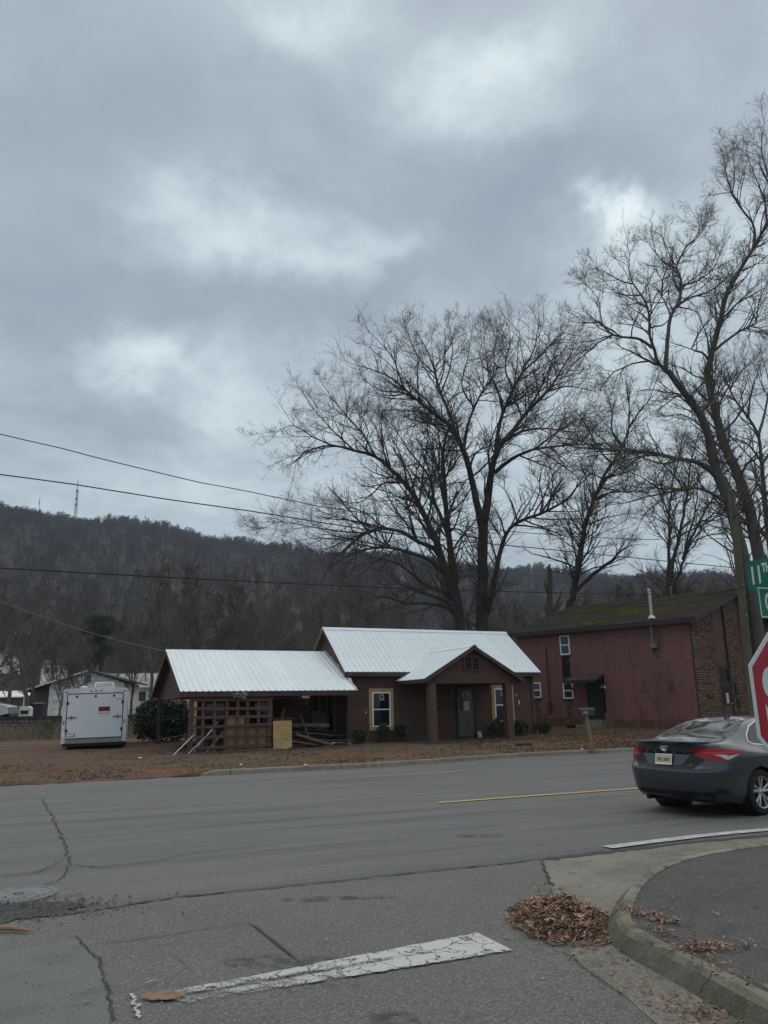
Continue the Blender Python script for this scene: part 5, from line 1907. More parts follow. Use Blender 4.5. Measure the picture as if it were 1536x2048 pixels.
    # bumper corner vent
    skin('corner_vent', [P_(p) for p in ((.10, .80, .44), (.22, .86, .43), (.34, .872, .36), (.2, .85, .35), (.07, .76, .38))], D2, (A2, (0, 0, 1)), .004, M_CARB, car, .04, .0)
    skin('head_lamp', [(4.2, .80), (4.45, .82), (4.78, .74), (4.80, .66), (4.5, .70)], sd_, SAX, .006, M_CLEAR, car, .04, .0)
# rear panel: dark band, plate recess, lower diffuser, shut lines of the boot
skin('boot_lower', [(-.60, .79), (-.50, .70), (.50, .70), (.60, .79), (.66, .83), (.50, .905), (.40, .925), (-.40, .925), (-.50, .905), (-.66, .83)], back, RAX, .004, M_CARB, car, .04, .0)
skin('plate_recess', [(-.44, .905), (.44, .905), (.33, .765), (.27, .742), (-.27, .742), (-.33, .765)], back, RAX, .010, M_CARP, car, .04, .004)
skin('boot_strip', [(-.50, .955), (.50, .955), (.52, .925), (-.52, .925)], back, RAX, .022, M_CARB, car, .05, .02)
skin('diffuser', [(-.74, .375), (.74, .375), (.70, .29), (.62, .25), (-.62, .25), (-.70, .29)], back, RAX, .004, M_CARB, car, .05, .0)
skin('bumper_line', [(-.76, .705), (.76, .705), (.76, .694), (-.76, .694)], back, RAX, .004, M_CARB, car, .05, .0)
# spoiler lip of the boot lid
lip = []
mb = MB()
for q in range(21):
    y = -.66 + 1.32 * q / 20
    hit = BVHC.ray_cast(Vector((-1, y, 1.065)), Vector((1, 0, 0)))[0] or Vector((.1, y, 1.065))
    lip.append(hit)
vs_ = []
for p in lip:
    k = 1 - (abs(p.y) / .70) ** 4
    vs_ += [(p.x + .005, p.y, 1.05), (p.x - .045 * k, p.y, 1.098 - .02 * (p.y / .7) ** 2), (p.x - .038 * k, p.y, 1.112 - .02 * (p.y / .7) ** 2), (p.x + .16, p.y, 1.112 - .025 * (p.y / .7) ** 2)]
fs_ = []
for q in range(20):
    for r in range(3):
        fs_.append((q * 4 + r, q * 4 + r + 1, q * 4 + r + 5, q * 4 + r + 4))
    fs_.append((q * 4 + 3, q * 4, q * 4 + 4, q * 4 + 7))
fs_ += [(0, 1, 2, 3), (80, 83, 82, 81)]
mb.add(vs_, fs_).build('boot_spoiler', M_CARP, car, smooth=True)
# number plate
hx = BVHC.ray_cast(Vector((-2, 0, .83)), Vector((1, 0, 0)))[0].x - .035
tilt = rad(-12)
plM = Matrix.Translation((hx, 0, .832)) @ Matrix.Rotation(-math.pi / 2, 4, 'Z') @ Matrix.Rotation(math.pi / 2 + tilt, 4, 'X')
pl = link('number_plate', MB().box(-.155, .155, -.079, .079, -.003, .003).mesh('number_plate', M_CHROME), car)
pl.matrix_local = plM
link('plate_face', MB().box(-.148, .148, -.058, .070, .0032, .0045).mesh('plate_face', M_PLATE), pl)
link('plate_face', MB().box(-.148, .148, -.073, -.059, .0032, .0045).mesh('plate_band', M_VINYL), pl)
o = link('plate_text', text_mesh('plate_text', '7BC1BR7', .072, M_INK, .0006, .0012, .86), pl)
o.location = (0, -.006, .0052)
# badge: three interlocked ovals
ex = BVHC.ray_cast(Vector((-2, 0, 1.005)), Vector((1, 0, 0)))[0].x - .012
mb = MB()
for (a, b, cy, cz) in ((.066, .045, 0, 0), (.040, .019, 0, .022), (.019, .043, 0, .001)):
    ring = [(ex, a * math.cos(t * math.pi / 14), 1.005 + cz + b * math.sin(t * math.pi / 14)) for t in range(29)]
    mb.tube(ring, .0075, 6, cap=False)
mb.build('oval_badge', M_CHROME, car, smooth=True)
for i, ch in enumerate('CAMRY'):
    y = .36 - i * .18
    xx = BVHC.ray_cast(Vector((-2, y, .942)), Vector((1, 0, 0)))[0].x - .026
    o = link('badge_letter', text_mesh('badge_letter', ch, .036, M_CHROME, .002, .001), car)
    o.matrix_local = Matrix.Translation((xx, y, .940)) @ Matrix.Rotation(-math.pi / 2, 4, 'Z') @ Matrix.Rotation(math.pi / 2, 4, 'X')
xx = BVHC.ray_cast(Vector((-2, -.46, .765)), Vector((1, 0, 0)))[0].x - .012
o = link('badge_letter', text_mesh('trim_letters', 'LE', .045, M_CHROME, .002, .001), car)
o.matrix_local = Matrix.Translation((xx, -.46, .765)) @ Matrix.Rotation(-math.pi / 2, 4, 'Z') @ Matrix.Rotation(math.pi / 2, 4, 'X')
# boot shut line on the deck, roof aerial fin
down = (0, 0, -1)
TAX = ((0, -1, 0), (1, 0, 0))
for s in (-1, 1):
    skin('boot_shut_line', [(s * .655, .14), (s * .665, .14), (s * .685, .48), (s * .64, .60), (s * .632, .595), (s * .673, .48)], down, TAX, .002, M_CARB, car, .04, .0)
MB().prism([(1.62, -.012, 1.41), (1.78, -.02, 1.415), (1.78, .02, 1.415), (1.62, .012, 1.41)], (0, 0, 0), (.0, 0, .02)).prism([(1.63, -.008, 1.431), (1.77, -.014, 1.431), (1.77, .014, 1.431), (1.63, .008, 1.431)], (0, 0, 0), (-.03, 0, .045)).build('roof_fin', M_CARP, car)
# inner arches and underside
for w in (WB0, WB1):
    for s in (-1, 1):
        MB().lathe([(ARCH + .012, 0), (ARCH + .012, .30), (.01, .30)], 28, Matrix.Translation((w, s * .875, WR)) @ Matrix.Rotation(s * math.pi / 2, 4, 'X')).build('wheel_arch', M_CARB, car)
MB().box(.5, 4.5, -.60, .60, .17, .30).tube([(.06, .45, .24), (.55, .45, .24)], .04, 10).build('underbody', M_CARB, car)


def make_wheel():
    """axis along local z, outer face at +z"""
    root = bpy.data.objects.new('wheel', arr_mesh('wheel', [(0, 0, 0), (.01, 0, 0), (0, .01, 0)], [(0, 1, 2)], M_DISC))
    COL.objects.link(root)
    t = [(.228, -.10), (.26, -.108), (.31, -.105), (.332, -.085), (.336, -.05), (.336, .05), (.332, .085), (.31, .105), (.26, .108), (.228, .10)]
    MB().lathe(t, 48).build('tyre', M_TYRE, root, smooth=True)
    MB().lathe([(.229, -.09), (.222, .0), (.212, .07), (.222, .098), (.234, .104), (.231, .085)], 48).build('rim', M_ALLOY, root, smooth=True)
    MB().lathe([(0, .02), (.15, .02), (.15, .0), (0, .0)], 32).build('brake_disc', M_DISC, root)
    MB().lathe([(0, -.02), (.215, -.02)], 32).build('rim_well', M_CARB, root)
    for i in range(5):
        for dlt in (-.17, .17):
            a = 2 * math.pi * i / 5 + .3
            a0, a1 = a + dlt * .9, a + dlt * 1.25
            p0 = Vector((.045 * math.cos(a0), .045 * math.sin(a0), .075))
            p1 = Vector((.219 * math.cos(a1), .219 * math.sin(a1), .088))
            d = (p1 - p0)
            q = Vector((-d.y, d.x, 0)).normalized()
            P = [p0 + q * .016, p0 - q * .016, p1 - q * .023, p1 + q * .023]
            Pb = [Vector((p.x, p.y, p.z - .035)) for p in P]
            ridge = [p0 + Vector((0, 0, .008)), p1 + Vector((0, 0, .006))]
            MB().add([*P, *Pb, *ridge], [(0, 8, 9, 3), (8, 1, 2, 9), (0, 3, 7, 4), (1, 5, 6, 2), (4, 7, 6, 5), (0, 4, 5, 1), (0, 1, 8), (3, 9, 2), (3, 2, 6, 7)]).build('spoke', M_ALLOY, root)
    MB().lathe([(0, .088), (.03, .087), (.042, .078), (.07, .066), (.07, .03)], 24).build('hub_cap', M_ALLOY, root, smooth=True)
    return root


wh = make_wheel()
for i, (x, s) in enumerate(((WB0, -1), (WB0, 1), (WB1, -1), (WB1, 1))):
    w_ = wh if i == 0 else copy_tree(wh)
    w_.parent = car
    w_.matrix_local = Matrix.Translation((x, s * .79, WR)) @ Matrix.Rotation(-s * math.pi / 2, 4, 'X') @ Matrix.Rotation(i * .4, 4, 'Z')

# ------------------------------------------------------------------ stop sign with street names
M_SRED = mat('sign_red', (.36, .008, .022), rough=.35, spec=.5, vary=[(6, (.32, .008, .02), .4, .7)])
M_SWHT = mat('sign_white', (.62, .63, .62), rough=.4)
M_SGRN = mat('sign_green', (.0, .13, .085), rough=.35, spec=.5)
M_POST = mat('sign_post_steel', (.28, .29, .28), rough=.5, metal=.7)
SPX = Vector((1.965, 3.79, 0))
# sign faces back along the side street: normal -EV, right is EU
sroot = empty('stop_sign', (SPX.x, SPX.y, KH - .012), 0, label='red octagonal stop sign with white border at the right edge of the view', cat='road sign')
A_c = .381 / math.cos(math.pi / 8)
oct_ = lambda r: [(r / math.cos(math.pi / 8) * math.cos(math.pi / 8 + i * math.pi / 4), r / math.cos(math.pi / 8) * math.sin(math.pi / 8 + i * math.pi / 4)) for i in range(8)]
sM = fit_matrix(Vector((0, 0, 1.60 - KH + .012)) - EV * .045, EU, (0, 0, 1))
sp = link('sign_plate', MB().prism([(a, b, 0) for a, b in oct_(.381)], (0, 0, -.002), (0, 0, .001)).mesh('sign_plate', M_SWHT), sroot)
sp.matrix_local = sM
ss = link('red_field', MB().prism([(a, b, 0) for a, b in oct_(.361)], (0, 0, .0012), (0, 0, .0025)).mesh('red_field', M_SRED), sp)
o = link('lettering', text_mesh('lettering', 'STOP', .36, M_SWHT, .0008, .011, .72, 1.02), sp)
o.location = (0, -.0, .0036)
M2 = Matrix.Rotation(0, 4, 'Z')
post_ = MB().box(-.025, .025, .0, .03, 0, 2.30).build('post', M_POST, sroot)
post_.matrix_local = fit_matrix(Vector((0, 0, 0)) - EV * .03, EU, EV)


def blade(txt, dirx, face, z, label, L=.61, h=.152, shift=0.0):
    t = empty('street_name_sign', (SPX.x, SPX.y, z), label=label, cat='street sign')
    M = fit_matrix(Vector((0, 0, 0)), dirx, (0, 0, 1))
    mb = MB()
    r = .02
    pts = []
    for cx_, cz_, a0 in ((L / 2 - r, h / 2 - r, 0), (-L / 2 + r, h / 2 - r, 90), (-L / 2 + r, -h / 2 + r, 180), (L / 2 - r, -h / 2 + r, 270)):
        for k in range(4):
            w = rad(a0 + k * 30)
            pts.append((cx_ + r * math.cos(w), cz_ + r * math.sin(w), 0))
    p_ = link('blade', mb.prism(pts, (0, 0, -.0015), (0, 0, .0015)).mesh('blade', M_SGRN), t)
    p_.matrix_local = M @ Matrix.Translation((shift, 0, 0))
    for body_, sz, x, y in txt:
        o = link('lettering', text_mesh('lettering', body_, sz, M_SWHT, .0006, .0028, .80), p_)
        o.location = (x, y, .0024)
        o.scale = (.78, 1, 1)
    return t, p_


b1, p1 = blade([('11', .128, -.248, -.006), ('TH', .062, -.182, .026)], -EV, 0, 2.225, 'upper green street name sign reading 11TH above the stop sign', shift=.075)
b2, p2 = blade([('G', .125, -.235, -.004)], EU, 0, 2.055, 'lower green street name sign starting with the letter G', shift=.09)
mb = MB()
for (a, b, c, d) in ((-.298, -.292, -.068, .068), (-.298, .298, .066, .072), (-.298, .298, -.072, -.066)):
    mb.box(a, b, c, d, .0016, .0024)
link('border', mb.mesh('border', M_SWHT), p2)
clamp_ = MB().box(-.04, .04, -.02, .02, -.02, .0).build('clamp', M_POST, b1)
clamp_.location = (0, 0, -.076)

# ------------------------------------------------------------------ white cargo trailer
M_TRW = mat('trailer_white', (.82, .83, .825), rough=.5, spec=.4, vary=[(.7, (.50, .52, .515), .4, .7), (2.5, (.47, .49, .475), .6, .85), (9, (.60, .62, .62), .5, .7)])
M_TRD = mat('trailer_door_white', (.72, .755, .77), rough=.5, spec=.4, stretch=(1, 1, .5), vary=[(.9, (.67, .70, .705), .4, .7), (4, (.60, .62, .61), .62, .85)])
M_SEAL = mat('rubber_seal', (.022, .023, .025), rough=.7)
M_BUMP = mat('galvanised_bumper', (.30, .30, .30), rough=.5, metal=.5, vary=[(3, (.2, .2, .2), .4, .7)])
M_SALER = mat('sign_dark_red', (.13, .006, .010), rough=.5)
M_SALET = mat('sign_bright_red', (.50, .03, .04), rough=.5)
M_GREYT = mat('decal_grey', (.20, .20, .21), rough=.6)
tl_, tr_ = at(127, 1493, 33.0), at(246, 1491, 33.0)
tz = .17
tw = 2.46
tM = Matrix.Rotation(rad(2.0), 4, 'Z')
trl = empty('cargo_trailer', ((tl_.x + tr_.x) / 2, 33.0, 0), rad(17), rot=(0, rad(-1.0), rad(17)), label='white enclosed cargo trailer parked on the dirt lot with a for sale notice', cat='trailer')
# local: x right, y away (front of trailer), z up
TL = 4.9
bt = MB()
hw = tw / 2
# body with rounded top edges
prof = [(-hw, .30), (-hw, 2.34), (-hw + .02, 2.385), (-hw + .07, 2.41), (0, 2.455), (hw - .07, 2.41), (hw - .02, 2.385), (hw, 2.34), (hw, .30)]
bt.prism([(a, 0.02, b) for a, b in prof], (0, 0, 0), (0, TL, 0)).build('body', M_TRW, trl)
fr_ = MB()
fr_.box(-hw - .012, -hw + .13, -.03, .018, .28, 2.24).box(hw - .13, hw + .012, -.03, .018, .28, 2.24)
fr_.prism([(-hw - .012, 0, 2.242), (-hw - .012, 0, 2.35), (-hw + .01, 0, 2.40), (-hw + .07, 0, 2.43), (0, 0, 2.475), (hw - .07, 0, 2.43), (hw - .01, 0, 2.40), (hw + .012, 0, 2.35), (hw + .012, 0, 2.242)], (0, -.03, 0), (0, .018, 0))
frm = fr_.build('door_frame', M_TRW, trl)
seal = MB().box(-hw + .132, hw - .132, -.012, .018, .44, 2.238).build('door_seal', M_SEAL, trl)
ramp_ = MB().box(-hw + .165, hw - .165, -.035, -.0125, .475, 2.20).build('ramp_door', M_TRD, trl, bevel=.006)
MB().box(-.004, .004, -.0365, -.0352, .48, 2.195).build('panel_joint', M_TRW, ramp_)
MB().box(-hw + .14, hw - .14, -.05, .0, .27, .435).build('rear_sill', M_BUMP, trl)
MB().box(-hw + .05, hw - .05, .03, TL - .1, .16, .299).build('chassis', M_CARB, trl)
for x in (-.72, 0, .72):
    MB().lathe([(0, 0), (.042, 0), (.046, .02), (.03, .03), (0, .03)], 14, Matrix.Translation((x, -.035, 2.12)) @ Matrix.Rotation(math.pi / 2, 4, 'X')).build('door_bumper_stop', M_SEAL, ramp_, smooth=True)
for x in (-1.12, -.19, 0, .19, 1.12):
    MB().box(x - .055, x + .055, -.042, -.0305, 2.29 + (.02 if abs(x) < .5 else -.0), 2.32 + (.02 if abs(x) < .5 else -.0)).build('marker_light', M_SEAL, frm)
for s in (-1, 1):
    for z in (.78, 1.86):
        MB().box(s * (hw - .17) - .045, s * (hw - .17) + .045, -.06, -.0355, z - .055, z + .055).build('hinge', M_SEAL, trl)
    tb = MB().lathe([(.045, 0), (.06, 0), (.06, .015), (.045, .015)], 16, Matrix.Translation((s * (hw - .062), -.03, 1.10)) @ Matrix.Rotation(math.pi / 2, 4, 'X') @ Matrix.Diagonal((.62, 1.5, 1, 1)), closed=True).build('tail_light_ring', M_SEAL, frm, smooth=True)
    MB().lathe([(0, .012), (.045, .010)], 16, Matrix.Translation((s * (hw - .062), -.03, 1.10)) @ Matrix.Rotation(math.pi / 2, 4, 'X') @ Matrix.Diagonal((.62, 1.5, 1, 1))).build('lens', M_CLEAR, tb)
    # bar latch
    lt = MB().box(min(s * (hw - .16), s * (hw - .54)), max(s * (hw - .16), s * (hw - .54)), -.068, -.050, 1.275, 1.30).build('bar_latch', M_SEAL, ramp_)
    MB().box(s * (hw - .34) - .03, s * (hw - .34) + .03, -.075, -.0355, 1.24, 1.36).build('latch_keeper', M_GALVD, lt)
    for z in (.40, .50):
        MB().lathe([(0, 0), (.022, 0), (.02, .01), (0, .01)], 10, Matrix.Translation((s * (hw - .062), -.03, z)) @ Matrix.Rotation(math.pi / 2, 4, 'X')).build('marker_light', M_SEAL, frm)
MB().box(-hw + .19, -hw + .52, -.038, -.0355, .53, .66).build('number_plate', M_GREYT, ramp_)
MB().box(-hw + .205, -hw + .47, -.0395, -.0382, .56, .63).build('plate_face', M_TRW, ramp_)
# logo: a small red swoosh and the maker's word
lg = MB().add([(.80, -.0358, 1.94), (.86, -.0358, 2.0), (.92, -.0358, 2.015), (.88, -.0358, 1.985), (.84, -.0358, 1.95)], [(0, 1, 2, 3, 4)]).build('logo', M_SALET, ramp_)
o = link('lettering', text_mesh('lettering', 'pace', .085, M_GREYT, .0006, .001, 1.1), ramp_)
o.matrix_local = fit_matrix(Vector((.99, -.0362, 1.975)), (1, 0, 0), (0, 0, 1))
sg = empty('for_sale_sign', (0, 0, 0), label='small red and white for sale sign stuck on the trailer door', cat='sign')
sgM = Matrix.Translation(trl.location) @ trl.rotation_euler.to_matrix().to_4x4()
sg.matrix_world = sgM @ Matrix.Translation((.355, -.037, 1.54))
MB().box(-.225, .225, -.003, .0, -.15, .15).build('board', M_SWHT, sg)
MB().box(-.215, .215, -.0045, -.0031, -.03, .143).build('red_field', M_SALER, sg)
MB().box(-.215, -.207, -.0045, -.0031, -.145, -.031).box(.207, .215, -.0045, -.0031, -.145, -.031).box(-.206, .206, -.0045, -.0031, -.145, -.136).box(-.206, .206, -.0045, -.0031, -.085, -.080).build('border', M_SEAL, sg)
for t_, z in (('FOR', .095), ('SALE', .015)):
    o = link('lettering', text_mesh('lettering', t_, .085, M_SALET, .0006, .001, 1.15, 1.15), sg)
    o.matrix_local = fit_matrix(Vector((0, -.0052, z)), (1, 0, 0), (0, 0, 1))
# roof air conditioner
ac = MB().prism([(-.15, 1.6, 2.45), (.62, 1.6, 2.45), (.62, 1.6, 2.70), (.58, 1.6, 2.74), (-.11, 1.6, 2.74), (-.15, 1.6, 2.70)], (0, 0, 0), (0, .9, 0)).build('roof_air_unit', M_TRW, trl)
MB().box(-.09, .56, 1.585, 1.598, 2.54, 2.69).build('grille', M_GREYT, ac)
for i in range(5):
    MB().box(-.09, .56, 1.575, 1.584, 2.555 + i * .028, 2.568 + i * .028).build('grille_slat', M_TRW, ac)
MB().lathe([(.13, 2.40), (.12, 2.52), (.15, 2.53), (.15, 2.58), (0, 2.62)], 12, Matrix.Translation((-.62, 2.2, 0))).build('roof_vent', M_TRW, trl, smooth=True)
# wheels and drawbar (mostly hidden)
for s in (-1, 1):
    for y in (2.1, 2.95):
        MB().lathe([(.19, -.09), (.31, -.09), (.33, -.05), (.33, .05), (.31, .09), (.19, .09), (.17, .05), (0, .05)], 24, Matrix.Translation((s * (hw + .0) - s * .12, y, .33)) @ Matrix.Rotation(s * math.pi / 2, 4, 'Y')).build('wheel', M_TYRE, trl, smooth=True)
MB().beam((-.7, TL, .3), (0, TL + 1.3, .42), .08, .12).beam((.7, TL, .3), (0, TL + 1.3, .42), .08, .12).box(-.04, .04, TL + 1.2, TL + 1.4, .38, .5).build('drawbar', M_CARB, trl)
MB().tube([(0, TL + 1.1, .08), (0, TL + 1.1, .9)], .035, 8).build('jack_leg', M_GALVD, trl)
trl.location.z = lot_at(trl.location.x, trl.location.y) - .02
sg.location.z += trl.location.z

# ------------------------------------------------------------------ the big trees, limb by limb
M_BARK = mat('oak_bark', (.078, .070, .062), rough=.95, spec=.1, stretch=(1, 1, .25), vary=[(3, (.045, .040, .036), .4, .65), (12, (.095, .088, .078), .55, .8)], bump=(9, 1, .03))
M_BARK2 = mat('pale_bark', (.125, .115, .096), rough=.95, spec=.1, stretch=(1, 1, .25), vary=[(1.6, (.085, .080, .068), .4, .65), (9, (.17, .16, .135), .55, .8)], bump=(9, 1, .03))
M_TWIG = mat('bare_twigs', (.105, .09, .082), rough=1, spec=.05)
M_TWIG2 = mat('pale_twigs', (.125, .110, .098), rough=1, spec=.05)


def trace(lims, Y0, scale, ox, oy, seed, drift=3.0):
    """limbs noted in a picture's coordinates, set at their distance with some depth of their own: (points, r0, r1, depth drift)"""
    rng = np.random.default_rng(seed)
    out = []
    for item in lims:
        pts, r0, r1 = item[:3]
        dr = item[3] if len(item) > 3 else rng.uniform(-drift, drift)
        st = item[4] if len(item) > 4 else 0.0
        n = len(pts)
        P = []
        for i, (a, b) in enumerate(pts):
            t = i / max(1, n - 1)
            P.append(at(ox + a / scale, oy + b / scale, Y0 + st + (dr - st) * t))
        out.append((np.array([tuple(p) for p in P]), r0 * .88, r1 * .85))
    return out


Z1 = (2.0757, 500, 580)
left_oak = trace([
    ([(878, 1440), (868, 1340), (850, 1250), (836, 1110), (822, 990), (812, 880), (806, 780), (800, 690), (812, 610), (826, 570)], .50, .07, 0),
    ([(850, 1290), (812, 1170), (775, 1050), (730, 950), (690, 870), (640, 800), (580, 742), (520, 690), (430, 665), (340, 645), (255, 660), (185, 715)], .33, .03, -3.0),
    ([(340, 645), (260, 610), (180, 560), (110, 590)], .06, .015, -4, -2),
    ([(430, 665), (350, 590), (280, 510), (230, 440)], .07, .015, -2, -2.2),
    ([(520, 690), (470, 600), (400, 520), (340, 450), (300, 390)], .08, .015, 1, -2),
    ([(580, 742), (545, 640), (520, 560), (470, 500)], .08, .015, -5, -2),
    ([(640, 800), (560, 800), (520, 835), (470, 875), (425, 885)], .09, .015, -5, -2),
    ([(690, 870), (660, 760), (590, 650), (560, 560)], .08, .015, 2, -1.5),
    ([(830, 1040), (800, 960), (765, 880), (750, 790), (715, 735), (640, 640), (600, 560)], .17, .02, 2.5),
    ([(750, 790), (760, 690), (720, 600), (650, 520)], .07, .015, 4, 1),
    ([(815, 930), (790, 800), (770, 700), (740, 600), (735, 530)], .11, .02, 5),
    ([(800, 690), (780, 610), (720, 540)], .06, .015, -3, 0),
    ([(806, 780), (850, 720), (860, 640), (850, 600)], .07, .015, -3, 0),
    ([(800, 1130), (760, 1070), (700, 1045), (640, 1010), (560, 990), (480, 1010), (400, 1070), (340, 1130), (290, 1220)], .19, .02, -6.0),
    ([(560, 990), (440, 960), (330, 950), (230, 930)], .07, .015, -4, -3),
    ([(480, 1010), (360, 1000), (230, 980), (120, 960), (60, 990)], .06, .012, -6, -4),
    ([(815, 1190), (760, 1130), (680, 1095), (580, 1070), (480, 1075), (390, 1110), (330, 1160)], .17, .02, -5.0),
    ([(580, 1070), (440, 1040), (300, 1030), (200, 1040)], .06, .012, -6, -3),
    ([(848, 1270), (790, 1250), (720, 1220), (650, 1160), (590, 1125), (500, 1110), (430, 1080)], .16, .02, 3.0),
    ([(860, 1330), (790, 1310), (720, 1300), (640, 1300), (560, 1275), (430, 1282)], .15, .02, -4.0),
    ([(855, 1320), (760, 1270), (690, 1250), (620, 1215), (550, 1165)], .13, .02, 4.0),
    ([(690, 1250), (620, 1310), (540, 1340), (480, 1380)], .06, .012, 0, 2),
    ([(820, 1000), (850, 990), (890, 1010), (920, 1060), (940, 1100)], .09, .02, -2),
    ([(836, 1100), (800, 1060), (770, 1050)], .08, .05, -2),
], 47, *Z1, 11)
right_oak = trace([
    ([(958, 1440), (962, 1320), (966, 1200), (966, 1080), (968, 985)], .50, .36, 0),
    ([(966, 1020), (955, 950), (938, 870), (912, 745), (882, 660), (850, 585), (800, 540), (735, 490), (640, 410), (560, 350), (450, 312)], .30, .025, -2.5),
    ([(850, 585), (822, 500), (792, 430), (770, 350), (735, 250), (690, 170)], .15, .02, 1.5, -1),
    ([(792, 430), (830, 330), (840, 240), (830, 160)], .08, .015, -3, 0),
    ([(735, 490), (650, 430), (560, 420), (480, 380)], .08, .015, -5, -2),
    ([(640, 410), (600, 300), (560, 240), (500, 180)], .08, .015, -4, -2),
    ([(770, 350), (700, 280), (650, 170)], .07, .015, 3, 0),
    ([(885, 665), (905, 560), (930, 490), (965, 420), (1010, 350), (1010, 240)], .14, .02, 3, -1),
    ([(930, 490), (880, 400), (900, 300), (920, 170)], .08, .015, 5, 2),
    ([(912, 745), (930, 685), (975, 655), (1020, 645)], .10, .02, -3, -1.5),
    ([(968, 985), (985, 890), (998, 780), (1015, 700), (1042, 640), (1095, 580), (1150, 505), (1235, 420), (1290, 335), (1340, 250)], .33, .025, -1.5),
    ([(1150, 505), (1200, 420), (1240, 330), (1290, 200)], .10, .02, -4, -1),
    ([(1020, 690), (1030, 590), (1050, 510), (1092, 415), (1130, 340), (1180, 240), (1200, 130)], .18, .02, 2),
    ([(1050, 510), (1030, 420), (990, 330), (970, 200)], .10, .015, 4, 1),
    ([(1092, 415), (1060, 320), (1080, 210), (1070, 140)], .09, .015, 5, 1.5),
    ([(1130, 340), (1200, 280), (1290, 180), (1340, 190)], .08, .015, 0, 2),
    ([(1015, 760), (1080, 705), (1180, 662), (1300, 645), (1420, 640), (1510, 655)], .16, .02, -3),
    ([(1042, 640), (1120, 590), (1230, 575), (1340, 590), (1420, 580)], .12, .02, 3),
    ([(1235, 420), (1330, 400), (1430, 420)], .08, .015, 0, -1),
    ([(1180, 662), (1260, 600), (1360, 540), (1450, 520)], .08, .015, -5, -3),
    ([(975, 1365), (1005, 1260), (1030, 1130), (1060, 1020), (1110, 965), (1205, 930), (1280, 890), (1335, 850), (1390, 765), (1440, 690)], .24, .03, -3.5),
    ([(1060, 1020), (1040, 950), (1010, 900)], .07, .015, -4, -2),
    ([(1205, 930), (1215, 860), (1200, 790), (1230, 700)], .08, .015, -5, -3),
    ([(1110, 965), (1090, 890), (1060, 830), (1020, 800)], .08, .015, -1, -2),
    ([(1280, 890), (1240, 820), (1250, 740)], .06, .012, -6, -3),
    ([(1000, 790), (995, 730), (990, 680)], .09, .07, 0),
    ([(978, 880), (974, 840), (975, 790)], .07, .05, -1),
], 48, *Z1, 12)
SPEC_OAK = dict(d1=2.8, l1=2.6, n2=8, n3=6, step=.5, rmin=.0050, q2=.60, q3=.58, wob=.012, lo=.22, up=.025, sig=.12, lift=.25, a1=(.45, 1.15), a2=(.5, 1.15), a3=(.5, 1.1))
pb = left_oak[0][0][0]
gz_ = lambda p: (p[0], p[1], lot_at(p[0], p[1]) - .1)
for L in (left_oak, right_oak):
    g = gz_(L[0][0][0])
    L[0] = (np.vstack([np.array(g)[None], L[0][0][1:]]), L[0][1], L[0][2])
tree_object('oak_tree', tuple(left_oak[0][0][0]), left_oak, 1, SPEC_OAK, M_BARK, M_TWIG, 'big bare spreading tree behind the house with long low limbs sweeping left', 'bare trees behind the buildings')
tree_object('oak_tree', tuple(right_oak[0][0][0]), right_oak, 2, SPEC_OAK, M_BARK, M_TWIG, 'tallest forked bare tree behind the house, its trunk left of the low right limb', 'bare trees behind the buildings')

Z3 = (2.8657, 1000, 780)
lean = trace([
    ([(395, 1300), (415, 1200), (440, 1090), (455, 980), (470, 890), (490, 790), (515, 690), (545, 610), (590, 510), (640, 420), (700, 330), (735, 220), (740, 90), (720, -40)], .34, .03, 1.0),
    ([(440, 1150), (500, 1090), (560, 1035), (620, 990), (665, 960)], .16, .10, -1),
    ([(640, 978), (690, 930), (742, 893)], .09, .05, -1.2, -1),
    ([(545, 630), (600, 600), (680, 580)], .08, .04, -1.5),
    ([(590, 510), (670, 480), (765, 460)], .10, .03, -2),
    ([(640, 420), (720, 380), (800, 350)], .10, .03, -2.5),
    ([(640, 420), (560, 330), (500, 210), (440, 130)], .09, .02, 2),
    ([(700, 330), (640, 230), (640, 110), (600, 0)], .09, .02, 3),
    ([(735, 220), (800, 120), (860, 40), (900, -60)], .08, .02, -2),
    ([(470, 890), (420, 820), (340, 780)], .06, .015, -2),
    ([(590, 510), (530, 480), (480, 500)], .07, .015, 2),
], 51, *Z3, 13)
SPEC_MID = dict(d1=2.9, l1=2.7, n2=7, n3=5.5, step=.6, rmin=.0055, q2=.58, q3=.56, lo=.3, up=.02, sig=.15, lift=.25, a2=(.5, 1.1), a3=(.5, 1.1))
lean[0] = (np.vstack([np.array(gz_(lean[0][0][0]))[None], lean[0][0]]), .36, .03)
tree_object('leaning_tree', tuple(lean[0][0][0]), lean, 3, SPEC_MID, M_BARK, M_TWIG, 'slender bare tree leaning right above the far end of the mossy roof', 'bare trees behind the buildings')

snag = trace([([(280, 1330), (284, 1220), (286, 1110), (290, 1040), (288, 995)], .34, .13, 0), ([(284, 1180), (268, 1130), (258, 1095)], .10, .05, -.5), ([(300, 1290), (330, 1210), (360, 1135)], .15, .10, 1), ([(310, 1300), (345, 1240), (360, 1205)], .13, .11, 1.4)], 50, *Z3, 14)
rngs = np.random.default_rng(1)
sn = empty('snag', (snag[0][0][0][0], snag[0][0][0][1], 0.3), label='broken dead tree trunk standing behind the red building roof', cat='dead tree')
for nm, (P, r0, r1) in zip(('trunk', 'broken_limb', 'broken_limb', 'broken_limb'), snag):
    q = resample(P, .4, rngs, .05) - np.array(sn.location)
    if nm == 'trunk':
        q[0, 2] = -.2
    r = np.linspace(r0, r1, len(q)) * rngs.uniform(.82, 1.15, len(q))
    r[-1] *= .25
    link(nm, arr_mesh(nm, *tubes(q[None], r[None], 9), M_BARK2, smooth=True), sn)

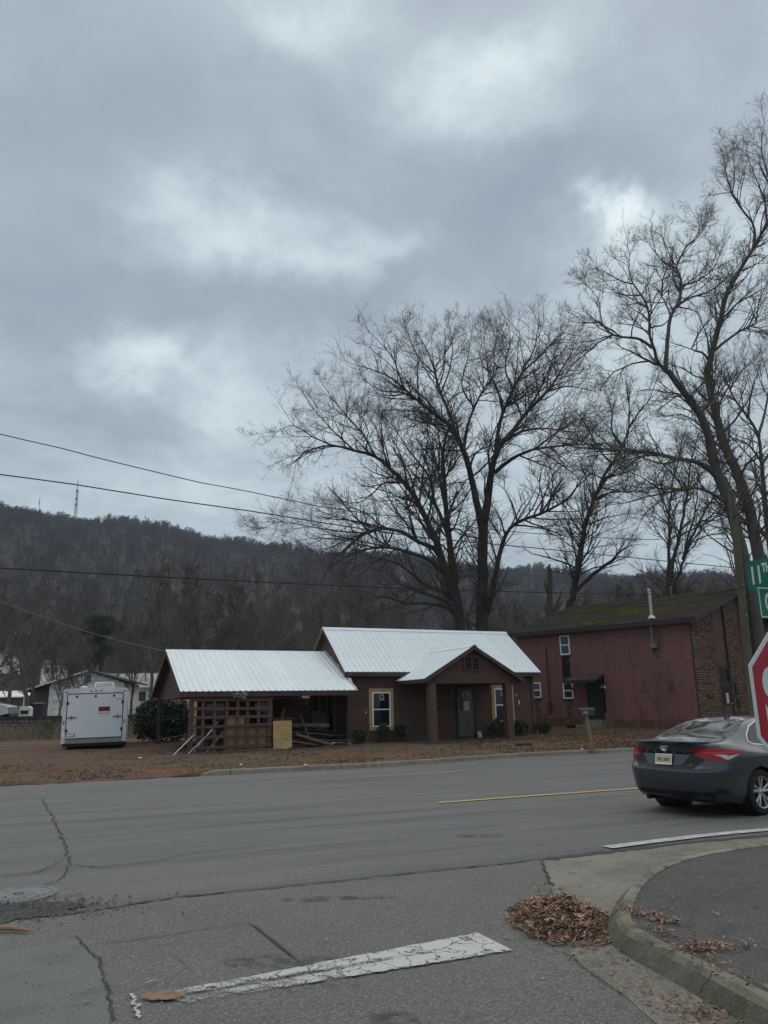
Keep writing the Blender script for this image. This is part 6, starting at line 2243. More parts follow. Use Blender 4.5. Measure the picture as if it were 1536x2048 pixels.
# clump of stems behind the ridge of the red building
clump = trace([
    ([(962, 1230), (962, 1110), (964, 1000), (968, 860), (972, 730), (980, 600), (1000, 480), (1030, 380), (1050, 260)], .26, .03, 1),
    ([(968, 1120), (990, 990), (1020, 880), (1045, 760), (1065, 620), (1085, 500), (1100, 380), (1140, 250)], .20, .03, -1),
    ([(1000, 1180), (1030, 1060), (1060, 950), (1110, 860), (1160, 780), (1215, 710), (1275, 660)], .22, .03, -2),
    ([(1050, 970), (1090, 860), (1140, 760), (1190, 670), (1240, 570), (1280, 430)], .16, .03, 2),
    ([(1060, 950), (1075, 850), (1110, 740), (1130, 620), (1130, 480)], .12, .03, 3),
    ([(1110, 870), (1190, 830), (1270, 825), (1340, 820)], .07, .02, -2),
    ([(972, 730), (940, 640), (900, 540), (880, 450)], .08, .02, 1),
    ([(1020, 880), (1000, 760), (1010, 640)], .07, .02, 2),
    ([(1085, 500), (1040, 400), (1010, 300)], .07, .02, 0),
    ([(1240, 570), (1320, 500), (1400, 460)], .07, .02, 0),
], 58, *Z3, 15)
for i in (0, 2):
    clump[i] = (np.vstack([np.array(gz_(clump[i][0][0]))[None], clump[i][0]]), clump[i][1] * 1.1, clump[i][2])
tree_object('many_stemmed_tree', tuple(clump[0][0][0]), clump, 4, dict(SPEC_MID, d1=2.2, l1=2.6), M_BARK, M_TWIG, 'many stemmed bare tree rising behind the roof ridge left of the utility pole', 'bare trees behind the buildings')

Z2 = (3.523, 1100, 230)


def z2z3(p):     # one enlargement's coordinates in the other's
    return ((1100 + p[0] / Z2[0] - 1000) * Z3[0], (230 + p[1] / Z2[0] - 780) * Z3[0])


z = z2z3
front_tree = trace([
    ([(1470, 1400), (1440, 1180), (1405, 1010), (1365, 840), (1330, 700), (1285, 570), (1240, 470), (1215, 350), (1190, 240), (1145, 130), (1075, 50)] + [z(p) for p in ((980, 2000), (900, 1900), (830, 1800))], .42, .16, -2),
    ([z(p) for p in ((850, 1830), (770, 1760), (735, 1660), (705, 1560), (700, 1480), (690, 1360), (640, 1270), (585, 1190), (555, 1090), (565, 980))], .13, .02, -3, -2),
    ([z(p) for p in ((690, 1360), (620, 1330), (560, 1340), (500, 1390))], .05, .012, -5, -2.5),
    ([z(p) for p in ((640, 1270), (540, 1270), (450, 1240), (400, 1190))], .05, .012, -1, -2.5),
    ([z(p) for p in ((585, 1190), (480, 1160), (400, 1110), (340, 1090))], .05, .012, -4, -2.5),
    ([z(p) for p in ((710, 1500), (790, 1480), (840, 1440))], .05, .03, -3, -2.5),
    ([z(p) for p in ((815, 1790), (825, 1650), (832, 1540), (850, 1420), (900, 1330), (925, 1230), (915, 1130), (890, 1080), (920, 1000), (960, 930), (1010, 880), (1090, 760))], .15, .02, 0, -2),
    ([z(p) for p in ((850, 1420), (820, 1340), (785, 1270), (740, 1210), (640, 1180))], .07, .015, 2, -1),
    ([z(p) for p in ((785, 1270), (795, 1160), (830, 1040), (800, 900))], .06, .012, -1, 0),
    ([z(p) for p in ((890, 1080), (810, 1040), (740, 960), (690, 900))], .06, .012, -2, -1),
    ([z(p) for p in ((900, 1340), (1000, 1280), (1110, 1250), (1240, 1150), (1330, 1060))], .08, .015, -3, -1),
    ([z(p) for p in ((925, 1200), (1040, 1170), (1150, 1080), (1200, 980))], .07, .015, 2, -1),
    ([z(p) for p in ((960, 930), (1060, 840), (1100, 730))], .05, .012, 2, 0),
    ([z(p) for p in ((770, 1760), (690, 1735), (600, 1680), (495, 1635))], .10, .03, -1.5, -2),
    ([z(p) for p in ((720, 1640), (640, 1580), (560, 1570), (450, 1550), (380, 1490), (355, 1400), (340, 1290), (260, 1200))], .10, .015, -4, -2.3),
    ([z(p) for p in ((450, 1550), (330, 1610), (240, 1690), (120, 1790), (0, 1890))], .06, .012, -5, -3.5),
    ([z(p) for p in ((355, 1460), (240, 1460), (160, 1400))], .05, .012, -3, -4),
    ([z(p) for p in ((690, 1735), (580, 1755), (450, 1810), (380, 1890), (280, 1940))], .06, .015, -3, -2),
    ([(1235, 490), (1180, 440), (1120, 412), (1000, 392), (900, 365), (800, 350), (690, 345), (560, 338), (460, 330), (380, 318)], .19, .03, -4, -1),
    ([(850, 358), (780, 400), (700, 460), (640, 480)], .08, .02, -5, -2.5),
    ([(560, 338), (460, 290), (330, 270), (230, 220)], .06, .015, -5, -3.5),
    ([(1315, 660), (1265, 625), (1200, 585), (1120, 560), (1040, 572), (950, 590), (850, 608), (740, 640), (660, 655)], .12, .02, -5, -.5),
    ([(950, 590), (900, 650), (830, 710), (790, 790)], .05, .015, -6, -4),
    ([(950, 588), (870, 540), (800, 490), (740, 470)], .05, .015, -6, -4),
    ([(1190, 240), (1120, 180), (1040, 140), (960, 150)], .08, .02, 2, -1),
    ([(1145, 130), (1230, 60), (1300, -40), (1400, -120)], .10, .02, 1, -1.5),
], 41, *Z3, 16)
front_tree[0] = (np.vstack([np.array(gz_(front_tree[0][0][0]))[None], front_tree[0][0]]), .50, .16)
SPEC_BIG = dict(d1=3.1, l1=2.4, n2=7, n3=5.5, step=.5, rmin=.0050, q2=.56, q3=.55, wob=.012, lo=.25, up=.02, sig=.14, lift=.25, a2=(.5, 1.1), a3=(.5, 1.1))
tree_object('front_tree', tuple(front_tree[0][0][0]), front_tree, 5, SPEC_BIG, M_BARK2, M_TWIG2, 'tall pale barked tree beside the utility pole bending left over the red building', 'tall trees at the right')

upright = trace([
    ([(1560, 1400), (1515, 1150), (1490, 1000), (1455, 820), (1420, 650), (1370, 500), (1310, 370), (1265, 250), (1230, 110), (1205, 0)] + [z(p) for p in ((1130, 1930), (1115, 1820), (1135, 1700), (1165, 1580), (1200, 1450), (1245, 1260), (1325, 1120), (1390, 1010), (1440, 930), (1500, 820), (1560, 740), (1600, 600))], .42, .05, 0),
    ([z(p) for p in ((1425, 960), (1440, 850), (1425, 760), (1340, 650), (1285, 570), (1270, 500), (1235, 400), (1230, 320))], .10, .02, -2, 0),
    ([z(p) for p in ((1285, 570), (1300, 430), (1290, 280))], .05, .015, 0, -1.5),
    ([z(p) for p in ((1530, 780), (1510, 600), (1440, 420), (1380, 240))], .08, .015, 1, 0),
    ([z(p) for p in ((1570, 700), (1550, 480), (1490, 250), (1510, 60))], .09, .015, -1, 0),
    ([z(p) for p in ((1215, 1400), (1180, 1300), (1165, 1220), (1185, 1100))], .06, .015, 2, 0),
    ([z(p) for p in ((1200, 1450), (1320, 1330), (1440, 1260), (1536, 1200))], .08, .02, -2, 0),
    ([z(p) for p in ((1160, 1660), (1230, 1600), (1340, 1520), (1445, 1470), (1470, 1330), (1530, 1180))], .11, .02, 1, 0),
    ([z(p) for p in ((1110, 1720), (1070, 1670), (1000, 1650), (1060, 1520), (1130, 1440), (1200, 1380))], .09, .02, -2, 0),
    ([(1420, 650), (1350, 600), (1290, 500), (1230, 440)], .09, .02, 2, 0),
    ([(1370, 500), (1420, 420), (1500, 380), (1560, 300)], .10, .02, -2, 0),
    ([(1265, 250), (1340, 180), (1420, 60), (1460, -60)], .10, .02, 2, 0),
    ([(1455, 800), (1390, 740), (1350, 720)], .10, .06, -1, 0),
    ([(1300, 350), (1240, 300), (1180, 290), (1100, 300)], .08, .02, 2, 0),
], 44, *Z3, 17)
upright[0] = (np.vstack([np.array(gz_(upright[0][0][0]))[None], upright[0][0]]), .50, .05)
tree_object('upright_tree', tuple(upright[0][0][0]), upright, 6, SPEC_BIG, M_BARK2, M_TWIG2, 'tallest tree at the right, its trunk curving up past the picture edge', 'tall trees at the right')

edge_tree = trace([
    ([(1640, 1400), (1600, 1150), (1560, 950), (1535, 800), (1515, 600), (1500, 420), (1480, 260), (1420, 150), (1350, 60), (1290, -60)], .34, .04, 1),
    ([(1500, 420), (1440, 330), (1380, 290), (1300, 260)], .10, .02, -2, 0),
    ([(1480, 260), (1520, 120), (1540, -40), (1500, -200)], .12, .02, 2, 0),
    ([(1535, 850), (1480, 800), (1440, 700), (1430, 600)], .12, .04, -1, 0),
    ([(1515, 600), (1460, 520), (1400, 500)], .08, .02, -2, 0),
    ([(1420, 150), (1440, 20), (1480, -100)], .09, .02, 1, 0),
    ([(1350, 60), (1260, 20), (1180, 30)], .07, .02, -1, 0),
    ([(1500, 420), (1600, 300), (1680, 150), (1700, -50)], .12, .02, 2, 0),
], 47, *Z3, 18)
edge_tree[0] = (np.vstack([np.array(gz_(edge_tree[0][0][0]))[None], edge_tree[0][0]]), .40, .04)
tree_object('edge_tree', tuple(edge_tree[0][0][0]), edge_tree, 7, dict(SPEC_BIG, d1=1.7), M_BARK2, M_TWIG2, 'bare tree half cut off by the right picture edge behind the street signs', 'tall trees at the right')

# young bare tree in front of the red wall
sap = trace([
    ([(1312, 1462), (1313, 1430), (1315, 1400), (1318, 1375), (1318, 1352)], .045, .012, 0),
    ([(1315, 1408), (1302, 1396), (1290, 1382), (1288, 1375)], .022, .008, -.4),
    ([(1316, 1400), (1330, 1385), (1345, 1368), (1356, 1352)], .025, .008, .2),
    ([(1318, 1378), (1326, 1360), (1334, 1340)], .016, .006, .5),
], 36.6, 1, 0, 0, 19, .4)
sap[0] = (np.vstack([np.array(gz_(sap[0][0][0]))[None], sap[0][0][1:]]), .05, .012)
tree_object('sapling', tuple(sap[0][0][0]), sap, 8, dict(d1=5, l1=.45, n2=3, n3=2.5, step=.2, rmin=.005, lo=.3, wob=.01), M_BARK2, M_TWIG2, 'small bare sapling standing in front of the long red wall')

# ------------------------------------------------------------------ trees of the valley floor, each set singly
M_TWIGB = mat('brown_brush_twigs', (.125, .106, .086), rough=1, spec=.05, objrnd=.22)
kinds = []
for q, (h, st, r) in enumerate(((13, 1, .22), (11, 2, .2), (15, 1, .25), (8.5, 3, .16), (12, 1, .17))):
    w, c = grow(natural_limbs(300 + q, h, r, stems=st, nl=9 if st == 1 else 7, first=.25, spread=.5 if st == 1 else .35), 320 + q, dict(d1=1.5, l1=2.0, n2=4.5, n3=3.6, step=1, rmin=.014, q2=.55, q3=.55, lo=.15))
    kinds.append((arr_mesh('trunk', *w, M_BARK2, smooth=True), arr_mesh('crown', *c, M_TWIGB)))
rg = np.random.default_rng(31)
valley = [(118, 1440, 61, 3, .55), (152, 1440, 62, 3, .6), (60, 1440, 60, 1, .95), (15, 1440, 66, 0, .9), (100, 1420, 74, 3, .9), (30, 1430, 90, 2, 1.0), (135, 1420, 92, 4, 1.1), (180, 1420, 105, 0, 1.1), (-30, 1430, 70, 2, .9), (-80, 1430, 64, 4, 1.0),
          (235, 1420, 84, 4, .9), (262, 1420, 70, 3, 1.0), (300, 1420, 80, 4, 1.25), (330, 1420, 88, 2, 1.15), (365, 1420, 74, 4, 1.25), (400, 1420, 92, 0, 1.25), (440, 1420, 78, 1, 1.2), (480, 1420, 86, 2, 1.05),
          (520, 1420, 74, 0, 1.15), (560, 1420, 90, 4, 1.2), (600, 1420, 82, 1, 1.15), (640, 1420, 70, 3, 1.15), (690, 1420, 88, 0, 1.1), (740, 1420, 76, 4, 1.0), (790, 1420, 92, 2, 1.0), (1020, 1420, 76, 4, .95),
          (1045, 1420, 64, 4, .75), (1085, 1420, 84, 1, 1.0), (1215, 1420, 78, 3, 1.15), (1265, 1420, 70, 3, 1.25), (1300, 1420, 84, 1, 1.2), (1420, 1420, 72, 3, 1.3), (1455, 1420, 80, 0, 1.15), (1390, 1420, 66, 3, 1.2), (460, 1420, 62, 3, .9), (580, 1420, 60, 3, .8)]
ORD = ['first', 'second', 'third', 'fourth', 'fifth', 'sixth', 'seventh', 'eighth', 'ninth', 'tenth', 'eleventh', 'twelfth', 'thirteenth', 'fourteenth', 'fifteenth', 'sixteenth', 'seventeenth']
LAND = [(0, 'tree outside the left picture edge'), (290, 'bare brushy tree left of the carport'), (640, 'bare brushy tree behind the carport'), (950, 'bare brushy tree behind the house roof'), (9999, 'bare brushy tree behind the red building')]
cnt_ = {}
for i, (u, v, Y, k, s) in enumerate(sorted(valley)):
    p = at(u, v, Y)
    zg = lot_at(p.x, p.y) - .15
    land = next(b for a, b in LAND if u < a)
    cnt_[land] = cnt_.get(land, -1) + 1
    t = empty('bare_tree', (p.x, p.y, zg), rg.uniform(0, 6.28), label=land + ', ' + ORD[cnt_[land]] + ' counted from the left', cat='tree', group='bare trees of the brushy thicket')
    t.scale = (s, s, s * rg.uniform(.92, 1.1))
    link('trunk', kinds[k][0], t)
    link('crown', kinds[k][1], t)

# pine on the slope behind the trailer, and a second dark one
M_NEED = mat('pine_needles', (.040, .060, .022), rough=.9, spec=.1, island=.35)
p = at(203, 1330, 100)
rg = np.random.default_rng(51)
zb_ = lot_at(p.x, p.y)
bl = []
for (u, v, a, b) in ((200, 1240, 2.1, .7), (185, 1252, 1.6, .6), (222, 1250, 1.6, .6), (168, 1263, 1.1, .45), (240, 1256, 1.0, .45), (205, 1262, 2.1, .7), (195, 1280, 1.5, .8), (215, 1300, 1.2, .9), (190, 1315, 1.4, 1.0)):
    q = at(u, v, 100 + rg.uniform(-1.2, 1.2))
    bl.append(((q.x - p.x, q.y - p.y, q.z - zb_), (a, a * .9, b)))
pt = empty('pine_tree', (p.x, p.y, zb_), label='dark green pine standing among the bare trees above the trailer', cat='tree')
V_, F_ = leaf_cloud(bl, 9000, .17, rg, 5, .15)
link('crown', arr_mesh('crown', V_, F_, M_NEED), pt)
top = at(202, 1240, 100)
q = np.array([[0, 0, -.3], [.1, 0, 4], [top.x - p.x, 0, top.z - zb_]])
tr_l = [(q, .24, .06)] + [(np.array([[.08, 0, 3 + .8 * i], b[0]]), .07, .02) for i, b in enumerate(bl)]
VV, FF, o_ = [], [], 0
for P, a, b in tr_l:
    q = resample(P, .5, rg, .04)
    V_, F_ = tubes(q[None], np.linspace(a, b, len(q))[None], 6)
    VV.append(V_)
    FF.append(F_ + o_)
    o_ += len(V_)
link('trunk', arr_mesh('trunk', np.vstack(VV), np.vstack(FF), M_BARK, smooth=True), pt)

# ------------------------------------------------------------------ shrubs
M_HOLLY = mat('holly_leaves', (.026, .045, .024), rough=.55, spec=.4, island=.5)
M_BOX = mat('clipped_shrub_leaves', (.022, .038, .02), rough=.7, spec=.3, island=.4)
M_FND = mat('foundation_shrub_leaves', (.034, .058, .024), rough=.6, spec=.35, island=.5)
M_STEM = mat('shrub_stems', (.10, .08, .06), rough=.95)


def shrub(name, base, blobs, n, size, m, label, seed, group=None, stems=6, cat='shrub', shell=.35):
    rg = np.random.default_rng(seed)
    t = empty(name, base, label=label, cat=cat, group=group)
    V_, F_ = leaf_cloud(blobs, n, size, rg, 2.1, shell)
    V_[:, 2] = np.maximum(V_[:, 2], .02)
    link('foliage', arr_mesh('foliage', V_, F_, m), t)
    VV, FF, o_ = [], [], 0
    for i in range(stems):
        b = blobs[i % len(blobs)]
        tip = np.array(b[0]) + rg.normal(0, .25, 3) * np.array(b[1])
        tip[2] = max(tip[2], .15)
        P = np.array([[rg.normal(0, .06), rg.normal(0, .06), -.1], tip * np.array([.4, .4, .5]), tip])
        q = resample(P, .15, rg, .01)
        V2, F2 = tubes(q[None], np.linspace(.02, .006, len(q))[None], 5)
        VV.append(V2)
        FF.append(F2 + o_)
        o_ += len(V2)
    link('stem', arr_mesh('stem', np.vstack(VV), np.vstack(FF), M_STEM), t)
    return t


def ground_pt(u, v, z):
    p = gr(u, v, z)
    return (p.x, p.y, lot_at(p.x, p.y) - .02)


p = at(325, 1480, 37.5)
shrub('holly_bush', (p.x, p.y, lot_at(p.x, p.y)), [((0, 0, .9), (1.05, .9, .95)), ((.7, 0, .8), (.8, .8, .85)), ((-.75, .1, .8), (.75, .7, .85)), ((-.2, 0, 1.6), (.8, .7, .6)), ((-1.0, .3, 1.35), (.45, .5, .5)), ((.65, .1, 1.4), (.6, .6, .5))], 7500, .085, M_HOLLY, 'big dark evergreen bush beside the open left end of the carport', 61, stems=9)
p = at(91, 1478, 44.5)
shrub('round_shrub', (p.x, p.y, lot_at(p.x, p.y)), [((0, 0, .42), (.42, .42, .44))], 1500, .05, M_BOX, 'small round dark shrub in front of the stone wall left of the trailer', 62)
for i, (uu, vv, w, h, lab) in enumerate((
        (.35, -.45, .32, .58, 'thin dark shrub at the left front corner of the house'),
        (1.38, -.42, .26, .78, 'upright green shrub below the left front window'),
        (2.12, -.42, .26, .72, 'upright green shrub just right of the left front window'),
        (6.62, -.75, .52, .78, 'bushy dark shrub behind the right porch post'),
        (7.7, -.55, .50, .66, 'bushy dark shrub at the right end of the house front'),
        (9.2, -.3, .34, .55, 'small round shrub beyond the right corner of the house'))):
    q = UV(uu, vv)
    h2 = h / 2
    bl = [((0, 0, h2 + .05), (w, w, h2))] if i > 2 else [((0, 0, h * .72), (w, w, h * .3)), ((.06, 0, h * .4), (w * .6, w * .6, h * .3)), ((-.1, .05, h * .55), (w * .6, w * .5, h * .25))]
    shrub('foundation_shrub', (q.x, q.y, lot_at(q.x, q.y) - .02), bl, 1300 if i > 2 else 620, .05, M_FND, lab, 70 + i, group='shrubs along the house front')

# ------------------------------------------------------------------ utility pole and wires
M_POLE = mat('weathered_pole', (.115, .108, .070), rough=.95, stretch=(1, 1, .15), vary=[(4, (.075, .070, .050), .4, .65), (14, (.18, .17, .13), .6, .8)], bump=(18, 1, .01))
M_WIRE = mat('black_cable', (.018, .018, .019), rough=.6)
M_WIREL = mat('grey_service_wire', (.22, .22, .22), rough=.5)
PBASE = gr(1512, 1452, .45) + Vector((0, 0, 0))
PY = 27.6
pb_ = at(1511, 1455, PY)
pt_ = at(1462, 984, PY)
up_ = empty('utility_pole', (pb_.x, pb_.y, lot_at(pb_.x, pb_.y) - .1), label='leaning wooden utility pole behind the car and the street signs', cat='utility pole')
b0 = Vector(up_.location)
topv = Vector(pt_) - b0
dirp = (pt_ - pb_) / (pt_.z - pb_.z)
P0 = pb_ + dirp * (b0.z - pb_.z) - b0
MB().tube([P0, P0.lerp(topv, .35), P0.lerp(topv, .7), topv], [.155, .145, .13, .115], 14).build('pole', M_POLE, up_, smooth=True)
for t, L in ((.80, .35), (.62, .25), (.50, .2)):
    c = P0.lerp(topv, t)
    MB().beam(c + Vector((.0, -.16, 0)), c + Vector((.0, .16, 0)), .03, .03).lathe([(0, -.06), (.045, -.05), (.03, 0), (.045, .04), (0, .06)], 10, Matrix.Translation(c + Vector((0, -.17, 0)))).build('insulator_bracket', M_GALVD, up_)


def wire(label, px, Ys, r, m=M_WIRE, name='overhead_wire', wob=.0, group='overhead wires along the road'):
    P = []
    n = len(px)
    for i, (u, v) in enumerate(px):
        t = (u - px[0][0]) / (px[-1][0] - px[0][0])
        # the true depth along a straight span: interpolate 1/distance across the view
        Y = 1 / ((1 - t) / Ys[0] + t / Ys[1])
        P.append(tuple(at(u, v, Y)))
    q = resample(P, .8, np.random.default_rng(3), wob)
    o = link(name, arr_mesh(name, *tubes(q[None], np.full((1, len(q)), r), 6), m, smooth=True), None, label=label, cat='wire', group=group)
    return o


YL, YR = 16.5, PY
wire('uppermost overhead wire, slightly wavy, sloping down to the pole', [(-60, 856), (0, 868), (120, 896), (250, 929), (400, 965), (500, 984), (596, 1004), (693, 1021), (847, 1040), (962, 1057), (1102, 1069), (1240, 1077), (1342, 1079), (1471, 1076)], (YL, YR), .011, wob=.006)
wire('second overhead wire from the top, thick and smooth', [(-60, 940), (0, 949), (150, 969), (330, 998), (500, 1022), (680, 1051), (847, 1075), (1029, 1092), (1240, 1113), (1349, 1124), (1476, 1136)], (YL, YR), .014)
wire('lowest overhead wire crossing in front of the hill', [(-60, 1132), (0, 1136), (250, 1150), (500, 1163), (700, 1172), (900, 1180), (1100, 1185), (1240, 1188), (1480, 1190)], (YL, YR), .014)
wire('pale service wire dropping to the left end of the carport ridge', [(-60, 1178), (0, 1203), (80, 1232), (170, 1262), (250, 1284), (328, 1302)], (24, 31), .010, M_WIREL, name='service_wire', group=None)
wire('thick cable rising from the pole to the right picture edge', [(1464, 1036), (1500, 1012), (1536, 986), (1640, 905)], (PY, 20), .022, name='guy_cable', group=None)
wire('thin wire running right from the pole behind the signs', [(1474, 1080), (1505, 1083), (1560, 1095)], (PY, 24), .009, group=None)

# ------------------------------------------------------------------ mailbox at the kerb
M_MBX = mat('mailbox_black', (.03, .03, .031), rough=.45, spec=.5)
mp = at(1186, 1502, 27.0)
mz = lot_at(mp.x, mp.y)
mbx_ = empty('mailbox', (mp.x, mp.y, mz - .02), TH - .35, label='black mailbox on a leaning wooden post at the far kerb', cat='mailbox')
MB().prism([(-.05, -.05, 0), (.05, -.05, 0), (.05, .05, 0), (-.05, .05, 0)], (0, 0, -.1), (-.13, 0, 1.13)).build('post', mat('pine_post', (.24, .185, .12), rough=.9, stretch=(1, 1, .3), vary=[(5, (.17, .13, .085), .4, .7)]), mbx_)
prof = [(-.10, 0), (-.10, .14)] + [(-.10 * math.cos(i * math.pi / 8), .14 + .10 * math.sin(i * math.pi / 8)) for i in range(1, 8)] + [(.10, .14), (.10, 0)]
bx2 = MB().prism([(-.36, a, b) for a, b in prof], (0, 0, 0), (.50, 0, 0)).build('box', M_MBX, mbx_)
bx2.location = (-.02, 0, 1.135)
dd = MB().prism([(.142, a * 1.06, b * 1.03) for a, b in prof], (0, 0, 0), (.022, 0, 0)).build('door', M_MBX, bx2)
MB().box(.165, .185, -.02, .02, .20, .225).build('handle', M_GALV, dd)
MB().box(-.365, .14, -.112, -.102, .0, .02).build('base_board', M_STEM, bx2)
o = link('house_number', text_mesh('house_number', '2103', .095, M_SWHT, .0008, .0015, .85), bx2)
o.matrix_local = fit_matrix(Vector((-.17, -.1025, .085)), (1, 0, 0), (0, 0, 1))

# ------------------------------------------------------------------ lumber heap, plywood and scraps under the carport
rgm = random.Random(17)


def board(u, v, z, L, az, tilt, w, th, m, name, label, group, roll=0.):
    P = UV(u, v, z)
    o = MB().box(-L / 2, L / 2, -w / 2, w / 2, -th / 2, th / 2).build(name, m, None, label=label, cat='board', group=group)
    o.matrix_world = Matrix.Translation(P) @ Matrix.Rotation(TH + az, 4, 'Z') @ Matrix.Rotation(tilt, 4, 'Y') @ Matrix.Rotation(roll, 4, 'X')
    return o


LB = 'weathered board lying in the lumber heap under the carport'
for i in range(64):
    u = rgm.uniform(-3.3, -.6)
    v = rgm.uniform(-.5, 2.6)
    g = lot_z(u, v)
    hmax = .95 * (1 - ((u + 2.1) / 1.75) ** 2 * .75) * (1 - abs(v - 1.3) / 3.2)
    board(u, v, g + rgm.uniform(.04, max(.08, hmax)), rgm.uniform(.9, 2.6), rgm.uniform(-.5, .45), rgm.uniform(-.10, .24), rgm.uniform(.08, .22), rgm.uniform(.02, .045), rgm.choice([M_WOODG, M_WOODG, M_WOODD, M_WOODR]), 'old_board', LB, 'boards in the lumber heap', rgm.uniform(-.5, .5))
LB2 = 'dark scrap board lying behind the lattice under the carport'
for i in range(26):
    u = rgm.uniform(-6.2, -3.4)
    v = rgm.uniform(-.6, 1.8)
    g = lot_z(u, v)
    board(u, v, g + rgm.uniform(.04, .42 + .3 * smooth01(-6, -4, u)), rgm.uniform(.8, 2.0), rgm.uniform(-.7, .7), rgm.uniform(-.2, .25), rgm.uniform(.06, .18), rgm.uniform(.02, .05), rgm.choice([M_WOODG, M_WOODD, M_WOODD]), 'scrap_board', LB2, 'scrap boards behind the lattice', rgm.uniform(-.4, .4))
# reddish boards sliding out of the heap to the right, each seen by itself
board(-1.55, -1.0, .40, 1.9, -.1, .30, .16, .03, M_WOODR, 'long_board', 'long reddish board sliding down to the ground right of the plywood sheet', None, .5)
board(-2.2, -1.05, .36, 1.1, .05, .16, .14, .03, M_WOODR, 'short_board', 'short reddish board low against the plywood sheet', None, .4)
board(-2.3, -.95, .28, .9, .1, .04, .15, .04, M_WOODR, 'flat_board', 'short reddish board lying flat at the foot of the plywood sheet', None, .1)
board(-1.75, -.2, .98, 1.8, .02, .03, .17, .035, M_WOODG, 'grey_plank', 'long pale grey plank lying on top of the lumber heap', None, .9)
for i in range(12):
    u, v = rgm.uniform(-6.9, -.6), rgm.uniform(-1.75, -1.3)
    board(u, v, lot_z(u, v) + .035, rgm.uniform(.35, 1.1), rgm.uniform(-.9, .9), rgm.uniform(-.05, .05), rgm.uniform(.05, .12), .025, rgm.choice([M_WOODG, M_WOODR, M_WOODD]), 'scrap_piece', 'short scrap of wood lying on the dirt in front of the carport', 'wood scraps in front of the carport', rgm.uniform(-.2, .2))
for i, (u, lab) in enumerate(((-6.05, 'dark board leaning crosswise behind the left half of the lattice'), (-3.25, 'dark board leaning against the back of the clean plywood sheet'), (-1.75, 'grey board leaning upright at the front of the lumber heap'))):
    g_ = lot_z(u, -.8)
    MB().beam(UV(u, -.75, g_), UV(u + (.9, .5, -.35)[i], -.35, g_ + (1.25, 1.5, 1.2)[i]), .11, .03).build('leaning_board', (M_WOODD, M_WOODR, M_WOODG)[i], None, label=lab, cat='board')
# white strips leaning through the lattice at its left end
for i, (u, dx, lean_, lab) in enumerate(((-6.95, 0, .72, 'white strip leaning out left of the lattice, leftmost of the white strips'), (-6.15, 0, .80, 'white strip leaning low behind the lattice, second from the left'), (-5.95, .2, .92, 'white strip leaning behind the lattice, third from the left'), (-5.45, .3, .88, 'white strip leaning behind the lattice, rightmost and highest of the white strips'))):
    g = lot_z(u, -1.3)
    L = 1.5 if i else 1.1
    p0 = UV(u - .35, -1.25 + dx, g + .02)
    p1 = UV(u - .35 + L * math.cos(lean_), -1.0 + dx * 1.5 + .15 * (i == 0) * -1, g + L * math.sin(lean_) * .9)
    if i == 0:
        p0, p1 = UV(-7.05, -1.45, g), UV(-6.35, -1.16, g + .62)
    MB().beam(p0, p1, .05, .018).build('white_strip', M_PVC, None, label=lab, cat='strip', group='white strips by the lattice')
p0, p1 = UV(-7.4, -.3, .62), UV(-5.6, .2, .86)
MB().beam(p0, p1, .06, .02).build('grey_strip', M_WOODG, None, label='pale thin strip poking out left behind the lattice post', cat='strip')


def sheet_piece(name, u0, u1, z0, z1, v, lean, m, label, cat='plywood', th=.015, notch=None):
    t = MB()
    poly = [(u0, 0, 0), (u1, 0, .0), (u1, 0, z1 - z0), (u0, 0, z1 - z0)]
    if notch:
        poly = notch(poly)
    t.prism(poly, (0, 0, 0), (0, th, 0))
    o = t.build(name, m, None, label=label, cat=cat)
    o.matrix_world = Matrix.Translation(UV(0, v, z0)) @ Matrix.Rotation(TH, 4, 'Z') @ Matrix.Rotation(lean, 4, 'X')
    return o


sheet_piece('plywood_sheet', -3.42, -2.70, lot_z(-3, -1.2) + .0, 1.19, -1.24, rad(-4), M_PLY, 'clean yellow plywood sheet standing at the right end of the lattice')
sheet_piece('plywood_sheet', -5.22, -3.62, lot_z(-4.5, -1) - .02, .98, -1.03, rad(-2), M_PLYD, 'wide muddy plywood sheet standing behind the lattice')
sheet_piece('plywood_sheet', -5.15, -4.45, 1.03, 1.36, -.98, rad(-2), M_PLY, 'narrow plywood offcut behind the lattice above the muddy sheet')
board(-3.05, -1.12, 1.26, .80, 0, .0, .10, .06, M_WOODD, 'capping_board', 'dark board lying along the top of the clean plywood sheet', None)
sheet_piece('door_panel', -2.2, -1.15, .7, 1.62, 1.7, rad(-9), M_TRIMB, 'dark brown panel leaning at the back of the carport', 'panel')
sheet_piece('blue_panel', -1.15, -.55, lot_z(-1, .8), 1.5, .9, rad(-8), mat('slate_panel', (.045, .055, .065), rough=.7), 'slate coloured panel leaning near the side door of the house', 'panel')
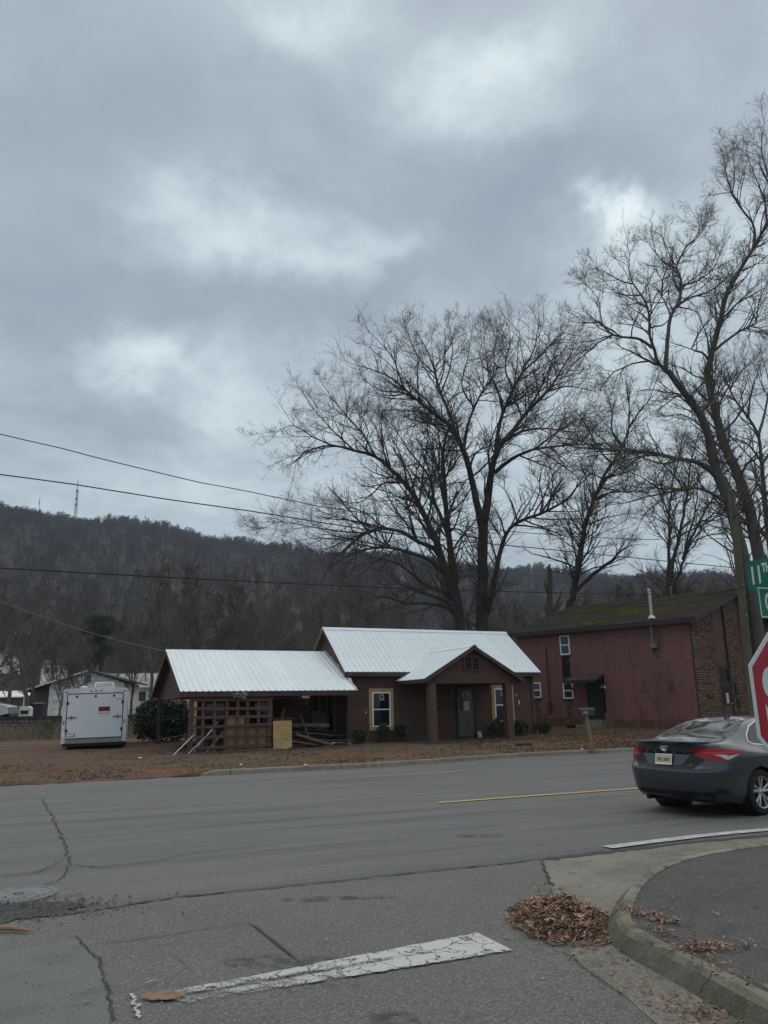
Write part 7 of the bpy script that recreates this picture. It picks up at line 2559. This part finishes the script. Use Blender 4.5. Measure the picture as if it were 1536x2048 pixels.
# crumpled foil sheet on the ground
rg = np.random.default_rng(9)
nx = 14
gx, gy = np.meshgrid(np.linspace(-.42, .42, nx), np.linspace(-.25, .25, nx), indexing='ij')
hz = .07 + .10 * rg.random((nx, nx)) * (1 - (gx / .45) ** 2) + .05 * rg.random((nx, nx))
q = UV(-.75, -1.1)
V_ = np.stack([gx + rg.normal(0, .02, gx.shape), gy + rg.normal(0, .02, gx.shape), hz], -1).reshape(-1, 3)
ii, jj = np.meshgrid(np.arange(nx - 1), np.arange(nx - 1), indexing='ij')
F_ = np.stack([ii * nx + jj, (ii + 1) * nx + jj, (ii + 1) * nx + jj + 1, ii * nx + jj + 1], -1).reshape(-1, 4)
o = link('foil_sheet', arr_mesh('foil_sheet', V_, F_, mat('crumpled_foil', (.55, .56, .58), rough=.25, metal=.9)), None, label='crumpled shiny foil sheet on the ground by the house corner', cat='scrap')
o.location = (q.x, q.y, lot_at(q.x, q.y) - .03)
o.rotation_euler = (0, 0, TH)
# torn piece hanging from the carport eave
rg = np.random.default_rng(19)
V_, F_ = leaf_cloud([((0, 0, 0), (.30, .05, .09)), ((.15, 0, .02), (.18, .05, .11))], 240, .06, rg, 1.6, .2)
o = link('torn_insulation', arr_mesh('torn_insulation', V_, F_, mat('dirty_insulation', (.42, .40, .34), rough=.95, island=.3)), None, label='torn pale insulation hanging from the carport eave', cat='scrap')
q = UV(-4.75, CVF - .03, CZE - .15)
o.location = q
o.rotation_euler = (0, 0, TH)
# a stone by the porch step, white scrap by the door
q = UV(5.95, -.9, .27)
sheet_piece('white_scrap', 5.82, 6.02, .275, .56, -.35, rad(-20), M_PAPER, 'small pale scrap leaning on the porch wall by the door', 'scrap')
q = gr(1048, 1491, .2)
o = MB().box(-.3, .3, -.09, .09, 0, .09).build('loose_brick', M_WOODD, None, label='dark slab lying in the dead grass in front of the house', cat='slab', bevel=.01)
o.location = (q.x, q.y, lot_at(q.x, q.y) + .0)
o.rotation_euler = (0, 0, TH)
q = UV(10.2, -1.2)
q = at(1158, 1462, 39.5)
o = MB().box(-.55, .55, -.25, .25, 0, .22).build('black_tub', M_BLACK, None, label='low black tub lying by the red wall left of the mailbox', cat='tub', bevel=.05)
o.location = (q.x, q.y, lot_at(q.x, q.y) - .01)
o.rotation_euler = (0, 0, BTH)

# ------------------------------------------------------------------ far left: stone wall, white house, truck, bin
M_STONE = mat('grey_wall_stone', (.19, .175, .15), rough=.95, objrnd=.25, island=.28, vary=[(3, (.09, .085, .075), .4, .7)])
M_CAP = mat('dark_wall_rail', (.042, .036, .031), rough=.9)
wl0, wl1 = at(-60, 1476, 47.6), at(300, 1470, 46.6)
wdir = (wl1 - wl0)
wlen = math.hypot(wdir.x, wdir.y)
wang = math.atan2(wdir.y, wdir.x)
sw = empty('stone_wall', (wl0.x, wl0.y, lot_at(wl0.x, wl0.y - 1) - .25), wang, label='low grey stone retaining wall with dark top rail behind the lot', cat='wall')
V, F, o_ = [], [], 0
rb = random.Random(3)
zz_ = 0
while zz_ < 1.15:
    h = rb.uniform(.16, .24)
    x = rb.uniform(-.2, 0)
    while x < wlen:
        w = rb.uniform(.22, .5)
        y = rb.uniform(-.05, .02)
        a = [(x + .015, y, zz_ + .012), (x + w - .015, y, zz_ + .012), (x + w - .03, y, zz_ + h - .015), (x + .03, y, zz_ + h - .015)]
        b = [(p[0], .12, p[2]) for p in a]
        V += a + b
        F += [(o_, o_ + 1, o_ + 2, o_ + 3), (o_, o_ + 4, o_ + 5, o_ + 1), (o_ + 3, o_ + 2, o_ + 6, o_ + 7), (o_, o_ + 3, o_ + 7, o_ + 4), (o_ + 1, o_ + 5, o_ + 6, o_ + 2)]
        o_ += 8
        x += w
    zz_ += h
link('stone', arr_mesh('stone', V, F, M_STONE), sw, kind='stuff')
MB().box(-.2, wlen, .06, .35, 0, 1.22).build('core', M_CAP, sw)
for i in range(int(wlen / 2.4) + 1):
    MB().box(i * 2.4, min(i * 2.4 + 2.385, wlen), -.08, .38, 1.225, 1.39 + rb.uniform(-.01, .01)).build('rail', M_CAP, sw)

M_SIDW = mat('white_siding', (.84, .84, .81), rough=.7, objrnd=.08, vary=[(2, (.48, .47, .43), .45, .7)])
M_RFD = mat('dark_old_roof', (.055, .052, .05), rough=.9)
M_TANW = mat('tan_wall', (.20, .165, .12), rough=.85)
hp = at(97, 1440, 68)
hg = lot_at(hp.x, hp.y)
wh_ = empty('white_house', (hp.x, hp.y, hg), 0.12, label='white sided house with low gable behind the trailer', cat='house')
# gable faces the viewer: peak right of the corner
GW, GH, GP = 6.0, 2.85, 3.75
MB().prism([(0, 0, 0), (GW, 0, 0), (GW, 0, GH - .1), (GW / 2, 0, GP - .02), (0, 0, GH - .1)], (0, .03, 0), (0, 7, 0)).build('wall', M_SIDW, wh_)
zz_ = 0
while zz_ < GP - .15:
    half = GW / 2 if zz_ < GH - .25 else GW / 2 * (GP - zz_ - .12) / (GP - GH + .1)
    if half > .1:
        MB().prism([(GW / 2 - min(half, GW / 2), .03, zz_), (GW / 2 - min(half, GW / 2), -.02, zz_), (GW / 2 - min(half, GW / 2), .015, zz_ + .2)], (0, 0, 0), (2 * min(half, GW / 2), 0, 0)).build('siding_board', M_SIDW, wh_)
    zz_ += .2
MB().box(GW / 2 - .22, GW / 2 + .22, -.05, .0, GP - .95, GP - .35).build('gable_vent', M_GALVD, wh_)
rt = MB().prism([(-2.3, 0, GH - .78), (GW / 2, 0, GP), (GW + .7, 0, GH - .15), (GW + .7, 0, GH - .03), (GW / 2, 0, GP + .13), (-2.3, 0, GH - .66)], (0, -.5, 0), (0, 7.6, 0)).build('roof', M_RFD, wh_)
MB().prism([(-2.32, -.53, GH - .80), (GW / 2, -.53, GP - .04), (GW / 2, -.53, GP + .10), (-2.32, -.53, GH - .68)], (0, 0, 0), (0, .028, 0)).build('barge_board', M_SIDW, rt)
MB().box(-1.55, -.02, 1.2, 1.35, 0, GH - .25).build('porch_wall', M_TANW, wh_)
MB().box(-.12, .05, -.06, .10, 0, GH - .2).build('porch_post', M_SIDW, wh_)
MB().box(-2.2, -2.08, .0, .12, 0, GH - .72).build('porch_post', M_SIDW, wh_)
MB().box(-1.0, -.3, 1.15, 1.199, .1, 2.05).build('door', M_TANW, wh_)
MB().box(-2.0, -1.62, 1.1, 1.3, .6, 2.1).build('window', M_GLASS, wh_)
# second, longer white building beyond, with a pale metal roof
hp = at(157, 1440, 92)
wb = empty('long_white_building', (hp.x, hp.y, lot_at(hp.x, hp.y)), .05, label='long white building with pale metal roof beyond the trailer', cat='building')
WL_ = 9.2
wz = at(157, 1376, 92).z - lot_at(hp.x, hp.y)
wz2 = at(157, 1346, 92).z - lot_at(hp.x, hp.y)
MB().box(0, WL_, 0, 6, 0, wz).build('wall', M_SIDW, wb)
wr = MB().prism([(-.3, -.4, wz - .05), (-.3, 3, wz2), (-.3, 6.4, wz - .05), (-.3, 6.4, wz - .2), (-.3, 3, wz2 - .15), (-.3, -.4, wz - .2)], (0, 0, 0), (WL_ + .6, 0, 0)).build('roof', mat('pale_old_roof', (.36, .36, .35), rough=.6, vary=[(.6, (.27, .27, .26), .4, .7)]), wb)
for i in range(24):
    MB().beam((-.28 + i * .42, -.4, wz - .035), (-.28 + i * .42, 3, wz2 + .015), .04, .03).build('roof_rib', MATS['pale_old_roof'], wr)
for x in (4.6, 6.6, 8.0):
    w_ = MB().box(x, x + .9, -.03, -.002, 1.1, 2.3).build('window', M_SIDW, wb)
    MB().box(x + .06, x + .84, -.05, -.031, 1.16, 2.24).build('pane', M_GLASSG, w_)
MB().box(2.6, 3.6, -.03, -.002, 0, 2.1).build('door', M_GALVD, wb)
MB().tube([(7.0, 1.2, wz), (7.0, 1.2, wz2 + .3)], .08, 8).build('chimney', M_GALVD, wr)

# silver pickup parked behind the stone wall
M_SILV = mat('silver_paint', (.42, .43, .44), rough=.35, metal=.5, coat=.8)
pp_ = at(14, 1440, 54)
pz = lot_at(pp_.x, pp_.y)
pk = empty('silver_car', (pp_.x, pp_.y, pz), rad(4), label='silver car parked behind the stone wall at the left edge', cat='car')
# nose points right; side towards the viewer
sideprof = [(-4.6, .35), (-4.6, 1.0), (-4.3, 1.08), (-3.4, 1.12), (-2.9, 1.55), (-2.3, 1.62), (-1.75, 1.58), (-1.05, 1.08), (-.15, .92), (0, .80), (.02, .40), (-.4, .30), (-4.4, .30)]
mb = MB()
nS = len(sideprof)
for y, k in ((0.0, .0), (.06, .03), (.9, .0), (1.74, .03), (1.8, .0)):
    pass
lay = [(.0, .06), (.10, .0), (1.70, .0), (1.80, .06)]
vs_ = []
for y, ins in lay:
    for x, z_ in sideprof:
        tuck = .13 * max(0, (z_ - 1.0) / .6)
        yy = y + (tuck if y < .9 else -tuck)
        vs_.append((x * (1 - ins * .1), yy, z_ - ins * .3))
fs_ = []
for a in range(3):
    for i in range(nS):
        fs_.append((a * nS + i, a * nS + (i + 1) % nS, (a + 1) * nS + (i + 1) % nS, (a + 1) * nS + i))
fs_ += [tuple(range(nS))[::-1], tuple(range(3 * nS, 4 * nS))]
mb.add(vs_, fs_).build('body', M_SILV, pk, smooth=True)
MB().add([(-2.85, .02, 1.12), (-2.70, .06, 1.48), (-2.33, .07, 1.54), (-2.33, .02, 1.12)], [(0, 1, 2, 3)]).add([(-2.25, .02, 1.12), (-2.25, .07, 1.54), (-1.80, .06, 1.51), (-1.22, .02, 1.10)], [(0, 1, 2, 3)]).build('side_window', M_GLASS, pk)
MB().add([(-1.70, .22, 1.55), (-1.70, 1.58, 1.55), (-1.03, 1.66, 1.10), (-1.03, .14, 1.10)], [(0, 1, 2, 3)]).build('windscreen', M_GLASSG, pk)
for s in (.18, 1.62):
    MB().box(-.12, .01, s - .14, s + .14, .68, .80).build('head_lamp', M_CLEAR, pk)
MB().box(-1.55, -1.38, -.16, .02, 1.05, 1.18).build('door_mirror', M_SILV, pk)
for x in (-.85, -3.7):
    for y, s in ((.12, 1), (1.68, -1)):
        MB().lathe([(.0, -.10), (.20, -.10), (.31, -.09), (.33, 0), (.31, .1), (0, .1)], 20, Matrix.Translation((x, y, .33)) @ Matrix.Rotation(math.pi / 2, 4, 'X')).build('wheel', M_TYRE, pk, smooth=True)
# dark wheeled bin and a white planter beside it
q = at(72, 1441, 60)
bn = empty('wheelie_bin', (q.x, q.y, lot_at(q.x, q.y)), .2, label='dark wheeled bin standing at the porch of the white house', cat='bin')
MB().prism([(-.45, -.4, .1), (.45, -.4, .1), (.45, .4, .1), (-.45, .4, .1)], (0, 0, 0), (0, .0, .85)).build('tub', mat('navy_plastic', (.028, .03, .036), rough=.6), bn)
MB().prism([(-.5, -.46, .955), (.5, -.46, .955), (.5, .45, 1.06), (-.5, .45, 1.06)], (0, 0, 0), (0, 0, .05)).build('lid', MATS['navy_plastic'], bn)
for s in (-.4, .4):
    MB().lathe([(0, -.03), (.12, -.03), (.12, .03), (0, .03)], 12, Matrix.Translation((s, .38, .12)) @ Matrix.Rotation(math.pi / 2, 4, 'Y')).build('wheel', M_TYRE, bn)
q = at(48, 1440, 57)
tv = empty('white_planter', (q.x, q.y, lot_at(q.x, q.y)), 0, label='white arched box near the trees behind the stone wall', cat='planter')
MB().prism([(-.4, 0, 0), (.4, 0, 0), (.4, 0, .7), (.2, 0, .85), (-.4, 0, .85)], (0, 0, 0), (0, .4, 0)).build('shell', M_SIDW, tv)
MB().box(-.3, .25, -.02, -.001, .3, .55).build('opening', M_BLACK, tv)
# grey metal lean-to behind the car
q = at(-30, 1436, 74)
ls = empty('lean_to', (q.x, q.y, lot_at(q.x, q.y)), .05, label='grey sheet metal lean-to behind the silver car', cat='shed')
MB().box(0, 3.6, 0, .12, 0, 1.9).build('wall', M_GALVD, ls)
MB().prism([(-.2, -.6, 1.78), (-.2, 2.6, 2.4), (-.2, 2.6, 2.48), (-.2, -.6, 1.86)], (0, 0, 0), (4.0, 0, 0)).build('roof', M_SIDW, ls)
for x in (.02, 1.2, 2.4, 3.4):
    MB().box(x, x + .1, -.5, -.4, 0, 1.79).build('post', M_DARKF, ls)

# two pale houses high on the slope
for (u, v, s, lab) in ((6, 1309, 3.2, 'small pale house far up the slope at the left edge'), (104, 1331, 3.0, 'small pale house among the trees above the white house')):
    q = at(u, v, 150)
    t = empty('hillside_house', (q.x, q.y, q.z - 1.5), .1, label=lab, cat='house')
    MB().box(-s / 1.6, s / 1.6, 0, 4, -2.0, 1.6).build('wall', M_SIDW, t)
    MB().prism([(-s / 1.6 - .3, -.3, 1.55), (-s / 1.6 - .3, 2, 2.7), (-s / 1.6 - .3, 4.3, 1.55)], (0, 0, 0), (s * 1.25 + .6, 0, 0)).build('roof', M_RFD, t)
    for x in (-1.1, .4):
        MB().box(x, x + .7, -.03, -.002, .2, 1.2).build('window', M_GLASS, t)

# ------------------------------------------------------------------ masts on the ridge
M_MAST = mat('mast_steel', (.20, .20, .22), rough=.7)
for (u, v0, v1, wd, lab) in ((151, 960, 1040, 3.2, 'tall lattice radio mast on the wooded ridge'), (76, 993, 1028, .7, 'thin mast on the ridge near the left edge'), (289, 1024, 1050, .5, 'faint thin mast on the ridge, rightmost of the masts')):
    b, t_ = at(u - (2 if wd > 1 else 0), v1 + 8, 720), at(u + (2 if wd > 1 else 0), v0, 720)
    h = t_.z - b.z
    m_e = empty('radio_mast', tuple(b), label=lab, cat='mast', group=None)
    mb = MB()
    if wd > 1:
        k = 9
        leg = lambda q, z: ((1 - .72 * z / h) * wd / 2 * math.cos(q * 2.094 + .3), (1 - .72 * z / h) * wd / 2 * math.sin(q * 2.094 + .3), z)
        for q in range(3):
            MB().tube([leg(q, 0), leg(q, h * .76)], .28, 5).build('leg', M_MAST, m_e)
        for i in range(k):
            z0_, z1_ = h * .76 * i / k, h * .76 * (i + 1) / k
            for q in range(3):
                mb.tube([leg(q, z0_), leg((q + 1) % 3, z1_)], .13, 4).tube([leg(q, z1_), leg((q + 1) % 3, z1_)], .13, 4)
        br = mb.build('bracing', M_MAST, m_e, kind='stuff')
        MB().tube([(0, 0, h * .76), (0, 0, h)], .35, 5).build('antenna', M_MAST, m_e)
        for z in (.42, .55, .74):
            MB().lathe([(0, 0), (1.3, 0), (1.3, 1.4), (0, 1.4)], 8, Matrix.Translation((0, 0, h * z))).build('dish', M_MAST, m_e)
    else:
        MB().tube([(0, 0, 0), (0, 0, h * .7), (0, 0, h)], [wd * .45, wd * .4, wd * .25], 5).build('shaft', M_MAST, m_e)
        MB().lathe([(0, 0), (wd, 0), (wd, 1.2), (0, 1.2)], 6, Matrix.Translation((0, 0, h * .68))).build('antenna', M_MAST, m_e)

# ------------------------------------------------------------------ leaves: the pile at the gutter, litter on the lot and the pavement
M_LEAF = mat('dead_leaf', (.42, .28, .205), rough=.85, spec=.15, island=.45, objrnd=.3, vary=[(14, (.15, .082, .052), .4, .7)])
M_LEAF2 = mat('stray_leaf', (.27, .172, .122), rough=.85, spec=.15, island=.6, vary=[(14, (.17, .10, .07), .4, .7)])
M_LITTER = mat('leaf_litter', (.155, .10, .066), rough=.9, spec=.1, island=.45)
M_GRASSD = mat('dead_grass', (.21, .155, .085), rough=.95, spec=.05, island=.4)
rg = np.random.default_rng(101)


def leaf_mesh(seed, L=.055, W=.016):
    rr = np.random.default_rng(seed)
    V, F = [], []
    n = 6
    curl, bend = rr.uniform(-.6, .6), rr.uniform(-.9, .9)
    for i in range(n):
        t = i / (n - 1)
        w = W * math.sin(math.pi * min(1, max(.02, t)) ** .85) * (1 + .25 * rr.normal())
        zz = bend * L * (t - .5) ** 2 + rr.normal(0, .001)
        x = L * (t - .5)
        e = curl * w
        V += [(x, w, zz + e), (x, 0, zz), (x, -w, zz + e)]
    for i in range(n - 1):
        for j in range(2):
            F.append((i * 3 + j, (i + 1) * 3 + j, (i + 1) * 3 + j + 1, i * 3 + j + 1))
    return np.array(V), np.array(F)


leaf_k = [leaf_mesh(i, L=l_, W=w_) for i, (l_, w_) in enumerate(((.075, .010), (.085, .012), (.065, .014), (.09, .009), (.06, .011)))]
leaf_me = [arr_mesh('leaf', v, f, M_LEAF, smooth=False) for v, f in leaf_k]


def rot_mats(rg, n, tilt=1.0):
    """random turns, mostly lying flat"""
    a = rg.uniform(0, 2 * np.pi, n)
    b, c = rg.normal(0, tilt * .6, n), rg.normal(0, tilt * .6, n)
    ca, sa, cb, sb, cc, sc = np.cos(a), np.sin(a), np.cos(b), np.sin(b), np.cos(c), np.sin(c)
    Rz = np.zeros((n, 3, 3)); Rz[:, 0, 0] = ca; Rz[:, 0, 1] = -sa; Rz[:, 1, 0] = sa; Rz[:, 1, 1] = ca; Rz[:, 2, 2] = 1
    Ry = np.zeros((n, 3, 3)); Ry[:, 0, 0] = cb; Ry[:, 0, 2] = sb; Ry[:, 2, 0] = -sb; Ry[:, 2, 2] = cb; Ry[:, 1, 1] = 1
    Rx = np.zeros((n, 3, 3)); Rx[:, 1, 1] = cc; Rx[:, 1, 2] = -sc; Rx[:, 2, 1] = sc; Rx[:, 2, 2] = cc; Rx[:, 0, 0] = 1
    return Rz @ Ry @ Rx


def scatter(points, rg, scale=1.0, tilt=.5):
    """one joined mesh of many leaves"""
    VV, FF, o = [], [], 0
    k = rg.integers(0, len(leaf_k), len(points))
    Rm = rot_mats(rg, len(points), tilt)
    s = rg.uniform(.6, 1.2, len(points)) * scale
    for q in range(len(leaf_k)):
        idx = np.where(k == q)[0]
        if not len(idx):
            continue
        v, f = leaf_k[q]
        P = np.einsum('nij,mj->nmi', Rm[idx], v) * s[idx, None, None] + points[idx][:, None]
        VV.append(P.reshape(-1, 3))
        FF.append((np.arange(len(idx))[:, None, None] * len(v) + f[None]).reshape(-1, 4) + o)
        o += len(idx) * len(v)
    return np.vstack(VV), np.vstack(FF)


# pile: an uneven mound
pc0 = gr(1122, 1868)
PCX, PCY = pc0.x + .075, pc0.y + .31
plp = empty('leaf_pile', (PCX, PCY, .006), label='heap of brown dead leaves swept up at the gutter corner', cat='leaf pile')


def pile_h(x, y):
    """x, y about the pile's centre"""
    a = np.arctan2(y, x)
    rx = .335 * (1 + .10 * np.sin(3 * a + 1) + .06 * np.sin(7 * a))
    ry = .57 * (1 + .10 * np.sin(2 * a + .5) + .06 * np.sin(6 * a + 2))
    r = np.sqrt((x / rx) ** 2 + (y / ry) ** 2)
    return np.clip(1 - r ** 1.6, 0, 1) * (.135 + .035 * np.sin(x * 17 + 1) * np.cos(y * 13)), r


n = 40000
xy = rg.uniform(-.6, .6, (n, 2))
h, r = pile_h(xy[:, 0], xy[:, 1])
xy, h = xy[r < 1], h[r < 1]
xy, h = xy[:5800], h[:5800]
zt = h * rg.uniform(.72, 1.06, len(h)) + .012
pts = np.stack([xy[:, 0], xy[:, 1], zt], 1)
ring_ = rg.normal(0, 1, (900, 2))
ring_ = ring_ / np.linalg.norm(ring_, axis=1, keepdims=True) * rg.uniform(.92, 1.22, (900, 1)) * (.335, .57)
pts = np.vstack([pts, np.column_stack([ring_, rg.uniform(.008, .03, 900)])])
V_, F_ = scatter(pts[300:], rg, .70, .75)
link('leaf_mass', arr_mesh('leaf_mass', V_, F_, M_LEAF), plp, kind='stuff')
# solid heart of the pile, so that no light shines through
gx = np.linspace(-.5, .5, 34)
GX, GY = np.meshgrid(gx, gx, indexing='ij')
hh, _ = pile_h(GX, GY)
V_ = np.stack([GX, GY, hh * .8 - .01], -1).reshape(-1, 3)
ii, jj = np.meshgrid(np.arange(33), np.arange(33), indexing='ij')
F_ = np.stack([ii * 34 + jj, (ii + 1) * 34 + jj, (ii + 1) * 34 + jj + 1, ii * 34 + jj + 1], -1).reshape(-1, 4)
keep = (hh.reshape(-1)[F_] > .004).any(1)
link('leaf_bed', arr_mesh('leaf_bed', V_, F_[keep], M_LEAF), plp)
Rm = rot_mats(rg, 300, .8)
for i in range(300):
    o = bpy.data.objects.new('leaf', leaf_me[i % 5])
    COL.objects.link(o)
    o.parent = plp
    M4 = Matrix(Rm[i].tolist()).to_4x4() * 1.0
    M4.translation = Vector((pts[i][0], pts[i][1], pile_h(pts[i][0], pts[i][1])[0] + .022))
    o.matrix_local = M4 @ Matrix.Scale(float(rg.uniform(.55, .9)), 4)

# strays round the pile, along the kerb and on the pavement
P = []


def blot(u, v, z, n, sx, sy, ang=0):
    c = gr(u, v, z)
    d = rg.normal(0, 1, (n, 2)) * (sx, sy)
    ca, sa = math.cos(ang), math.sin(ang)
    for a, b in d:
        P.append((c.x + a * ca - b * sa, c.y + a * sa + b * ca, z + .008))


blot(1105, 1783, .012, 60, .10, .16)
blot(1130, 1870, .012, 230, .26, .36)
blot(1300, 1830, KH, 190, .05, .16, .5)
blot(1325, 1862, KH, 60, .05, .12, .3)
blot(1415, 1893, KH, 210, .13, .055, .15)
blot(1385, 1905, KH, 50, .04, .14, .4)
blot(1460, 2035, .01, 170, .16, .12)
blot(1400, 2010, .01, 70, .14, .18)
blot(1345, 2010, .01, 45, .06, .2)
blot(1260, 1960, .01, 28, .2, .3)
blot(1500, 1965, KH, 60, .05, .25, .4)
for (u, v) in ((1360, 1800), (1390, 1755), (1440, 1790), (1480, 1760), (1430, 1825), (1520, 1815), (1500, 1880), (1470, 1850), (1380, 1860), (1340, 1790), (1530, 1905), (1345, 1815), (1450, 1725)):
    blot(u, v, KH, 2, .05, .05)
for i in range(34):
    q = gr(rg.uniform(100, 1050), rg.uniform(1760, 2040))
    P.append((q.x, q.y, .024))
V_, F_ = scatter(np.array(P), rg, .62, .4)
link('fallen_leaves', arr_mesh('fallen_leaves', V_, F_, M_LEAF2), kind='stuff')

# litter over the lot: leaves and scraps, thicker near the kerb and the mailbox
n = 42000
u = rg.uniform(-16, 19, n)
ve = np.array([v_edge(a) for a in u])
v = ve + .25 + np.abs(rg.gamma(1.3, 3.2, n))
den = np.array([mnoise.noise((a * .45, b * .45, 9.0)) for a, b in zip(u, v)]) + .5 * np.array([mnoise.noise((a * 1.7, b * 1.7, 4.0)) for a, b in zip(u, v)])
keep = (rg.random(n) < np.clip(.07 + den * .6 + .7 * np.clip((u - 2) / 6, 0, 1), .03, 1)) & (v < 9) & ~((u > -.1) & (u < 9.0) & (v > -.1) & (v < 5))
u, v = u[keep], v[keep]
pp3 = []
for a, b in zip(u, v):
    q = UV(a, b, lot_z(a, b) + .012)
    pp3.append(tuple(q))
pp3 = np.array(pp3)
sz = rg.uniform(.02, .055, (len(pp3), 1))
ang = rg.uniform(0, 6.28, len(pp3))
ax = np.stack([np.cos(ang), np.sin(ang), rg.normal(0, .25, len(pp3))], 1)
sd = np.stack([-np.sin(ang), np.cos(ang), rg.normal(0, .3, len(pp3))], 1)
V_ = np.stack([pp3 - ax * sz, pp3 + sd * sz * .5 + (0, 0, .012), pp3 + ax * sz, pp3 - sd * sz * .5 + (0, 0, .012)], 1).reshape(-1, 3)
link('leaf_litter', arr_mesh('leaf_litter', V_, np.arange(len(V_)).reshape(-1, 4), M_LITTER), kind='stuff')

# dead grass and weeds: short blades in tufts
n = 16000
u = rg.uniform(-16, 18, n)
ve = np.array([v_edge(a) for a in u])
v = ve + .3 + rg.random(n) ** 1.3 * 11
den = np.array([mnoise.noise((a * .6, b * .9, 21.0)) for a, b in zip(u, v)])
keep = (rg.random(n) < np.clip(.15 + den * 1.4, 0, 1)) & ~((u > -.1) & (u < 9.0) & (v > -.1) & (v < 5)) & ~((u > 2.3) & (u < 6.6) & (v > -2.6) & (v < 0))
u, v = u[keep], v[keep]
B = np.array([tuple(UV(a, b, lot_z(a, b))) for a, b in zip(u, v)])
B = np.repeat(B, 3, 0) + rg.normal(0, .04, (len(B) * 3, 3)) * (1, 1, 0)
hgt = rg.uniform(.03, .13, (len(B), 1))
ang = rg.uniform(0, 6.28, len(B))
lean_ = np.stack([np.cos(ang), np.sin(ang), np.zeros(len(B))], 1) * rg.uniform(.3, 1.4, (len(B), 1)) * hgt
sd = np.stack([-np.sin(ang), np.cos(ang), np.zeros(len(B))], 1) * .006
V_ = np.stack([B - sd, B + sd, B + lean_ + np.array([0, 0, 1]) * hgt], 1).reshape(-1, 3)
link('dead_grass', arr_mesh('dead_grass', V_, np.arange(len(V_)).reshape(-1, 3), M_GRASSD), kind='stuff')
# green weeds at the wall foot and the kerb edge
M_WEED = mat('green_weeds', (.075, .095, .035), rough=.9, island=.4)
Bl = []
for (cx_, cy_, n_, sx, sy) in ((9.6, -1.6, 500, .9, .5), (6.5, -2.9, 300, .8, .2), (4.5, -2.8, 200, 1.2, .12), (11.0, -2.2, 260, .8, .5)):
    for _ in range(n_):
        a, b = cx_ + rg.normal(0, sx), cy_ + rg.normal(0, sy)
        Bl.append(tuple(UV(a, b, lot_z(a, b))))
for i in range(500):
    k_ = rg.integers(12, kn - 14)
    q = kin[k_] - outn[k_] * abs(rg.normal(0, .03)) - outn[k_] * .01
    if rg.random() < .5 + .5 * math.sin(k_ * .35):
        Bl.append((q.x, q.y, KH - .012))
B = np.array(Bl)
hgt = rg.uniform(.02, .10, (len(B), 1)) * np.where(B[:, 1:2] < 15, .3, 1.0)
ang = rg.uniform(0, 6.28, len(B))
lean_ = np.stack([np.cos(ang), np.sin(ang), np.zeros(len(B))], 1) * rg.uniform(.3, 1.2, (len(B), 1)) * hgt
sd = np.stack([-np.sin(ang), np.cos(ang), np.zeros(len(B))], 1) * np.where(B[:, 1:2] < 15, .0025, .010)
V_ = np.stack([B - sd, B + sd, B + lean_ + np.array([0, 0, 1]) * hgt], 1).reshape(-1, 3)
link('weeds', arr_mesh('weeds', V_, np.arange(len(V_)).reshape(-1, 3), M_WEED), kind='stuff')
# brush of thin stems on the bank behind the trailer and before the stone wall
Bp, Br = [], []
for i in range(1500):
    q = at(rg.uniform(-40, 300), 1470, rg.uniform(41, 46.3))
    b0_ = np.array((q.x, q.y, lot_at(q.x, q.y)))
    d = norm(np.array([rg.normal(0, .3), rg.normal(0, .3), 1]))
    L = rg.uniform(.3, 1.1) * (1.5 if rg.random() < .1 else 1)
    pts_ = [b0_]
    for _ in range(3):
        d = norm(d + rg.normal(0, .18, 3))
        pts_.append(pts_[-1] + d * L / 3)
    Bp.append(pts_)
    Br.append(np.linspace(.010, .004, 4))
link('brush', arr_mesh('brush', *tubes(np.array(Bp), np.array(Br), 3), mat('dry_brush', (.20, .17, .125), rough=1, island=.3)), kind='stuff')

# sticks and scraps on the road
stick = empty('stick', (0, 0, 0), label='broken orange brown stick lying in the broken asphalt at the left', cat='stick')
a_, b_ = gr(-12, 1866), gr(68, 1868)
stick.location = a_
P_ = [Vector((0, 0, .03)), (b_ - a_) * .35 + Vector((0, .01, .035)), (b_ - a_) * .7 + Vector((0, -.01, .03)), (b_ - a_) + Vector((0, 0, .022))]
M_STICK = mat('split_wood', (.33, .19, .115), rough=.85, vary=[(20, (.22, .12, .07), .4, .7)])
MB().tube(P_, [.016, .019, .015, .004], 7).build('shaft', M_STICK, stick)
MB().tube([P_[1], P_[1] + (b_ - a_) * .3 + Vector((0, -.025, .012))], [.008, .002], 5).build('splinter', M_STICK, stick)
a_, b_ = gr(292, 1975), gr(313, 1968)
link('pale_twig', MB().tube([a_ + Vector((0, 0, .022)), (a_ + b_) / 2 + Vector((0, .006, .026)), b_ + Vector((0, 0, .022))], [.004, .006, .004], 6).mesh('pale_twig', mat('straw', (.42, .36, .22), rough=.8)), None, label='short pale twig lying above the rust spot', cat='twig')

# white scraps of litter on the lot
for i, (u_, v_, lab) in enumerate(((281, 1513, 'white paper scrap on the dirt right of the trailer'), (283, 1474, 'white scrap at the foot of the evergreen bush'), (612, 1530, 'tiny white scrap near the far kerb'), (483, 1528, 'tiny white scrap in front of the lattice'), (1165, 1498, 'pale scrap left of the mailbox post'))):
    q = gr(u_, v_, .15)
    zz_ = lot_at(q.x, q.y)
    s = .09 if i < 2 else .05
    o = MB().add([(-s, -s * .5, .02), (s * .9, -s * .4, .035), (s, s * .5, .02), (-s * .7, s * .6, .05), (0, 0, .06)], [(0, 1, 4), (1, 2, 4), (2, 3, 4), (3, 0, 4), (3, 2, 1, 0)]).build('paper_scrap', M_SWHT, None, label=lab, cat='litter', group='white scraps of litter')
    o.location = (q.x, q.y, zz_)
